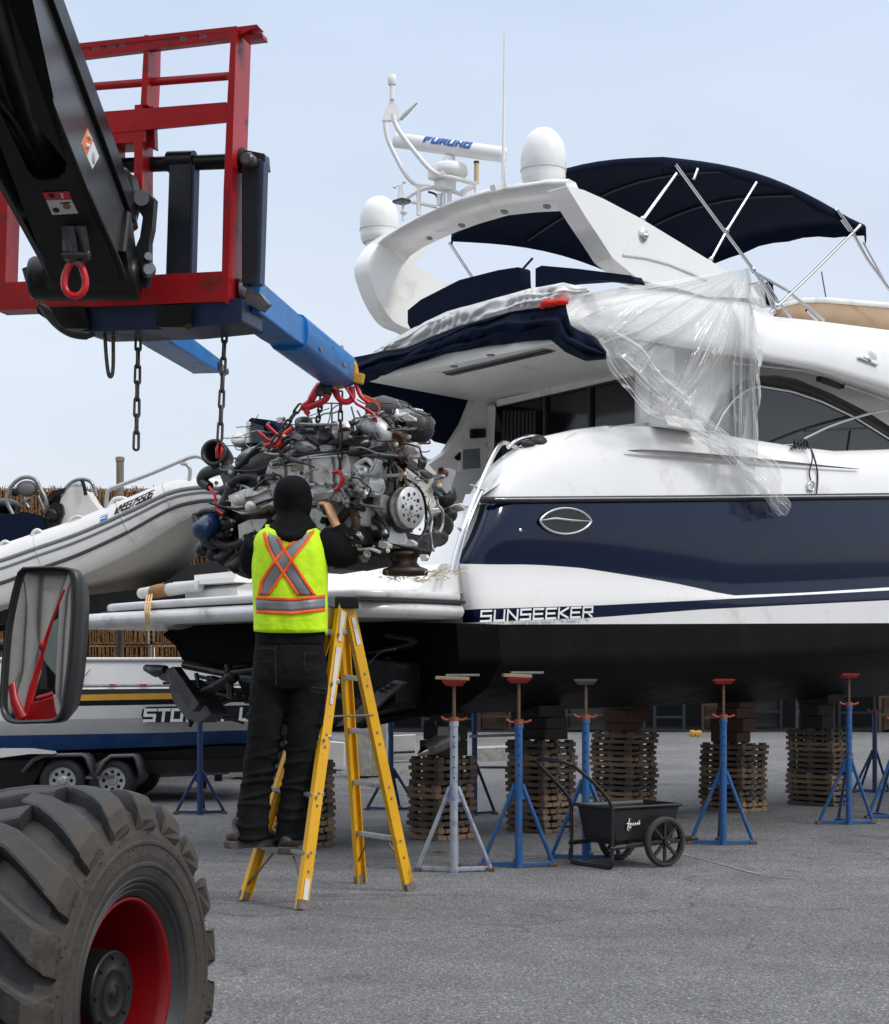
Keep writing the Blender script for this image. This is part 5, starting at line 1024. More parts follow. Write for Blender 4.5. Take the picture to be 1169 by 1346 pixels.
q = MB(); q.prism([EX(*p, .40) for p in ((566, 640), (574, 617), (577, 616), (587, 620), (580, 644), (574, 650))], (.07, 0, 0), 0); q.prism([EX(*p, .471) for p in ((573, 639), (578, 621), (584, 623), (578, 642))], (.004, 0, 0), 1); q.build('oil_cooler', [GLOSSG, M('tan foil', (.30, .19, .11), .5, .3)], eng, bevel=.006)
q = MB(); q.lathe([(.03, -.05), (.06, -.04), (.062, .03), (.05, .05), (.02, .055)], EX(585, 652, .40), (.8, -.5, .1), 20); q.lathe([(.02, 0), (.025, .03)], EX(594, 648, .42), (.8, .3, .2), 12); q.build('alternator', OIL, eng)
q = MB(); q.lathe([(.03, -.06), (.07, -.04), (.07, .04), (.05, .06)], EX(578, 690, .34), (.8, -.5, -.1), 18); q.ell(EX(572, 705, .34), (.07, .09, .06), 12, 8); q.ell(EX(590, 676, .36), (.05, .05, .05), 10, 7); q.build('sea_water_pump', OIL, eng)
q = MB(); q.lathe([(.015, -.02), (.022, .0), (.022, .05), (.012, .06)], EX(598, 668, .40), (1, .1, .1), 14); q.build('hose_spigot', M('pale fitting', (.5, .48, .45), .4, .3), eng)
q = MB(); q.prism([EX(*p, .40) for p in ((520, 700), (545, 705), (560, 700), (575, 712), (560, 722), (548, 728), (520, 722), (500, 706))], (.06, 0, 0)); q.build('lower_crossmember', OIL, eng, bevel=.01)
for pts in ([(566, 656, 0), (564, 668, 0), (568, 684, 0), (566, 700, 0), (568, 716, 0), (570, 724, 0)], [(574, 652, 0), (576, 664, 0), (582, 672, 0), (582, 690, 0), (578, 700, 0)], [(520, 612, 0), (524, 624, 0), (520, 638, 0), (518, 652, 0)], [(512, 640, 0), (511, 622, 0), (516, 604, 0)], [(526, 598, 0), (514, 584, 0), (498, 580, 0)]):
    q = MB(); q.tube(smooth_line([EX(p[0], p[1], .50 + .02 * math.sin(p[1])) for p in pts]), .0075, 7); q.build('grey_pipe', M('pale hose', (.38, .37, .35), .4, .3, var=.2, dirt=(.08, .07, .06)), eng)
q = MB(); q.tube(smooth_line([EX(*p, .5) for p in ((514, 600), (520, 612), (528, 620), (526, 632))]), .008); q.build('orange_lead', M('orange lead', (.45, .2, .05), .6), eng)
# mount spool under the front, with bracket
q = MB(); q.lathe([(.02, -.02), (.115, -.015), (.12, 0), (.115, .015), (.075, .03), (.06, .05), (.066, .075), (.085, .085), (.085, .10), (.05, .105)], E(533, 752, -.02), (0, 0, 1), 30); q.build('engine_mount', M('rusty dark mount', (.035, .025, .02), .5, .4, var=.5, scale=20, dirt=(.10, .045, .02), damt=.3, dscale=12), eng)
eprism([(508, 712), (530, 718), (552, 722), (548, 732), (520, 728), (524, 752), (518, 745), (510, 728)], -.05, .1, OIL, 'mount_bracket', .008)
q = MB(); q.prism([E(*p, -.1) for p in ((452, 716), (500, 712), (520, 720), (500, 728), (470, 742), (440, 748), (436, 740))], (0, .25, 0)); q.build('lower_guard', M('grey guard sheet', (.08, .08, .083), .5, .3, var=.3), eng, bevel=.008)
# random small fittings, hoses, looms
rnd = random.Random(11)
bol = MB(); sil = [(300, 600), (600, 600)]
def inside():
    while 1:
        x, y = rnd.uniform(275, 592), rnd.uniform(548, 735)
        if y < 600 and (x < 345 or x > 540): continue
        if y > 700 and (x < 300 or x > 560): continue
        if x > 560 and y < 615: continue
        if 504 < x < 572 and 628 < y < 712: continue
        if 350 < x < 462 and 594 < y < 645 and rnd.random() < .8: continue
        return x, y
for k in range(80):
    x, y = inside(); c = E(x, y, rnd.uniform(-.345, -.28) if x < 480 else rnd.uniform(-.25, -.12)); r_ = rnd.uniform(.005, .009); a_ = W2E(rnd.choice((LFT, FRT, CAMD))); MB().lathe([(r_ * 1.5, 0), (r_ * 1.5, .003), (r_, .003), (r_, .011), (r_ * .8, .012)], c, a_, 6, 0, False).build('bolt', rnd.choice((STEEL, DSTEEL, CREAM)), eng)
mats_ = [OIL, OIL, DSTEEL, ALU, ALU, CREAM, CREAM, RUST, GLOSSG, STEEL]
def flank(x): return rnd.uniform(-.335, -.26) if x < 480 else rnd.uniform(-.2, -.06)
for k in range(44):
    x, y = inside()
    if 505 < x < 562 and y > 600 and rnd.random() < .7: continue
    yy = flank(x); w_, h_ = rnd.uniform(6, 16), rnd.uniform(4, 9); a_ = rnd.uniform(-.6, .6); ca, sa = math.cos(a_), math.sin(a_)
    base = [(-1, -1), (-.2, -1.2), (1, -.7), (1.1, .4), (.3, 1), (-.8, .8)]
    eprism([(x + (u * w_ * ca - v * h_ * sa) * .5, y + (u * w_ * sa + v * h_ * ca) * .5) for u, v in base], yy, rnd.uniform(.015, .04), rnd.choice(mats_), 'bracket', .003)
for k in range(20):
    x, y = inside(); yy = flank(x) - .02; pts = [(x, y, yy)]; a_ = rnd.uniform(-.5, .5) + (math.pi / 2 if rnd.random() < .35 else 0)
    for i in range(4):
        a_ += rnd.gauss(0, .55); x += math.cos(a_) * rnd.uniform(8, 20); y += math.sin(a_) * rnd.uniform(4, 11)
        if 508 < x < 570 and 632 < y < 708: break
        pts.append((min(590, max(272, x)), min(732, max(558, y)), yy + rnd.uniform(-.02, .02)))
    if len(pts) > 2: etube(pts, yy, rnd.uniform(.004, .010), rnd.choice((HOSE, HOSE, STEEL, STEEL, ALU, GLOSSG)), 'hose', 8)
for k in range(16):
    x, y = inside(); c = E(x, y, flank(x)); r_ = rnd.uniform(.012, .026); q = MB(); q.lathe([(r_ * .8, -.05), (r_, -.04), (r_, .015), (r_ * .85, .02), (r_ * .6, .021), (r_ * .55, .010), (.001, .010)], c, W2E(V((rnd.uniform(-.7, .6), -1, rnd.uniform(-.2, .5)))), 16); q.build('fitting', rnd.choice(mats_), eng)
# ribbed hoses, flange bolts and cover seams
for pts, r_ in (([(300, 640), (312, 630), (330, 626), (346, 632)], .022), ([(500, 545), (512, 556), (516, 570), (508, 582)], .024), ([(276, 700), (290, 716), (312, 716), (326, 706)], .022), ([(470, 660), (482, 676), (500, 690), (508, 706)], .02)):
    pp = resample(smooth_line([E(x, y, -.3 if x < 480 else -.12) for x, y in pts]), 40); q = MB(); q.tube(pp, [r_ * (1.0 if i % 2 else .84) for i in range(40)], 12); q.build('ribbed_hose', HOSE, eng)
    for e_ in (2, 37): q = MB(); q.tube(pp[e_ - 1:e_ + 2], r_ * 1.12, 12); q.build('hose_clamp', STEEL, eng)
q = MB(); q.bar(E(352, 640, -.285), E(458, 634, -.285), .012, .012); q.bar(E(356, 606, -.275), E(456, 598, -.275), .008, .008); q.build('cover_seam', ALU, eng)
for k in range(9): MB().lathe([(.008, 0), (.008, .004), (.006, .004), (.006, .014)], E(354 + k * 12.5, 640 - k * .7, -.29), W2E(LFT), 6, 0, False).build('bolt', STEEL, eng)
for k in range(12):
    t_ = 2 * math.pi * k / 12; MB().lathe([(.006, 0), (.006, .008)], EX(541, 667, .50) + V((0, math.cos(t_) * .128, math.sin(t_) * .128)), (1, 0, 0), 6, 0, False).build('bolt', STEEL, eng)
q = MB(); q.prism([E(*p, -.272) for p in ((382, 610), (398, 608), (399, 618), (383, 620))], (0, -.003, 0)); q.build('data_plate', M('scratched plate', (.35, .33, .25), .4, .5, dirt=(.1, .08, .06)), eng)
q = MB()
for k in range(70):
    x, y = rnd.uniform(300, 560), rnd.uniform(556, 650)
    if rnd.random() < .45: x, y = rnd.uniform(430, 545), rnd.uniform(524, 600)
    if y < 560 and x < 420: y += 40
    yy = rnd.uniform(-.34, -.24) if x < 470 else rnd.uniform(-.26, .0); pts = [E(x, y, yy)]; a_ = rnd.uniform(-.6, .6) + (math.pi if rnd.random() < .5 else 0)
    for i in range(5): a_ += rnd.gauss(0, .6); x += math.cos(a_) * rnd.uniform(6, 16); y += math.sin(a_) * rnd.uniform(3, 9) + 1.5; pts.append(E(min(565, max(290, x)), max(530, y), yy + rnd.uniform(-.02, .02)))
    q.tube(smooth_line(pts, 4), rnd.choice((.0025, .003, .004, .005)), 5, rnd.choice((0, 0, 0, 0, 1, 2)))
q.build('wiring_loom', [HOSE, M('grey wire', (.25, .25, .25), .5), M('brown wire', (.12, .05, .03), .6)], eng)
q = MB()
for x0, y0, x1, y1 in ((436, 530, 428, 590), (470, 540, 498, 600), (462, 535, 470, 588), (482, 545, 520, 598), (420, 590, 520, 600), (425, 600, 500, 586)): q.tube(smooth_line([E(x0, y0, -.2), E((x0 + x1) / 2 + 4, (y0 + y1) / 2 + 5, -.26), E(x1, y1, -.27)]), .005, 6)
q.build('tie_wire', HOSE, eng)

# ------------------------------------------------------------------ step ladder
YEL = M('yellow fibreglass', (.70, .36, .008), .42, var=.1, scale=5, dirt=(.30, .14, .03), damt=.16, dscale=7)
ALD = M('worn aluminium', (.36, .35, .34), .45, .6, var=.2, scale=20, dirt=(.15, .13, .11), damt=.3)
nf, ff, nr_, fr_ = G(398, 1196), G(319, 1184), G(540, 1171), G(473, 1161)
lad = thing('step_ladder', 'yellow fibreglass step ladder with black cap standing open under the mechanic', 'ladder', (nf + ff + nr_ + fr_) / 4)
tn, tf = P(452, 792, 8.60), P(441, 790, 8.94); tn2, tf2 = P(459, 792, 8.62), P(447, 790, 8.96)
for a_, b_ in ((nf, tn), (ff, tf), (nr_, tn2), (fr_, tf2)):
    q = MB(); d = (b_ - a_).normalized(); lat = V((ff - nf)).normalized(); nrm = d.cross(lat).normalized()
    wd = .062 if a_ is not fr_ and a_ is not ff else .060
    inw = lat if (a_ is nf or a_ is nr_) else -lat
    q.bar(a_, b_, .008, wd, up=nrm); 
    for s_ in (1, -1): q.bar(a_ + nrm * s_ * wd * .46 + inw * .013, b_ + nrm * s_ * wd * .46 + inw * .013, .026, .006, up=nrm)
    k = inw * -.008
    for t_ in (.12, .18, .33, .37, .52, .56, .72, .76, .9): q.lathe([(.008, 0), (.007, .003)], a_.lerp(b_, t_) + k * .5, -inw, 8, 1)
    if a_ is nf:
        for t0, t1 in ((.97, .87), (.85, .66)): q.bar(a_.lerp(b_, t0) + k, a_.lerp(b_, t1) + k, .003, .034, up=nrm, m=2, h2=.02)
        q.bar(a_.lerp(b_, .02) + k, a_.lerp(b_, .10) + k, .003, .03, up=nrm, m=2)
    if a_ is nr_: q.bar(a_.lerp(b_, .95) + k, a_.lerp(b_, .86) + k, .003, .026, up=nrm, m=2)
    rail = q.build('rail', [YEL, STEEL, M('scuffed label', (.62, .60, .57), .5, var=.15, dirt=(.5, .3, .1), damt=.25, dscale=30)], lad, world=True)
    q = MB(); q.bar(a_ + d * .0, a_ + d * .05, .03, wd * 1.04, up=nrm); q.build('foot', M('scuffed rubber foot', (.16, .13, .11), .8, var=.4, scale=30), rail, bevel=.003)
for t_ in (.18, .365, .55, .735, .90):
    q = MB(); a_, b_ = nf.lerp(tn, t_), ff.lerp(tf, t_); q.bar(a_, b_, .075, .022); q.bar(a_ + V((0, -.03, -.012)), b_ + V((0, -.03, -.012)), .006, .02); q.build('step', ALD, lad, world=True, bevel=.003)
    q = MB(); a_, b_ = nr_.lerp(tn2, t_ + .005), fr_.lerp(tf2, t_ + .005); q.bar(a_, b_, .032, .026); q.build('rear_bar', ALD, lad, world=True, bevel=.003)
BRM = M('tarnished rod', (.22, .17, .12), .5, .6)
for a_, b_, ta, tb_ in ((nf, ff, .05, .16), (nr_, fr_, .08, .175)):
    A_, B_ = (tn, tf) if a_ is nf else (tn2, tf2)
    for e0, e1 in ((a_.lerp(A_, ta), .30), (b_.lerp(B_, ta), .70)): MB().tube([e0, a_.lerp(A_, tb_).lerp(b_.lerp(B_, tb_), e1)], .006, 6).build('brace', BRM, lad, world=True)
MB().tube([nf.lerp(tn, .62), nr_.lerp(tn2, .62)], .006, 6).build('brace', BRM, lad, world=True)
q = MB(); c = (tn + tf + tn2 + tf2) / 4; dl = (tf - tn).normalized(); px_ = V((dl.y, -dl.x, 0)); q.bar(tn.lerp(tn2, .5) - dl * .03 + V((0, 0, .0)), tf.lerp(tf2, .5) + dl * .03, .125, .062); q.build('top_cap', BLACK, lad, world=True, bevel=.008)

# ------------------------------------------------------------------ mechanic
PD = 8.50
def B(px, py, dy=0): return P(px, py, PD + dy)
SP = PD / F
def er(px, py, hw, dep, dy=0, n=28, p=2.4):
    c = B(px, py, dy); r = []
    for k in range(n):
        t_ = 2 * math.pi * k / n; a_, b_ = math.cos(t_), math.sin(t_); r.append(c + V((abs(a_) ** (2 / p) * (1 if a_ > 0 else -1) * hw * SP, abs(b_) ** (2 / p) * (1 if b_ > 0 else -1) * dep, 0)))
    return r
def remesh(o, vox, sm=4, disp=None):
    q = o.modifiers.new('remesh', 'REMESH'); q.mode = 'VOXEL'; q.voxel_size = vox; q.use_smooth_shade = True
    q = o.modifiers.new('smooth', 'SMOOTH'); q.iterations = sm; q.factor = .6
    if disp:
        for i, (sc_, st_) in enumerate(disp):
            tx = bpy.data.textures.new('folds', 'CLOUDS'); tx.noise_scale = sc_; tx.noise_depth = 2
            q = o.modifiers.new('folds', 'DISPLACE'); q.texture = tx; q.strength = st_; q.mid_level = .5; q.texture_coords = 'LOCAL'
SKIN = M('tanned skin', (.58, .31, .18), .5, var=.12, scale=25, dirt=(.2, .1, .06), damt=.15, dscale=20)
CLB = M('black hoodie cloth', (.0055, .0055, .006), .9, var=.3, scale=12, bump=.06, bscale=160, spec=.16)
TRO = M('black work trousers', (.0065, .0065, .0068), .86, var=.45, scale=7, bump=.15, bscale=70, spec=.16)
JOINTS_L = [(354, 885, .0), (348, 960, -.02), (338, 1040, .0), (331, 1100, .0)]; JOINTS_R = [(406, 885, .0), (400, 965, -.02), (391, 1042, .0), (384, 1104, .0)]
body = MB()
body.rings([er(381, y, hw, dp) for y, hw, dp in ((905, 34, .10), (880, 42, .12), (840, 38, .10), (780, 40, .11), (735, 43, .12), (712, 38, .09), (700, 20, .06), (690, 16, .055), (676, 15, .055))], True, True)
body.ell(B(385, 656, .02), (.078, .10, .118), 20, 14); body.ell(B(385, 661, .125), (.014, .02, .02), 8, 6)
for s_ in (-1, 1): body.ell(B(385 + s_ * 20, 658, .02), (.01, .02, .03), 8, 6)
for J in (JOINTS_L, JOINTS_R): body.tube([B(*p) for p in J], [.075, .055, .045, .04], 14); body.tube([B(J[-1][0], J[-1][1], -.02), B(J[-1][0] + 3, J[-1][1] + 3, .14)], [.04, .03], 12)
arms = (((343, 712, 0), (333, 745, .14), (360, 690, .36)), ((419, 712, 0), (463, 728, .0), (442, 692, .0)))
for A_ in arms: body.tube([B(*p) for p in A_], [.055, .045, .030], 12)
def hand(wr_, dirn, palmn, curl, hs=1.0):
    d = dirn.normalized(); n = (palmn - d * palmn.dot(d.normalized())).normalized(); s_ = d.cross(n).normalized() * hs; n = n * hs; d = d * hs; w_ = wr_
    body.rings([[w_ + d * t_ + s_ * (wd * math.cos(a_)) + n * (th * math.sin(a_)) for a_ in [2 * math.pi * k / 14 for k in range(14)]] for t_, wd, th in ((-.03, .024, .020), (.01, .03, .018), (.045, .040, .016), (.08, .042, .014), (.095, .036, .011))], True, True)
    for i, (off, ln) in enumerate(((-.030, .070), (-.011, .080), (.009, .075), (.028, .058))):
        p = w_ + d * .088 + s_ * off; pts = [p - d * .02, p]; a_ = .12
        for k, f_ in enumerate((.45, .30, .25)): a_ += curl * (.35 + .22 * k + .06 * i); p = p + (d * math.cos(a_) + n * math.sin(a_)) * ln * f_; pts.append(p)
        body.tube(pts, [.0085, .0092, .0088, .008, .0066], 8)
    p = w_ + d * .03 - s_ * .032; body.tube([p, p + (d * .6 - s_ * .6 + n * .3) * .035, p + (d * .9 - s_ * .5 + n * .55) * .062, p + (d * 1.0 - s_ * .25 + n * .8) * .08], [.013, .011, .0095, .0075], 8)
hand(B(441, 689, .0), V((-.36, .10, .9)), V((-.9, .35, -.15)), 1.7, 1.22)
hand(B(361, 687, .38), V((.2, .5, .5)), V((.6, .6, -.4)), 1.0)
bo_ = body.build('person', SKIN); remesh(bo_, .0058, 2)
tag(bo_, 'mechanic in black hood and bright yellow safety vest standing on the ladder', 'person')
def pw(mb, name, m, **k): o = mb.build(name, m, bo_, **k); o.matrix_parent_inverse = Matrix.Translation(-bo_.location); return o
TOR = [(848, 382, 46, .135), (835, 382, 46, .135), (805, 382, 46.5, .14), (770, 381, 47, .145), (740, 380.5, 47.5, .15), (718, 380.5, 46.5, .145), (706, 381, 44, .13), (698, 381.5, 38, .115), (692, 382.5, 28, .09)]
def torp(y):
    t_ = TOR
    if y >= t_[0][0]: return t_[0][1:]
    for a_, b_ in zip(t_, t_[1:]):
        if y >= b_[0]: k = (a_[0] - y) / (a_[0] - b_[0]); return tuple(lerp(u, v, k) for u, v in zip(a_[1:], b_[1:]))
    return t_[-1][1:]
q = MB(); q.rings([er(cx, y, hw, dp) for y, cx, hw, dp in TOR], True, True)
for A_, rs in zip(arms, (([.085, .088, .066, .06, .046]), ([.085, .090, .074, .066, .047]))):
    a_, b_, c_ = [B(*p) for p in A_]; q.tube(smooth_line([a_, b_.lerp(a_, .12), c_], 8), [lerp(rs[int(i / 4.001)], rs[int(i / 4.001) + 1], (i / 4.001) % 1) for i in range(16)] + [rs[-1]], 16)
    q.tube([c_ + (c_ - b_) * .02 - (c_ - b_).normalized() * .05, c_], [.05, .043], 14)
q.ell(B(385, 657, .015), (.101, .128, .125), 22, 14); q.ell(B(385, 648, -.005), (.095, .12, .09), 18, 12)
q.rings([er(384, y, hw, dp, dy, p=2) for y, hw, dp, dy in ((676, 20, .10, .0), (684, 21, .105, -.005), (692, 25, .115, -.02), (702, 27, .11, -.05), (712, 20, .07, -.09), (719, 10, .03, -.12))], True, True)
q.tube(smooth_line([B(356, 697, .05), B(361, 692, -.06), B(374, 705, -.15), B(392, 704, -.145), B(409, 691, -.05), B(412, 697, .06)]), .022, 10)
q.tube(smooth_line([B(363, 685, .02), B(368, 686, -.08), B(386, 691, -.115), B(402, 684, -.07), B(406, 683, .02)]), .017, 10)
hd = pw(q, 'hoodie', CLB); remesh(hd, .009, 6, [(.09, .010)])
# vest
def surf(px, py, lift=.0):
    cx, hw, dp = torp(py); u = max(-.999, min(.999, (px - cx) / (hw + 1.5))); k = (1 - abs(u) ** 2.4) ** (1 / 2.4)
    p = B(px, py, -(dp + .018) * k - lift); p.y += 0; f_ = .0035 * math.sin(py * .16 + px * .05) + .003 * math.sin(px * .21 - py * .07); p.y += f_; return p
HIV = M('hi vis yellow cloth', (.60, .93, .006), .75, var=.07, scale=10, bump=.55, bscale=17)
HIV.node_tree.nodes['Principled BSDF'].inputs['Emission Strength'].default_value = 0
ORG = M('orange vest tape', (.95, .125, .008), .65, var=.05, bump=.1)
REF = M('grey reflective tape', (.22, .22, .235), .42, .25, var=.08, scale=14, bump=.12, bscale=70)
q = MB()
ys = [832, 826, 815, 803, 792, 780, 768, 756, 744, 732, 720, 712, 704, 698, 694]
rows_ = []
for y in ys:
    cx, hw, dp = torp(y); hw += 1.5; r = []
    for k in range(41):
        u = -1 + 2 * k / 40; px = cx + hw * math.sin(u * math.pi / 2) * .999; hem = (3 * u * u - (5 if u > .82 else 0)) if y == 832 else 0
        r.append(surf(px, y - hem, 0))
    rows_.append(r)
q.grid(rows_)
front = [[V((p.x, 2 * (PD + .0) - p.y, p.z)) for p in r] for r in rows_]
q.grid(front); q.grid([[r[0] for r in rows_[:9]], [r[0] for r in front[:9]]]); q.grid([[r[-1] for r in rows_[:9]], [r[-1] for r in front[:9]]]); q.grid([rows_[-1], [a.lerp(b, .5) + V((0, 0, .02)) for a, b in zip(rows_[-1], front[-1])], front[-1]])
vest = pw(q, 'safety_vest', HIV, solid=.006, merge=.001)
def patch(mb, e1, e2, m, lift=.006, n=22, k=4):
    a_ = resample([V((x, y, 0)) for x, y in e1], n); b_ = resample([V((x, y, 0)) for x, y in e2], n)
    mb.grid([[surf(*(p.lerp(r, i / (k - 1)).xy), lift) for p, r in zip(a_, b_)] for i in range(k)], m)
def sh(l, dx): return [(x + dx, y) for x, y in l]
q = MB()
b1a, b1b = [(347, 697), (352, 718), (361, 736), (393, 783)], [(366, 706), (373, 722), (384, 738), (414, 783)]
b2a, b2b = [(414, 696), (401, 714), (388, 731), (352, 783)], [(394, 706), (377, 719), (361, 738), (344, 764), (341, 783)]
patch(q, b1a, b1b, 0); patch(q, b2a, b2b, 0, .0075)
wt_, wm, wm2, wb_ = [[(cx0, y) for cx0, y in l] for l in ([(336, 784), (383, 786), (430, 781)], [(336, 788), (383, 790), (430, 785)], [(337, 802), (383, 804), (430, 799)], [(337, 806), (383, 808), (430, 803)])]
patch(q, wm, wm2, 0, .009, 30)
tp = pw(q, 'reflective_tape', REF, solid=.002); q = MB()
for l in (b1a, b2a): patch(q, sh(l, -2.4), sh(l, 2.2), 0, .0095)
for l in (b1b, b2b): patch(q, sh(l, -2.2), sh(l, 2.4), 0, .0095)
patch(q, wt_, wm, 0, .011, 30); patch(q, wm2, wb_, 0, .011, 30)
pw(q, 'orange_tape', ORG, solid=.002)
# trousers
q = MB(); q.rings([er(381, y, hw, dp) for y, hw, dp in ((840, 44, .125), (856, 46.5, .135), (876, 48.5, .15), (893, 49, .15), (905, 46, .13))], True, True)
q.tube(smooth_line([B(358, 885, -.01), B(353, 925, -.01), B(347, 965, -.02), B(340, 1010, -.0), B(334, 1055, .0), B(330, 1098, .0)], 4), [.102, .104, .103, .101, .098, .095, .092, .088, .085, .083, .081, .080, .079, .078, .078, .078, .079, .081, .083, .084, .082], 20)
q.tube(smooth_line([B(405, 885, -.01), B(404, 925, -.01), B(400, 965, -.02), B(395, 1010, .0), B(389, 1055, .0), B(384, 1102, .0)], 4), [.102, .104, .104, .102, .100, .097, .094, .090, .088, .085, .083, .082, .081, .080, .080, .080, .081, .083, .085, .086, .083], 20)
q.box(B(421, 928, -.0), (.06, .17, .19), Matrix.Rotation(R(6), 3, 'Y')); q.box(B(339, 925, .0), (.03, .16, .17), Matrix.Rotation(R(-4), 3, 'Y'))
for y, x, rr_ in ((1000, 344, .088), (1030, 338, .086), (1060, 334, .086), (1080, 331, .088), (1096, 330, .089), (1005, 396, .09), (1040, 391, .088), (1070, 387, .09), (1098, 384, .09), (975, 349, .096), (980, 399, .098), (945, 351, .100), (950, 402, .101), (1018, 341, .087), (1022, 394, .089), (1045, 336, .086), (1056, 389, .088), (915, 354, .103), (990, 346, .093)):
    ang = random.uniform(-.5, .5); q.rings([[B(x, y + dyy, 0) + V((math.cos(t_) * rr_ * kk, math.sin(t_) * rr_ * kk, math.cos(t_ + ang * 5) * .022)) for t_ in [2 * math.pi * j / 18 for j in range(18)]] for dyy, kk in ((4.5, .88), (.8, 1.045), (-.8, 1.045), (-4.5, .88))], True, True)
tr_ = pw(q, 'trousers', TRO); remesh(tr_, .0075, 2, [(.08, .012), (.03, .004)])
for pts in ([(400, 858), (420, 859), (424, 878), (402, 880), (400, 858)], [(340, 852), (360, 852), (360, 868), (344, 870)], [(362, 848), (363, 900)], [(410, 903), (430, 906), (431, 912), (409, 909), (410, 903)]):
    q = MB(); q.tube([B(x, y, -.158 if x > 350 and x < 415 else -.13) for x, y in pts], .0022, 5); pw(q, 'stitching', M('black grey stitching', (.014, .014, .0145), .8))
q = MB(); q.tube([B(385.5, y, .015 - .131 * math.sqrt(max(0, 1 - ((y - 657) * SP / .127) ** 2))) for y in range(628, 684, 3)], .0028, 5); q.tube(smooth_line([B(x, y, .015 - .131 * math.sqrt(max(0, 1 - ((y - 657) * SP / .127) ** 2 - ((x - 385) * SP / .103) ** 2))) for x, y in ((362, 672), (370, 680), (385, 683), (400, 680), (408, 671))]), .003, 5); pw(q, 'hood_seam', CLB)
# boots
LEA = M('worn dark brown leather', (.035, .024, .017), .55, var=.3, dirt=(.10, .085, .07), damt=.25, dscale=14, bump=.2); SOL = M('dusty boot sole', (.07, .062, .054), .85, var=.3, scale=20)
def boot(px, py, yaw):
    c = B(px, py, .0); rot = Matrix.Rotation(yaw, 3, 'Z'); q = MB()
    q.tube([c + rot @ V((0, -.03, .03)), c + rot @ V((0, -.02, .08)), c + rot @ V((0, -.015, .13))], [.05, .05, .048], 16)
    q.ell(c + rot @ V((0, -.035, .038)), (.054, .068, .048), 16, 10, rot); q.ell(c + rot @ V((0, .06, .036)), (.052, .115, .046), 16, 10, rot); q.ell(c + rot @ V((0, .02, .06)), (.05, .08, .05), 14, 8, rot)
    o = pw(q, 'boot', LEA); remesh(o, .008, 3, [(.04, .008)])
    out_ = [(-.105, .022), (-.098, .044), (-.05, .052), (.02, .050), (.09, .058), (.14, .052), (.172, .032), (.182, .012)]
    lp_ = [V((x, y, 0)) for y, x in out_] + [V((-x, y, 0)) for y, x in reversed(out_)]
    q = MB(); q.rings([[c + rot @ V((p.x * k, p.y * k, z)) for p in lp_] for k, z in ((.97, -.022), (1.0, -.012), (1.0, .012), (.95, .016))], True, True, 0, False); q.build('sole', SOL, o, bevel=.003)
boot(322, 1108, R(-62)); boot(383, 1115, R(-10))
# ------------------------------------------------------------------ boat stands
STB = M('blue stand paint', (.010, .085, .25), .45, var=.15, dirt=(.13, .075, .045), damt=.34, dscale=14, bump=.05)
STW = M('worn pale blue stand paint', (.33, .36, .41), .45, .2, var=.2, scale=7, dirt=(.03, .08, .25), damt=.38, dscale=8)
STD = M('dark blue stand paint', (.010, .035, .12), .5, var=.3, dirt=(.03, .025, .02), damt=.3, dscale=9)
RSTEEL = M('rusty screw', (.13, .085, .06), .6, .5, var=.3, scale=30, dirt=(.2, .06, .02), damt=.35, dscale=20)
PLY = M('weathered plywood', (.32, .22, .13), .8, var=.25, scale=4, streak=(2, 2, 14))
PADR = M('faded red pad', (.32, .02, .02), .6, var=.2, dirt=(.12, .05, .03), damt=.2, dscale=15)
def stand(px, py, top, hpipe, mat, label, pad=1, yaw=0., spread=.215, hj=.50, group='boat stands propping the yacht'):
    p = G(px, py); t = thing('boat_stand', label, 'boat stand', p, yaw, group)
    q = MB(); q.tube([V((0, 0, .0)), V((0, 0, hpipe))], .0235, 14); q.lathe([(.028, 0), (.028, .03)], (0, 0, hpipe - .03), (0, 0, 1), 14)
    for k in range(5): q.tube([V((0, -.0245, .56 + k * .06)), V((0, -.02, .56 + k * .06))], .006, 6, 1)
    q.build('post', [mat, BLACK], t)
    feet = [V((-spread, .07, .02)), V((spread, .07, .02)), V((.02, .30, .02))]
    for f_ in feet:
        q = MB(); q.tube([V((f_.x * .1, f_.y * .1, hj)), f_], .0132, 10); q.bar(V((f_.x * .05, f_.y * .05, hj)), V((f_.x * .2, f_.y * .2, hj - .08)), .01, .05); q.build('leg', mat, t)
        q = MB(); q.bar(V((0, .0, .02)), f_, .02, .024); q.box(f_ + V((0, 0, -.008)), (.05, .05, .022), m=1); q.build('base_bar', [mat, RSTEEL], t, bevel=.003)
    q = MB(); q.tube([V((0, 0, hpipe - .1)), V((0, 0, top - .04))], .0105, 10); q.build('screw', RSTEEL, t)
    q = MB(); q.lathe([(.028, 0), (.028, .025)], (0, 0, hpipe), (0, 0, 1), 8); q.tube([V((-.075, 0, hpipe + .025)), V((-.05, 0, hpipe + .008)), V((.05, 0, hpipe + .008)), V((.078, 0, hpipe + .02))], .009, 6); q.build('wing_nut', M('rusty orange nut', (.28, .07, .03), .6, .2, var=.3), t)
    if pad:
        q = MB(); q.rings([[V((x * s_, y * s_, z)) for x, y in ((-.072, -.055), (.072, -.055), (.072, .055), (-.072, .055))] for s_, z in ((.65, top - .058), (.95, top - .035), (1, top - .022))], True, True, 1 if pad != 3 else 0, False)
        if pad in (1, 2): q.box((-.01, .02, top - .012), (.20 if pad == 1 else .17, .16, .02), Matrix.Rotation(R(2), 3, 'Y'), m=2); q.box((.05, .03, top + .006), (.2, .12, .014), m=3)
        q.build('pad', [STEEL, PADR, PLY, STEEL], t, bevel=.003)
    return t
stand(597, 1147, 1.155, .89, STW, 'boat stand with worn pale paint, nearest to the step ladder', 1)
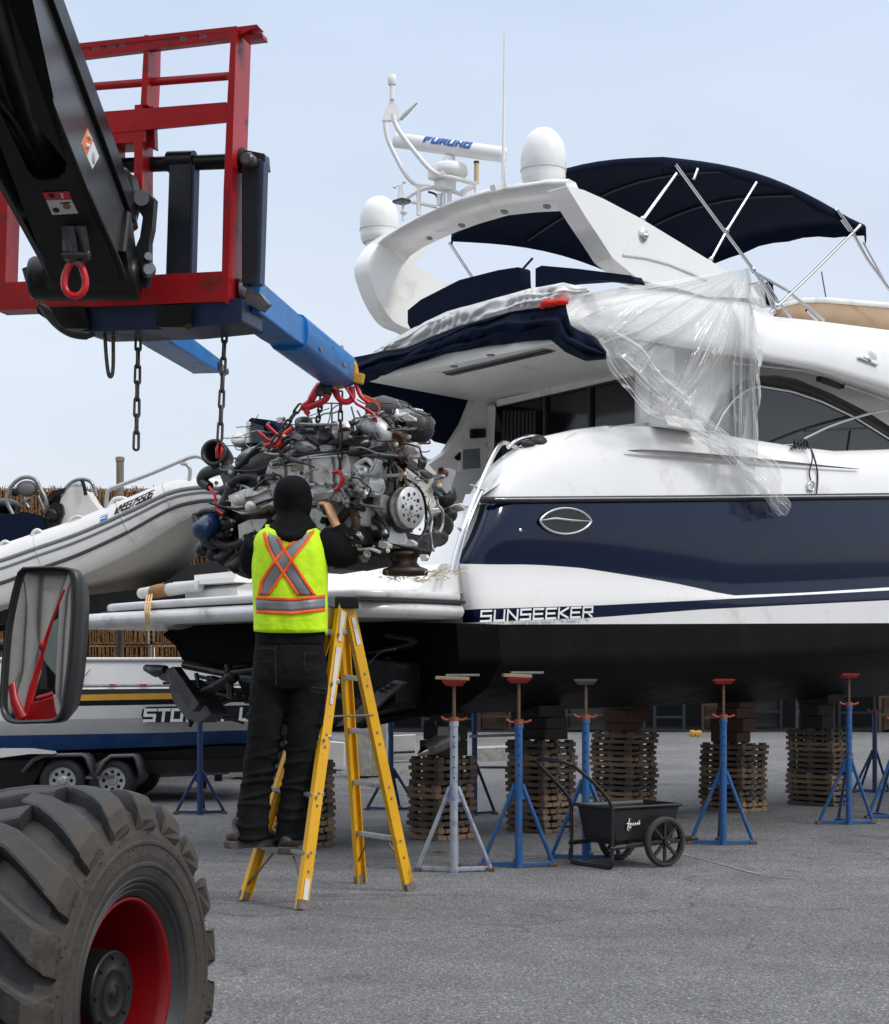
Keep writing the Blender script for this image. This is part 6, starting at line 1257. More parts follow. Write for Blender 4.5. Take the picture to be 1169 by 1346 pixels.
stand(682, 1141, 1.17, .87, STB, 'bright blue boat stand with thick post between the pale stand and the black cart', 2, .05)
stand(770, 1131, 1.16, .89, STB, 'rust spotted blue boat stand partly hidden behind the black cart', 3, -.1)
stand(951, 1111, 1.16, .87, STB, 'clean blue boat stand standing alone right of the black cart', 4, .0)
stand(1116, 1084, 1.20, .93, STB, 'blue boat stand with rust bitten post in front of the rightmost pallet stack', 4, .1)
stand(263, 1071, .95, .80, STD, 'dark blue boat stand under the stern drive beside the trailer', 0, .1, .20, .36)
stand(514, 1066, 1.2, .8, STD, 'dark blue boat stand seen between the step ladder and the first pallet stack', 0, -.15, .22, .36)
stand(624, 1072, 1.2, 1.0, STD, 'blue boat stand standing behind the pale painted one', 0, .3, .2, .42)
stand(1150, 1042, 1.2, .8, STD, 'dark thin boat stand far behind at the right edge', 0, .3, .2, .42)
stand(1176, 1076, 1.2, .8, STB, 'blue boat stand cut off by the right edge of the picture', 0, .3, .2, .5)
# ------------------------------------------------------------------ pallets
WD = [M('grey brown pallet wood', (.155, .11, .078), .85, var=.35, scale=3, streak=(3, 3, 16), bump=.2), M('tan pallet wood', (.25, .165, .105), .85, var=.3, scale=3, streak=(3, 3, 16), bump=.2), M('dark wet pallet wood', (.10, .075, .056), .8, var=.4, scale=3, streak=(3, 3, 16), bump=.2)]
PH = .098
def pallet_mesh(sd, wu_, wv):
    r = random.Random(sd); q = MB(); t = .019
    t = .030
    for lay in (0, 1):
        z = t / 2 + .002 if lay == 0 else .064; n = 5 if lay else 4
        for k in range(n):
            bw = wu_ / n; x = -wu_ / 2 + bw * (k + .5); q.box((x, r.uniform(-.004, .004), z + r.uniform(-.001, .001)), (bw - r.uniform(.003, .014), wv + r.uniform(-.01, .004), t), Matrix.Rotation(r.uniform(-.015, .015), 3, 'Z'))
    for x in (-wu_ / 2 + .03, 0, wu_ / 2 - .03):
        for y in (-wv / 2 + .03, 0, wv / 2 - .03): q.box((x * .94, y * .94, .039), (.05, .05, .020)); q.box((x * .94, y * .94, .088), (.05, .05, .020))
    return q
stacks = [((376, 1117), 6, .42, .36, 'stack behind the mechanic and the ladder'), ((575, 1106), 6, .38, .32, 'stack beside the pale boat stand'), ((714, 1097), 7, .36, .40, 'stack behind the bright blue stand'), ((828, 1070), 7, .36, .46, 'stack behind the black cart'), ((976, 1069), 6, .36, .47, 'stack behind the lone blue stand'), ((1094, 1061), 7, .32, .50, 'rightmost stack')]
ORD = ['topmost', 'second from top', 'third from top', 'fourth from top', 'fifth from top', 'sixth from top', 'bottom']
uu, vv_ = V((math.cos(YAW), math.sin(YAW), 0)), V((-math.sin(YAW), math.cos(YAW), 0))
protos = {}
blocks = []
for si, (c, n, wu_, wv, nm) in enumerate(stacks):
    base = G(*c) + uu * wu_ / 2 + vv_ * wv / 2
    for k in range(n):
        key = (si, k % 3)
        loc = base + V((random.uniform(-.012, .012), random.uniform(-.012, .012), k * PH)); yw = YAW + random.uniform(-.03, .03) + (math.pi if random.random() < .5 else 0)
        o_n = ORD[n - 1 - k] if k else 'bottom'
        lb = 'weathered wooden pallet, %s of the %s' % (o_n, nm) if not nm.startswith('right') else 'weathered wooden pallet, %s of the rightmost pallet stack' % o_n
        if key not in protos:
            o = pallet_mesh(si * 7 + k, wu_, wv).build('pallet', WD[(si + k) % 3], bevel=.0025, seg=1); protos[key] = o
        else: o = protos[key].copy(); COL.objects.link(o)
        o.location = loc; o.rotation_euler = (0, 0, yw); tag(o, lb, 'pallet', 'pallets in the keel stacks')
    top = base + V((0, 0, n * PH)); ps = YL(base); hk_ = keel(max(.2, ps.x)) + .03 + abs(ps.y - BEAM / 2) * .22
    z = n * PH; i = 0
    while z < hk_ - .02:
        hh_ = min(random.uniform(.07, .12), hk_ - z)
        blocks.append((top + V((random.uniform(-.03, .03), random.uniform(-.03, .03), z - n * PH + hh_ / 2)), (wu_ * random.uniform(.5, .8), wv * random.uniform(.4, .8), hh_ - .003), si, nm, i)); z += hh_; i += 1
for p, d, si, nm, i in blocks:
    q = MB(); q.box(p, d, Matrix.Rotation(YAW + random.uniform(-.1, .1), 3, 'Z'))
    m_ = M('red brown timber', (.075, .034, .021), .8, var=.3, scale=3, streak=(3, 3, 12), bump=.2) if si in (3, 4) else M('dark timber block', (.026, .022, .019), .85, var=.4, bump=.2)
    tag(q.build('timber_block', m_, bevel=.006), '%s timber block, %s on the %s' % ('red brown' if si in (3, 4) else 'dark', ('lowest', 'second', 'third', 'fourth', 'fifth', 'sixth')[min(i, 5)], nm if not nm.startswith('right') else 'rightmost pallet stack'), 'timber', 'keel blocks')
# grey casting on the first stack
q = MB(); c0, c1 = P(550, 992, 11.4), P(600, 966, 11.5); q.tube([c0.lerp(c1, .22), c0.lerp(c1, .3), c0.lerp(c1, .6), c1], [.035, .05, .06, .05], 14, 0); q.tube([c0, c0.lerp(c1, .1), c0.lerp(c1, .24)], [.012, .03, .035], 12, 1); q.ell(c0.lerp(c1, .42) + V((0, -.05, 0)), (.03, .02, .025), 10, 6); q.box(c0.lerp(c1, .7) + V((0, 0, .05)), (.1, .08, .1))
tag(q.build('outboard_leg', [M('grey leg casting', (.25, .245, .235), .45, .3, var=.15, dirt=(.1, .09, .08)), CHROME], bevel=.004), 'grey drive leg casting with bright tip resting on the first pallet stack', 'drive leg')
q = MB(); q.prism([P(*p, 11.9) for p in ((572, 948), (598, 944), (598, 972), (572, 976))], (0, .1, 0)); tag(q.build('white_board', M('stained white board', (.42, .40, .37), .6, var=.2, dirt=(.1, .08, .06)), bevel=.004), 'stained white board standing behind the pale boat stand', 'board')
# ------------------------------------------------------------------ garden cart
CB = G(826, 1136); CYAW = R(33); CF = Frame(CB, CYAW); cart = thing('garden_cart', 'black plastic two wheeled garden cart with tubular handle parked on the asphalt', 'cart', CB, CYAW)
CBK = M('black cart plastic', (.012, .012, .0125), .48, var=.25, scale=5, bump=.05, bscale=150, dirt=(.04, .038, .035), damt=.2)
CTB = M('black cart tube', (.010, .010, .0105), .35, var=.2)
CL, CWd = .54, .36
q = MB()
def cr_(l, w_, z, off=0): return [V((-l / 2 + off, -w_ / 2, z)), V((l / 2 + off, -w_ / 2, z)), V((l / 2 + off, w_ / 2, z)), V((-l / 2 + off, w_ / 2, z))]
q.rings([cr_(.36, .26, .135), cr_(.45, .31, .17), cr_(.52, .345, .355), cr_(.56, .385, .36), cr_(.56, .385, .375), cr_(.52, .345, .378), cr_(.50, .325, .36), cr_(.43, .29, .19)], True, True, 0, False)
q.build('tub', CBK, cart, bevel=.012, seg=3)
for sy in (-1, 1):
    q = MB(); c = V((.10, sy * .225, .152)); ax = V((0, 1, 0)); 
    q.lathe([(.128, -.018), (.145, -.022), (.152, -.010), (.152, .010), (.145, .022), (.128, .018), (.128, -.018)], c, ax, 40, cap=False); q.lathe([(.118, -.012), (.129, -.014), (.129, .014), (.118, .012), (.118, -.012)], c, ax, 40, 1, cap=False)
    wh_ = q.build('wheel', [M('grey black cart tyre', (.03, .029, .028), .8, var=.2), CBK], cart)
    q = MB(); q.lathe([(.024, -.03), (.024, .03)], c, ax, 14)
    for k in range(8):
        t_ = 2 * math.pi * k / 8; d = V((math.cos(t_), 0, math.sin(t_))); q.bar(c + d * .02, c + d * .122, .018, .016, up=ax)
    q.lathe([(.008, -.034), (.006, -.04)], c, ax, 8, 1); q.build('spokes', [CBK, CHROME], wh_, bevel=.003)
for sy in (-1, 1):
    y = sy * .20
    q = MB(); q.tube([V((-.30, y, .13)), V((.34, y, .155))], .0125, 8); q.tube([V((.33, y, .155)), V((.38, y, .158))], .0135, 8); q.build('frame_rail', CTB, cart)
    q = MB(); q.tube([V((-.26, y, .14)), V((.30, y, .15))], .010, 6); q.bar(V((-.18, y, .137)), V((.33, y, .165)), .03, .026); q.build('side_bar', CTB, cart, bevel=.004)
q = MB()
for sy in (-1, 1):
    y = sy * .20; q.tube(smooth_line([V((-.29, y, .03)), V((-.285, y, .10)), V((-.285, y, .30)), V((-.30, y, .40)), V((-.42, y, .52)), V((-.56, y * .9, .63))], 5), .0115, 8)
q.tube(smooth_line([V((-.56, -.18, .63)), V((-.60, -.1, .655)), V((-.60, .1, .655)), V((-.56, .18, .63))]), .012, 8); q.build('handle', CTB, cart)
q = MB(); q.tube(smooth_line([V((-.29, -.20, .10)), V((-.29, -.20, .03)), V((-.285, -.14, .012)), V((-.285, .14, .012)), V((-.29, .20, .03)), V((-.29, .20, .1))], 6), .0125, 8); q.tube([V((-.12, -.2, .15)), V((-.12, .2, .15))], .01); q.tube([V((.10, -.22, .152)), V((.10, .22, .152))], .009); q.build('leg', CTB, cart)
q = MB(); yy = -.171
for pts in ([(-.135, .30), (-.142, .262), (-.150, .235), (-.138, .228)], [(-.155, .268), (-.14, .272), (-.128, .262)], [(-.13, .255), (-.122, .270), (-.112, .256), (-.104, .270), (-.095, .256), (-.086, .270), (-.078, .258), (-.068, .272), (-.060, .260)], [(-.060, .285), (-.056, .262)], [(-.142, .25), (-.128, .24), (-.12, .25)]):
    q.tube([V((x, yy - .004 + (z - .26) * -.09, z)) for x, z in pts], .0045, 5)
q.build('script_emblem', WHITE, cart)
# ------------------------------------------------------------------ inflatable boat (left, behind)
RT = 17.0
rib = thing('inflatable_boat', 'white rigid inflatable boat with grey rubbing strakes, bow up, behind the platform', 'inflatable boat', P(100, 780, RT))
HYP = M('grey white tube fabric', (.62, .61, .595), .5, var=.05, dirt=(.42, .40, .37), damt=.25, dscale=1.5, bump=.06, bscale=9)
HUL = M('cream rib hull', (.40, .375, .34), .4, var=.05, dirt=(.28, .25, .22), damt=.2)
cen = [(-330, 812, 42), (-200, 797, 42), (-80, 775, 41), (0, 756, 39), (60, 735, 37), (110, 717, 36), (170, 690, 34), (226, 661, 28), (262, 652, 24), (290, 651, 21)]
cl = smooth_line([V((x, y, 0)) for x, y, r_ in cen], 5)
def crad(x): return poly_at([(a, r_) for a, b, r_ in cen], x)
near = [P(p.x, p.y, RT) for p in cl]; rad = [crad(p.x) * RT / F for p in cl]
q = MB(); bowp = [P(300, 650, RT + .5), P(305, 650, RT + .9), P(300, 650, RT + 1.3)]
far = [V((p.x, RT + 1.8, p.z)) for p in near]
q.tube(near + bowp + far[::-1], rad + [rad[-1]] * 3 + rad[::-1], 20); q.build('buoyancy_tube', HYP, rib, world=True)
q = MB(); kl = [(-330, 860), (-80, 838), (60, 806), (104, 790), (169, 780), (226, 761), (254, 738), (274, 700), (285, 672)]
kk = smooth_line([V((x, y, 0)) for x, y in kl], 5); n_ = 30
kk = resample(kk, n_); top_ = resample([V((p.x, p.y + crad(p.x) * .75, 0)) for p in cl], n_)
rowA = [P(p.x, p.y, RT - .05) for p in top_]; rowC = [P(p.x, p.y, RT + .9) for p in kk]; rowB = [a.lerp(c, .45) + V((0, -.12, -.03)) for a, c in zip(rowA, rowC)]
far_ = [[V((p.x, 2 * (RT + .9) - p.y, p.z)) for p in r] for r in (rowB, rowA)]
q.grid([rowA, rowB, rowC] + far_); q.build('hull', HUL, rib, world=True)
q = MB()
for off, m_, w_ in ((-.10, 0, .032), (-.02, 0, .022), (.12, 1, .030)):
    pts = []
    for p, c, r_ in zip(cl, near, rad):
        a_ = math.asin(max(-1, min(1, -off * 1.0 / .29))); pts.append(c + V((0, -math.cos(a_) * r_ * 1.0, math.sin(a_) * r_)))
    q.tube(pts + ([bowp[0] + V((0, -.12, 0))] if False else []), w_ * .7, 6, m_)
q.build('rubbing_strake', [M('grey strake', (.15, .15, .16), .6), M('black strake', (.03, .03, .032), .6)], rib, world=True)
for x0, y0 in ((60, 735), (170, 690), (226, 661)):
    i_ = min(range(len(cl)), key=lambda i: abs(cl[i].x - x0)); c = near[i_]; r_ = rad[i_] + .003; d = (near[min(i_ + 1, len(near) - 1)] - near[i_ - 1]).normalized(); _, a, b = basis(d); q = MB(); q.tube([c + (a * math.cos(t_) + b * math.sin(t_)) * r_ for t_ in [2 * math.pi * k / 24 for k in range(24)]], .006, 4, loop=True); q.build('seam_tape', HYP, rib, world=True)
def on_tube(u, v):                       # point along the tube near the number, v up the surface
    px = 150 + u / RT * F; i_ = min(range(len(cl) - 1), key=lambda i: abs(cl[i].x - px)); k_ = (px - cl[i_].x) / (cl[i_ + 1].x - cl[i_].x); c = near[i_].lerp(near[i_ + 1], k_); r_ = lerp(rad[i_], rad[i_ + 1], k_) + .002
    a_ = R(30) + v / r_; return c + V((0, -math.cos(a_) * r_, math.sin(a_) * r_))
q = MB(); lettering(q, 'WN9375SOG', lambda u, v: on_tube(u + .05, v), .092, .029, .013, .0095, (0, -.8, .55), .008, slant=.2, cuts=4); q.build('registration', BLACK, rib, world=True)
q = MB(); q.grid([[on_tube(u, v) + V((0, -.004, .003)) for u in (-.09, -.06, -.02)] for v in (-.02, 0, .02, .04, .06, .08)], 0)
for v in (.0, .03, .055): q.prism([on_tube(u, w__) + V((0, -.008, .005)) for u, w__ in ((-.085, v), (-.035, v), (-.035, v + .01), (-.085, v + .01))], (0, -.003, .002), 1)
q.build('blue_sticker', [M('sticker blue', (.02, .16, .50), .4), WHITE], rib, world=True)
RD = RT + .9
def rp(x, y, d=RD): return P(x, y, d)
q = MB(); q.prism([rp(*p, RD - .25) for p in ((83, 645), (95, 640), (110, 640), (118, 655), (132, 672), (130, 690), (75, 700), (72, 690))], (0, .5, 0)); q.build('console', M('cream console', (.60, .575, .53), .4, var=.04), rib, world=True, bevel=.06, seg=3)
q = MB(); q.prism([rp(*p, RD - .32) for p in ((60, 672), (70, 660), (82, 662), (84, 674), (78, 690), (66, 699), (58, 690))], (0, .6, 0)); q.lathe([(.07, 0), (.07, .03), (.05, .04), (.01, .04)], rp(68, 677, RD - .34), (-.2, -1, 0), 18); q.build('console_dash', BLACK, rib, world=True, bevel=.03)
q = MB(); q.prism([rp(*p, RD - .3) for p in ((60, 655), (70, 645), (86, 641), (84, 648), (72, 652), (62, 664))], (0, .5, 0)); q.build('dash_cowl', BLACK, rib, world=True, bevel=.02)
q = MB(); q.tube(smooth_line([rp(*p, RD - .25) for p in ((80, 652), (88, 640), (98, 632), (110, 630), (120, 634), (125, 645), (127, 652))]), .02, 8); q.tube(smooth_line([rp(*p, RD - .3) for p in ((108, 631), (111, 640), (113, 651))]), .02, 8, 1); q.build('screen_hoop', [STEEL, BLACK], rib, world=True)
q = MB(); q.grid([[rp(90, 640, RD - .2), rp(100, 633, RD - .2), rp(110, 632, RD - .2)], [rp(84, 648, RD - .2), rp(100, 642, RD - .2), rp(113, 650, RD - .2)]]); q.build('windscreen', M('clear screen', (.55, .58, .6), .1), rib, world=True, solid=.01)
q = MB(); q.tube(smooth_line([rp(*p, RD - .3) for p in ((17, 676), (10, 660), (12, 645), (22, 632), (35, 627), (47, 631), (53, 642), (60, 655), (62, 664))]), .022, 8); q.build('seat_stay', STEEL, rib, world=True) if False else None; MB().tube([rp(50, 652, RD), rp(60, 676, RD)], .02, 8).build('seat_stay', STEEL, rib, world=True); q.build('seat_hoop', STEEL, rib, world=True)
q = MB(); q.ell(rp(36, 642, RD - .25), (.12, .06, .085), 18, 10); q.ell(rp(36, 642, RD - .27), (.105, .05, .075), 18, 10); q.build('headrest', M('grey vinyl', (.12, .115, .11), .5, var=.1), rib, world=True)
q = MB(); q.tube([rp(17, 646, RD - .25), rp(24, 648, RD - .25)], .04, 8); q.tube(smooth_line([rp(*p, RD - .1) for p in ((31, 654), (34, 662), (38, 668), (34, 660), (39, 655))]), .02, 6, 1); q.build('headrest_fittings', [BLACK, STEEL], rib, world=True)
q = MB(); q.prism([rp(*p, RD - .35) for p in ((-60, 690), (-10, 673), (16, 677), (30, 672), (57, 678), (62, 702), (40, 712), (0, 722), (-60, 735))], (0, .7, 0)); q.build('seat_cover', CANV, rib, world=True, bevel=.06, seg=3)
q = MB(); q.ell(rp(8, 666, RD + .3), (.16, .2, .09), 14, 8); q.build('outboard_cowl', BLACK, rib, world=True)
q = MB(); q.tube(smooth_line([rp(*p, RT - .1) for p in ((140, 668), (141, 650), (145, 643), (155, 639), (200, 622), (240, 605), (256, 600), (266, 602), (276, 610))], 5), .021, 8); q.tube(smooth_line([rp(*p, RT - .1) for p in ((249, 632), (250, 618), (246, 611), (238, 609))], 5), .02, 8); q.build('bow_rail', M('pale tube rail', (.42, .42, .42), .35, .5), rib, world=True)
q = MB(); q.tube(smooth_line([rp(*p, RT + .1) for p in ((144, 666), (150, 657), (160, 655), (168, 658), (166, 664))], 5), .022, 8); q.tube(smooth_line([rp(*p, RT - .1) for p in ((90, 692), (93, 683), (102, 679), (112, 681))], 5), .014, 8)
for x, y in ((50, 704), (8, 719)): q.tube(smooth_line([rp(*p, RT - .12) for p in ((x - 8, y + 4), (x - 6, y - 4), (x, y - 7), (x + 7, y - 2), (x + 8, y + 1))], 5), .02, 8)
q.build('grab_handle', HYP, rib, world=True)
# trestles under it
rk = thing('boat_trestle', 'dark steel trestle carrying the inflatable boat behind the motorboat', 'trestle', (P(150, 900, RT).x, RT + .9, 0))
q = MB(); xa, xb = P(-160, 0, RT).x, P(300, 0, RT).x
for y in (RT + .3, RT + 1.5): q.bar((xa, y, 1.66), (xb, y, 2.06), .12, .2)
tb(q, 'beam', BLACK, rk) if False else q.build('beam', BLACK, rk, world=True)
for x in (xa + .4, (xa + xb) / 2, xb - .3):
    for y in (RT + .3, RT + 1.5): MB().bar((x, y, 0), (x, y, 1.75), .08, .08).build('leg', BLACK, rk, world=True)
q = MB(); q.prism([P(*p, RT + .35) for p in ((180, 792), (245, 745), (330, 720), (420, 740), (420, 806), (180, 806))], (0, 1.0, 0)); tag(q.build('covered_boat', M('black shrink cover', (.015, .015, .016), .7, var=.4, bump=.3), bevel=.05), 'dark covered hull standing in the gap below the inflatable bow', 'boat')
# ------------------------------------------------------------------ white motorboat on its trailer
MBD = 15.2
mob = thing('motorboat', 'white motorboat with gold and black stripes and blue bottom on a trailer', 'motorboat', P(60, 985, MBD))
X5 = [-420, -250, 0, 110, 220, 310, 345]
def mrow(ys_, d): return [P(x, y, d + (.0 if x < 300 else .25)) for x, y in zip(X5, ys_)]
MW = M('white motorboat gelcoat', (.60, .595, .58), .28, var=.04, coat=.2, dirt=(.40, .375, .34), damt=.22, dscale=2.5)
ra_ = [mrow((868,) * 7, MBD + .10), mrow((900, 901, 902, 902, 901, 900, 900), MBD + .05)]
rb_ = [mrow((905, 905, 906, 906, 905, 904, 904), MBD), mrow((913, 913, 914, 913, 911, 910, 910), MBD - .01), mrow((921, 921, 922, 921, 919, 917, 917), MBD - .01), mrow((930, 930, 930, 928, 926, 923, 923), MBD), mrow((950, 950, 948, 945, 943, 940, 940), MBD + .02), mrow((960, 960, 955, 953, 951, 949, 949), MBD + .05), mrow((970, 970, 967, 965, 963, 960, 960), MBD + .10), mrow((994, 994, 989, 985, 981, 977, 977), MBD + .16), mrow((1003, 1003, 1000, 998, 996, 994, 994), MBD + .8)]
q = MB(); cols = [0, 2, 1, 2, 0, 0, 0, 3, 4]; allr = ra_ + rb_
allr = [[V((p.x, MBD + 2, p.z)) for p in allr[0]]] + allr; cols = [0, 0, 0] + [2, 3, 2, 0, 0, 0, 4, 5]
for i in range(len(allr) - 1): q.grid([allr[i], allr[i + 1]], cols[i])
q.grid([[r[-1] for r in allr], [V((r[-1].x, MBD + 1.8, r[-1].z)) for r in allr]])
q.build('hull', [MW, MW, BLACK, M('gold stripe', (.50, .26, .02), .4), M('blue bottom paint', (.012, .05, .16), .45, var=.2, dirt=(.05, .06, .09), damt=.25), BLACK], mob, world=True)
q = MB(); q.tube([p + V((0, -.01, .01)) for p in ra_[0]], .02, 6); q.tube([p + V((0, -.01, .0)) for p in ra_[1]], .018, 6, 1); q.build('rubbing_strake', [MW, STEEL], mob, world=True)
q = MB(); pa, pb = (186, 951), (360, 947)
bl = [P(*p, MBD - .015) for p in ((194, 929), (390, 926), (390, 946), (194, 950), (188, 946), (186, 939), (188, 932))]; q.prism(bl, (0, -.004, 0), 0)
o0 = P(190, 947.5, MBD - .024); lettering(q, 'STOW A LUR', lambda u, v: o0 + V((u, 0, v + u * .012)), .098, .088, .036, .026, (0, -1, 0), .004, slant=.12)
for i in range(len(q.m)): q.m[i] = 0 if i < 2 + len(bl) else 1
q.build('name_lettering', [BLACK, M('pale lettering', (.62, .62, .61), .4)], mob, world=True)
q = MB()
for x in (146, 150, 186, 191): q.box(P(x, 900, MBD - .0), (.03, .02, .012), m=0)
q.tube(smooth_line([P(119, 880, MBD + .05), P(112, 888, MBD + .04), P(107, 896, MBD + .03)]), .005, 6, 1); q.box(P(107, 894, MBD + .02), (.03, .03, .05), m=1); q.build('deck_fittings', [REDB, M('brown rope end', (.2, .14, .09), .8)], mob, world=True)
q = MB(); q.prism([P(*p, MBD - .25) for p in ((-60, 1000), (-60, 992), (0, 984), (40, 984), (70, 988), (72, 991), (40, 991), (0, 996))], (0, .1, 0)); q.build('spray_rail', MW, mob, world=True, bevel=.01)
trl = thing('boat_trailer', 'black twin axle trailer with silver wheels under the white motorboat', 'trailer', P(120, 1055, MBD))
q = MB(); q.bar(P(-300, 1012, MBD + .2), P(330, 1006, MBD + .2), .1, .12); q.bar(P(-300, 1012, MBD + 1.4), P(330, 1006, MBD + 1.4), .1, .12); q.prism([P(*p, MBD - .0) for p in ((-120, 1000), (60, 1000), (50, 1020), (40, 1036), (-120, 1036))], (0, 1.2, 0)); q.prism([P(*p, MBD + .4) for p in ((-60, 985), (330, 980), (330, 1012), (-60, 1015))], (0, .9, 0)); tb(q, 'frame', BLACK, trl) if False else q.build('frame', BLACK, trl, world=True)
for x, y in ((85, 1025), (150, 1021)):
    for dy in (0, 1.2):
        c = P(x, y, MBD); c.z = .215; c.y += dy; q = MB(); q.lathe([(.12, .09), (.19, .10), (.212, .06), (.215, 0), (.212, -.06), (.19, -.10), (.12, -.09)], c, (0, -1, 0), 30, cap=False); wl = q.build('wheel', RUB, trl, world=True)
        q = MB(); q.lathe([(.125, .07), (.122, .09), (.112, .085), (.105, .06), (.09, .055), (.05, .065), (.045, .085), (.03, .09), (.001, .09)], c, (0, -1, 0), 26, 0)
        for k in range(8): t_ = 2 * math.pi * k / 8; q.lathe([(.018, .05), (.018, .071)], c + V((math.cos(t_) * .078, 0, math.sin(t_) * .078)), (0, -1, 0), 8, 1)
        q.build('rim', [M('silver rim', (.50, .50, .50), .3, .6), BLACK], wl)
q = MB()
for pts in (((30, 1015), (44, 999), (60, 993), (108, 992), (114, 996), (124, 1022)), ((124, 1022), (138, 1000), (146, 994), (176, 993), (180, 998), (187, 1024))):
    a_ = [P(*p, MBD - .14) for p in pts]; q.grid([a_, [p + V((0, .30, 0)) for p in a_]]); q.tube(a_, .014, 6)
q.bar(P(114, 1022, MBD - .13), P(150, 1021, MBD - .13), .03, .02); q.build('mudguard', M('grey mudguard', (.10, .10, .105), .5, .3), trl, world=True, solid=.012)
q = MB(); q.prism([P(*p, MBD + 1.6) for p in ((180, 1006), (302, 1000), (302, 1018), (180, 1023))], (0, .05, 0), 0)
for x in (203, 245, 298): q.box(P(x, 1011, MBD + 1.58), (.06, .02, .05), m=1)
q.build('lighting_board', [M('dull white board', (.50, .49, .47), .5, dirt=(.2, .18, .15), damt=.25), M('red reflector', (.45, .02, .02), .25)], trl, world=True)
# ------------------------------------------------------------------ traps, posts, blocks, shed
TRM = M('brown wire and twine', (.20, .10, .035), .9, var=.55, scale=30, bump=.4, bscale=60)
TRW = M('pale trap frame', (.34, .30, .25), .7, var=.3)
TD = 21.0; q = MB(); TW, THt, TDp = .98, .376, .5
for x in (-.48, .48):
    for y in (-.24, .24): q.bar((x, y, 0), (x, y, THt), .02, .02, m=1)
for z in (.01, THt - .01):
    for y in (-.24, .24): q.bar((-.49, y, z), (.49, y, z), .018, .018, m=0 if z < .1 else 1)
    for x in (-.48, .48): q.bar((x, -.24, z), (x, .24, z), .018, .018)
rr_ = random.Random(5)
for k in range(34): x = -.47 + .94 * k / 33 + rr_.uniform(-.008, .008); q.bar((x, -.245 + rr_.uniform(-.01, .01), 0), (x + rr_.uniform(-.02, .02), -.245, THt), .014, .012)
for k in range(34): x = -.47 + .94 * k / 33; q.bar((x, -.245, THt), (x, .245, THt + rr_.uniform(-.01, .03)), .014, .01)
for k in range(26):
    x = rr_.uniform(-.45, .45); q.tube([V((x, rr_.uniform(-.22, .1), rr_.uniform(0, THt))), V((x + rr_.uniform(-.2, .2), -.22, rr_.uniform(0, THt))), V((x + rr_.uniform(-.2, .2), -.25, rr_.uniform(0, THt)))], .008, 4)
for k in range(30): x = rr_.uniform(-.48, .48); q.tube([V((x, -.2, THt)), V((x + rr_.uniform(-.03, .03), -.22, THt + rr_.uniform(.01, .05)))], .005, 4)
q.box((0, .06, THt / 2), (.92, .34, THt * .9))
tp_ = q.build('lobster_trap', [TRM, TRW]); tag(tp_, 'brown slatted lobster trap in the tall stack behind the inflatable boat', 'trap', 'stacked lobster traps')
first = True; x0 = P(-60, 0, TD).x
for c_ in range(4):
    for r__ in range(9):
        o = tp_ if first else tp_.copy()
        if not first: COL.objects.link(o)
        first = False; o.location = (x0 + c_ * 1.0 + rr_.uniform(-.02, .02), TD + rr_.uniform(-.04, .04), r__ * (THt + .012) - (.0)); o.rotation_euler = (0, 0, rr_.uniform(-.03, .03) + (math.pi * 0))
q = MB(); q.tube([P(158, 760, 19.5), P(158, 606, 19.5)], .045, 10); q.lathe([(.05, 0), (.055, .05), (.03, .06)], P(158, 607, 19.5), (0, 0, 1), 10); q.tube([V((P(158, 0, 19.5).x, 19.5, 0)), P(158, 755, 19.5)], .045, 10); tag(q.build('mooring_post', M('brown grey post', (.16, .13, .10), .7, var=.2)), 'thin brown post with a cap rising behind the inflatable boat rail', 'post')
CON = M('weathered concrete', (.30, .285, .26), .85, var=.2, scale=5, bump=.8, bscale=14, dirt=(.12, .105, .09), damt=.25)
def block(pts, d, th, lb): q = MB(); q.prism([P(*p, d) for p in pts], (0, th, 0)); tag(q.build('concrete_block', CON, bevel=.015), lb, 'block')
block(((301, 930), (345, 930), (345, 1021), (301, 1021)), 18.8, .5, 'dark streaked concrete pillar behind the left leg of the mechanic')
block(((468, 955), (487, 955), (487, 1020), (468, 1020)), 19.0, .5, 'low pale concrete block seen through the step ladder'); block(((488, 940), (508, 940), (508, 1020), (488, 1020)), 19.2, .5, 'tall pale concrete pillar right beside the low block behind the ladder')
q = MB(); q.prism([P(*p, 20) for p in ((508, 968), (546, 966), (546, 998), (508, 1000))], (0, .3, 0), 0); q.prism([P(*p, 20) for p in ((512, 1003), (540, 1002), (540, 1018), (512, 1019))], (0, .3, 0), 0); q.bar(P(505, 990, 19.95), P(546, 988, 19.95), .02, .03, m=1); tag(q.build('white_crate', [M('dull white crate', (.46, .455, .44), .5, dirt=(.2, .18, .16), damt=.25), RUB], bevel=.01), 'white crate standing behind the pillar at the far side of the yard', 'crate')
q = MB(); q.prism([P(*p, 20.5) for p in ((430, 975), (452, 977), (452, 1010), (430, 1008))], (0, .3, 0)); tag(q.build('white_drum', M('white drum', (.5, .49, .47), .5), bevel=.02), 'white container seen between the ladder rails', 'container')
q = MB(); q.prism([P(*p, 21) for p in ((624, 984), (735, 979), (735, 998), (624, 1002))], (0, .6, 0)); tag(q.build('stone_kerb', CON, bevel=.02), 'long low pale kerb stone behind the stacks left of centre', 'kerb')
q = MB(); q.bar(P(617, 968, 12.6), P(680, 966, 12.6), .03, .02); tag(q.build('loose_plank', M('pale plank', (.42, .38, .33), .7)), 'pale plank end sticking out behind the bright blue stand', 'plank') if False else tag(q.build('loose_plank', M('pale plank', (.42, .38, .33), .7)), 'pale plank lying across behind the bright blue stand', 'plank')
q = MB()
for k in range(7): q.ell(P(915 + random.uniform(-5, 5), 963 + random.uniform(-3, 3), 30), (.06, .05, .05), 8, 6)
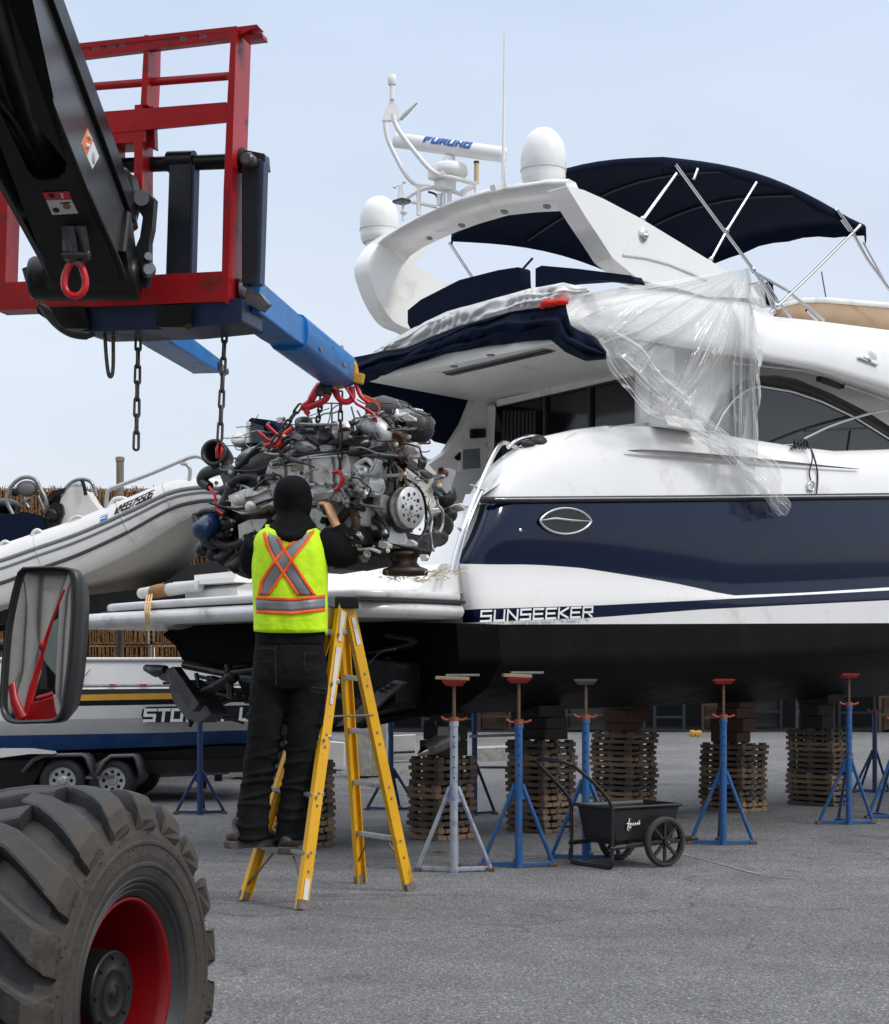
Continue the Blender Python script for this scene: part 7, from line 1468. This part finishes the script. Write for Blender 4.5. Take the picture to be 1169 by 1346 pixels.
tag(q.build('rope_coil', M('yellow rope coil', (.45, .26, .04), .8, bump=.6)), 'small yellow rope coil lying before the far dark shed', 'rope')
# dark shed across the yard
SD = 35.0; sh_ = thing('storage_shed', 'long dark open storage shed across the yard behind the pallet stacks', 'shed', (P(800, 0, SD).x, SD, 0))
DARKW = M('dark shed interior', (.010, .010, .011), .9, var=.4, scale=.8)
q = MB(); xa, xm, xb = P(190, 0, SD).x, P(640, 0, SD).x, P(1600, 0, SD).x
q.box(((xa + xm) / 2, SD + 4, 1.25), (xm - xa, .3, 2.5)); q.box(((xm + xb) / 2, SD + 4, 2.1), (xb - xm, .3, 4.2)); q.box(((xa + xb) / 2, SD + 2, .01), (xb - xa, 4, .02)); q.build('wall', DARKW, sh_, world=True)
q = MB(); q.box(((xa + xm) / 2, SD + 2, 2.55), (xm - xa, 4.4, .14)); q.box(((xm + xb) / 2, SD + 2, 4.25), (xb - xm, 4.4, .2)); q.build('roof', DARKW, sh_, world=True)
for k in range(12):
    x = xa + (xb - xa) * k / 11; MB().bar((x, SD - .1, 0), (x, SD - .1, 2.5 if x < xm else 4.2), .12, .12).build('post', BLACK, sh_, world=True)
cols_ = [('dark blue rack', (.004, .007, .016)), ('brown carton', (.05, .026, .014)), ('black crate', (.015, .015, .016)), ('grey mesh', (.035, .035, .035))]
r7 = random.Random(8)
for k in range(16):
    px = 640 + k * 62 + r7.uniform(-10, 10) if k > 1 else 590 + 60 * k; d = SD + r7.uniform(-.5, 1); x = P(px, 0, d).x; nm_, c_ = cols_[k % 4]; q = MB()
    w_, h_ = r7.uniform(.6, 1.1), r7.uniform(1.0, 2.0)
    for sx in (-1, 1): q.bar((x + sx * w_ / 2, d, 0), (x + sx * w_ / 2, d, h_), .06, .06)
    for z in [h_ * i / 4 for i in range(1, 5)]: q.bar((x - w_ / 2, d, z), (x + w_ / 2, d, z), .05, .05)
    if k % 4 in (1, 2): q.box((x, d + .3, h_ * .3), (w_ * .8, .4, h_ * .5))
    tag(q.build('storage_rack', M(nm_, c_, .7, var=.3)), '%s among the racks lined up in the far shed' % nm_ if False else 'dark storage rack standing in the far shed under the yacht', 'rack', 'racks in the far shed')
# bits on the ground
q = MB()
for x, y in ((577, 1121), (1084, 1060), (640, 1068), (420, 1110), (905, 1100)):
    p = G(x, y); a_ = random.uniform(0, 3); d = V((math.cos(a_), math.sin(a_), 0)); e_ = V((-d.y, d.x, 0)); q.add([p - d * .05 + V((0, 0, .006)), p + e_ * .02 + V((0, 0, .012)), p + d * .05 + V((0, 0, .005)), p - e_ * .018 + V((0, 0, .014))], [(0, 1, 2, 3)])
tag(q.build('dead_leaves', M('dry leaf', (.28, .14, .05), .8, var=.4), solid=.003), kind='stuff')
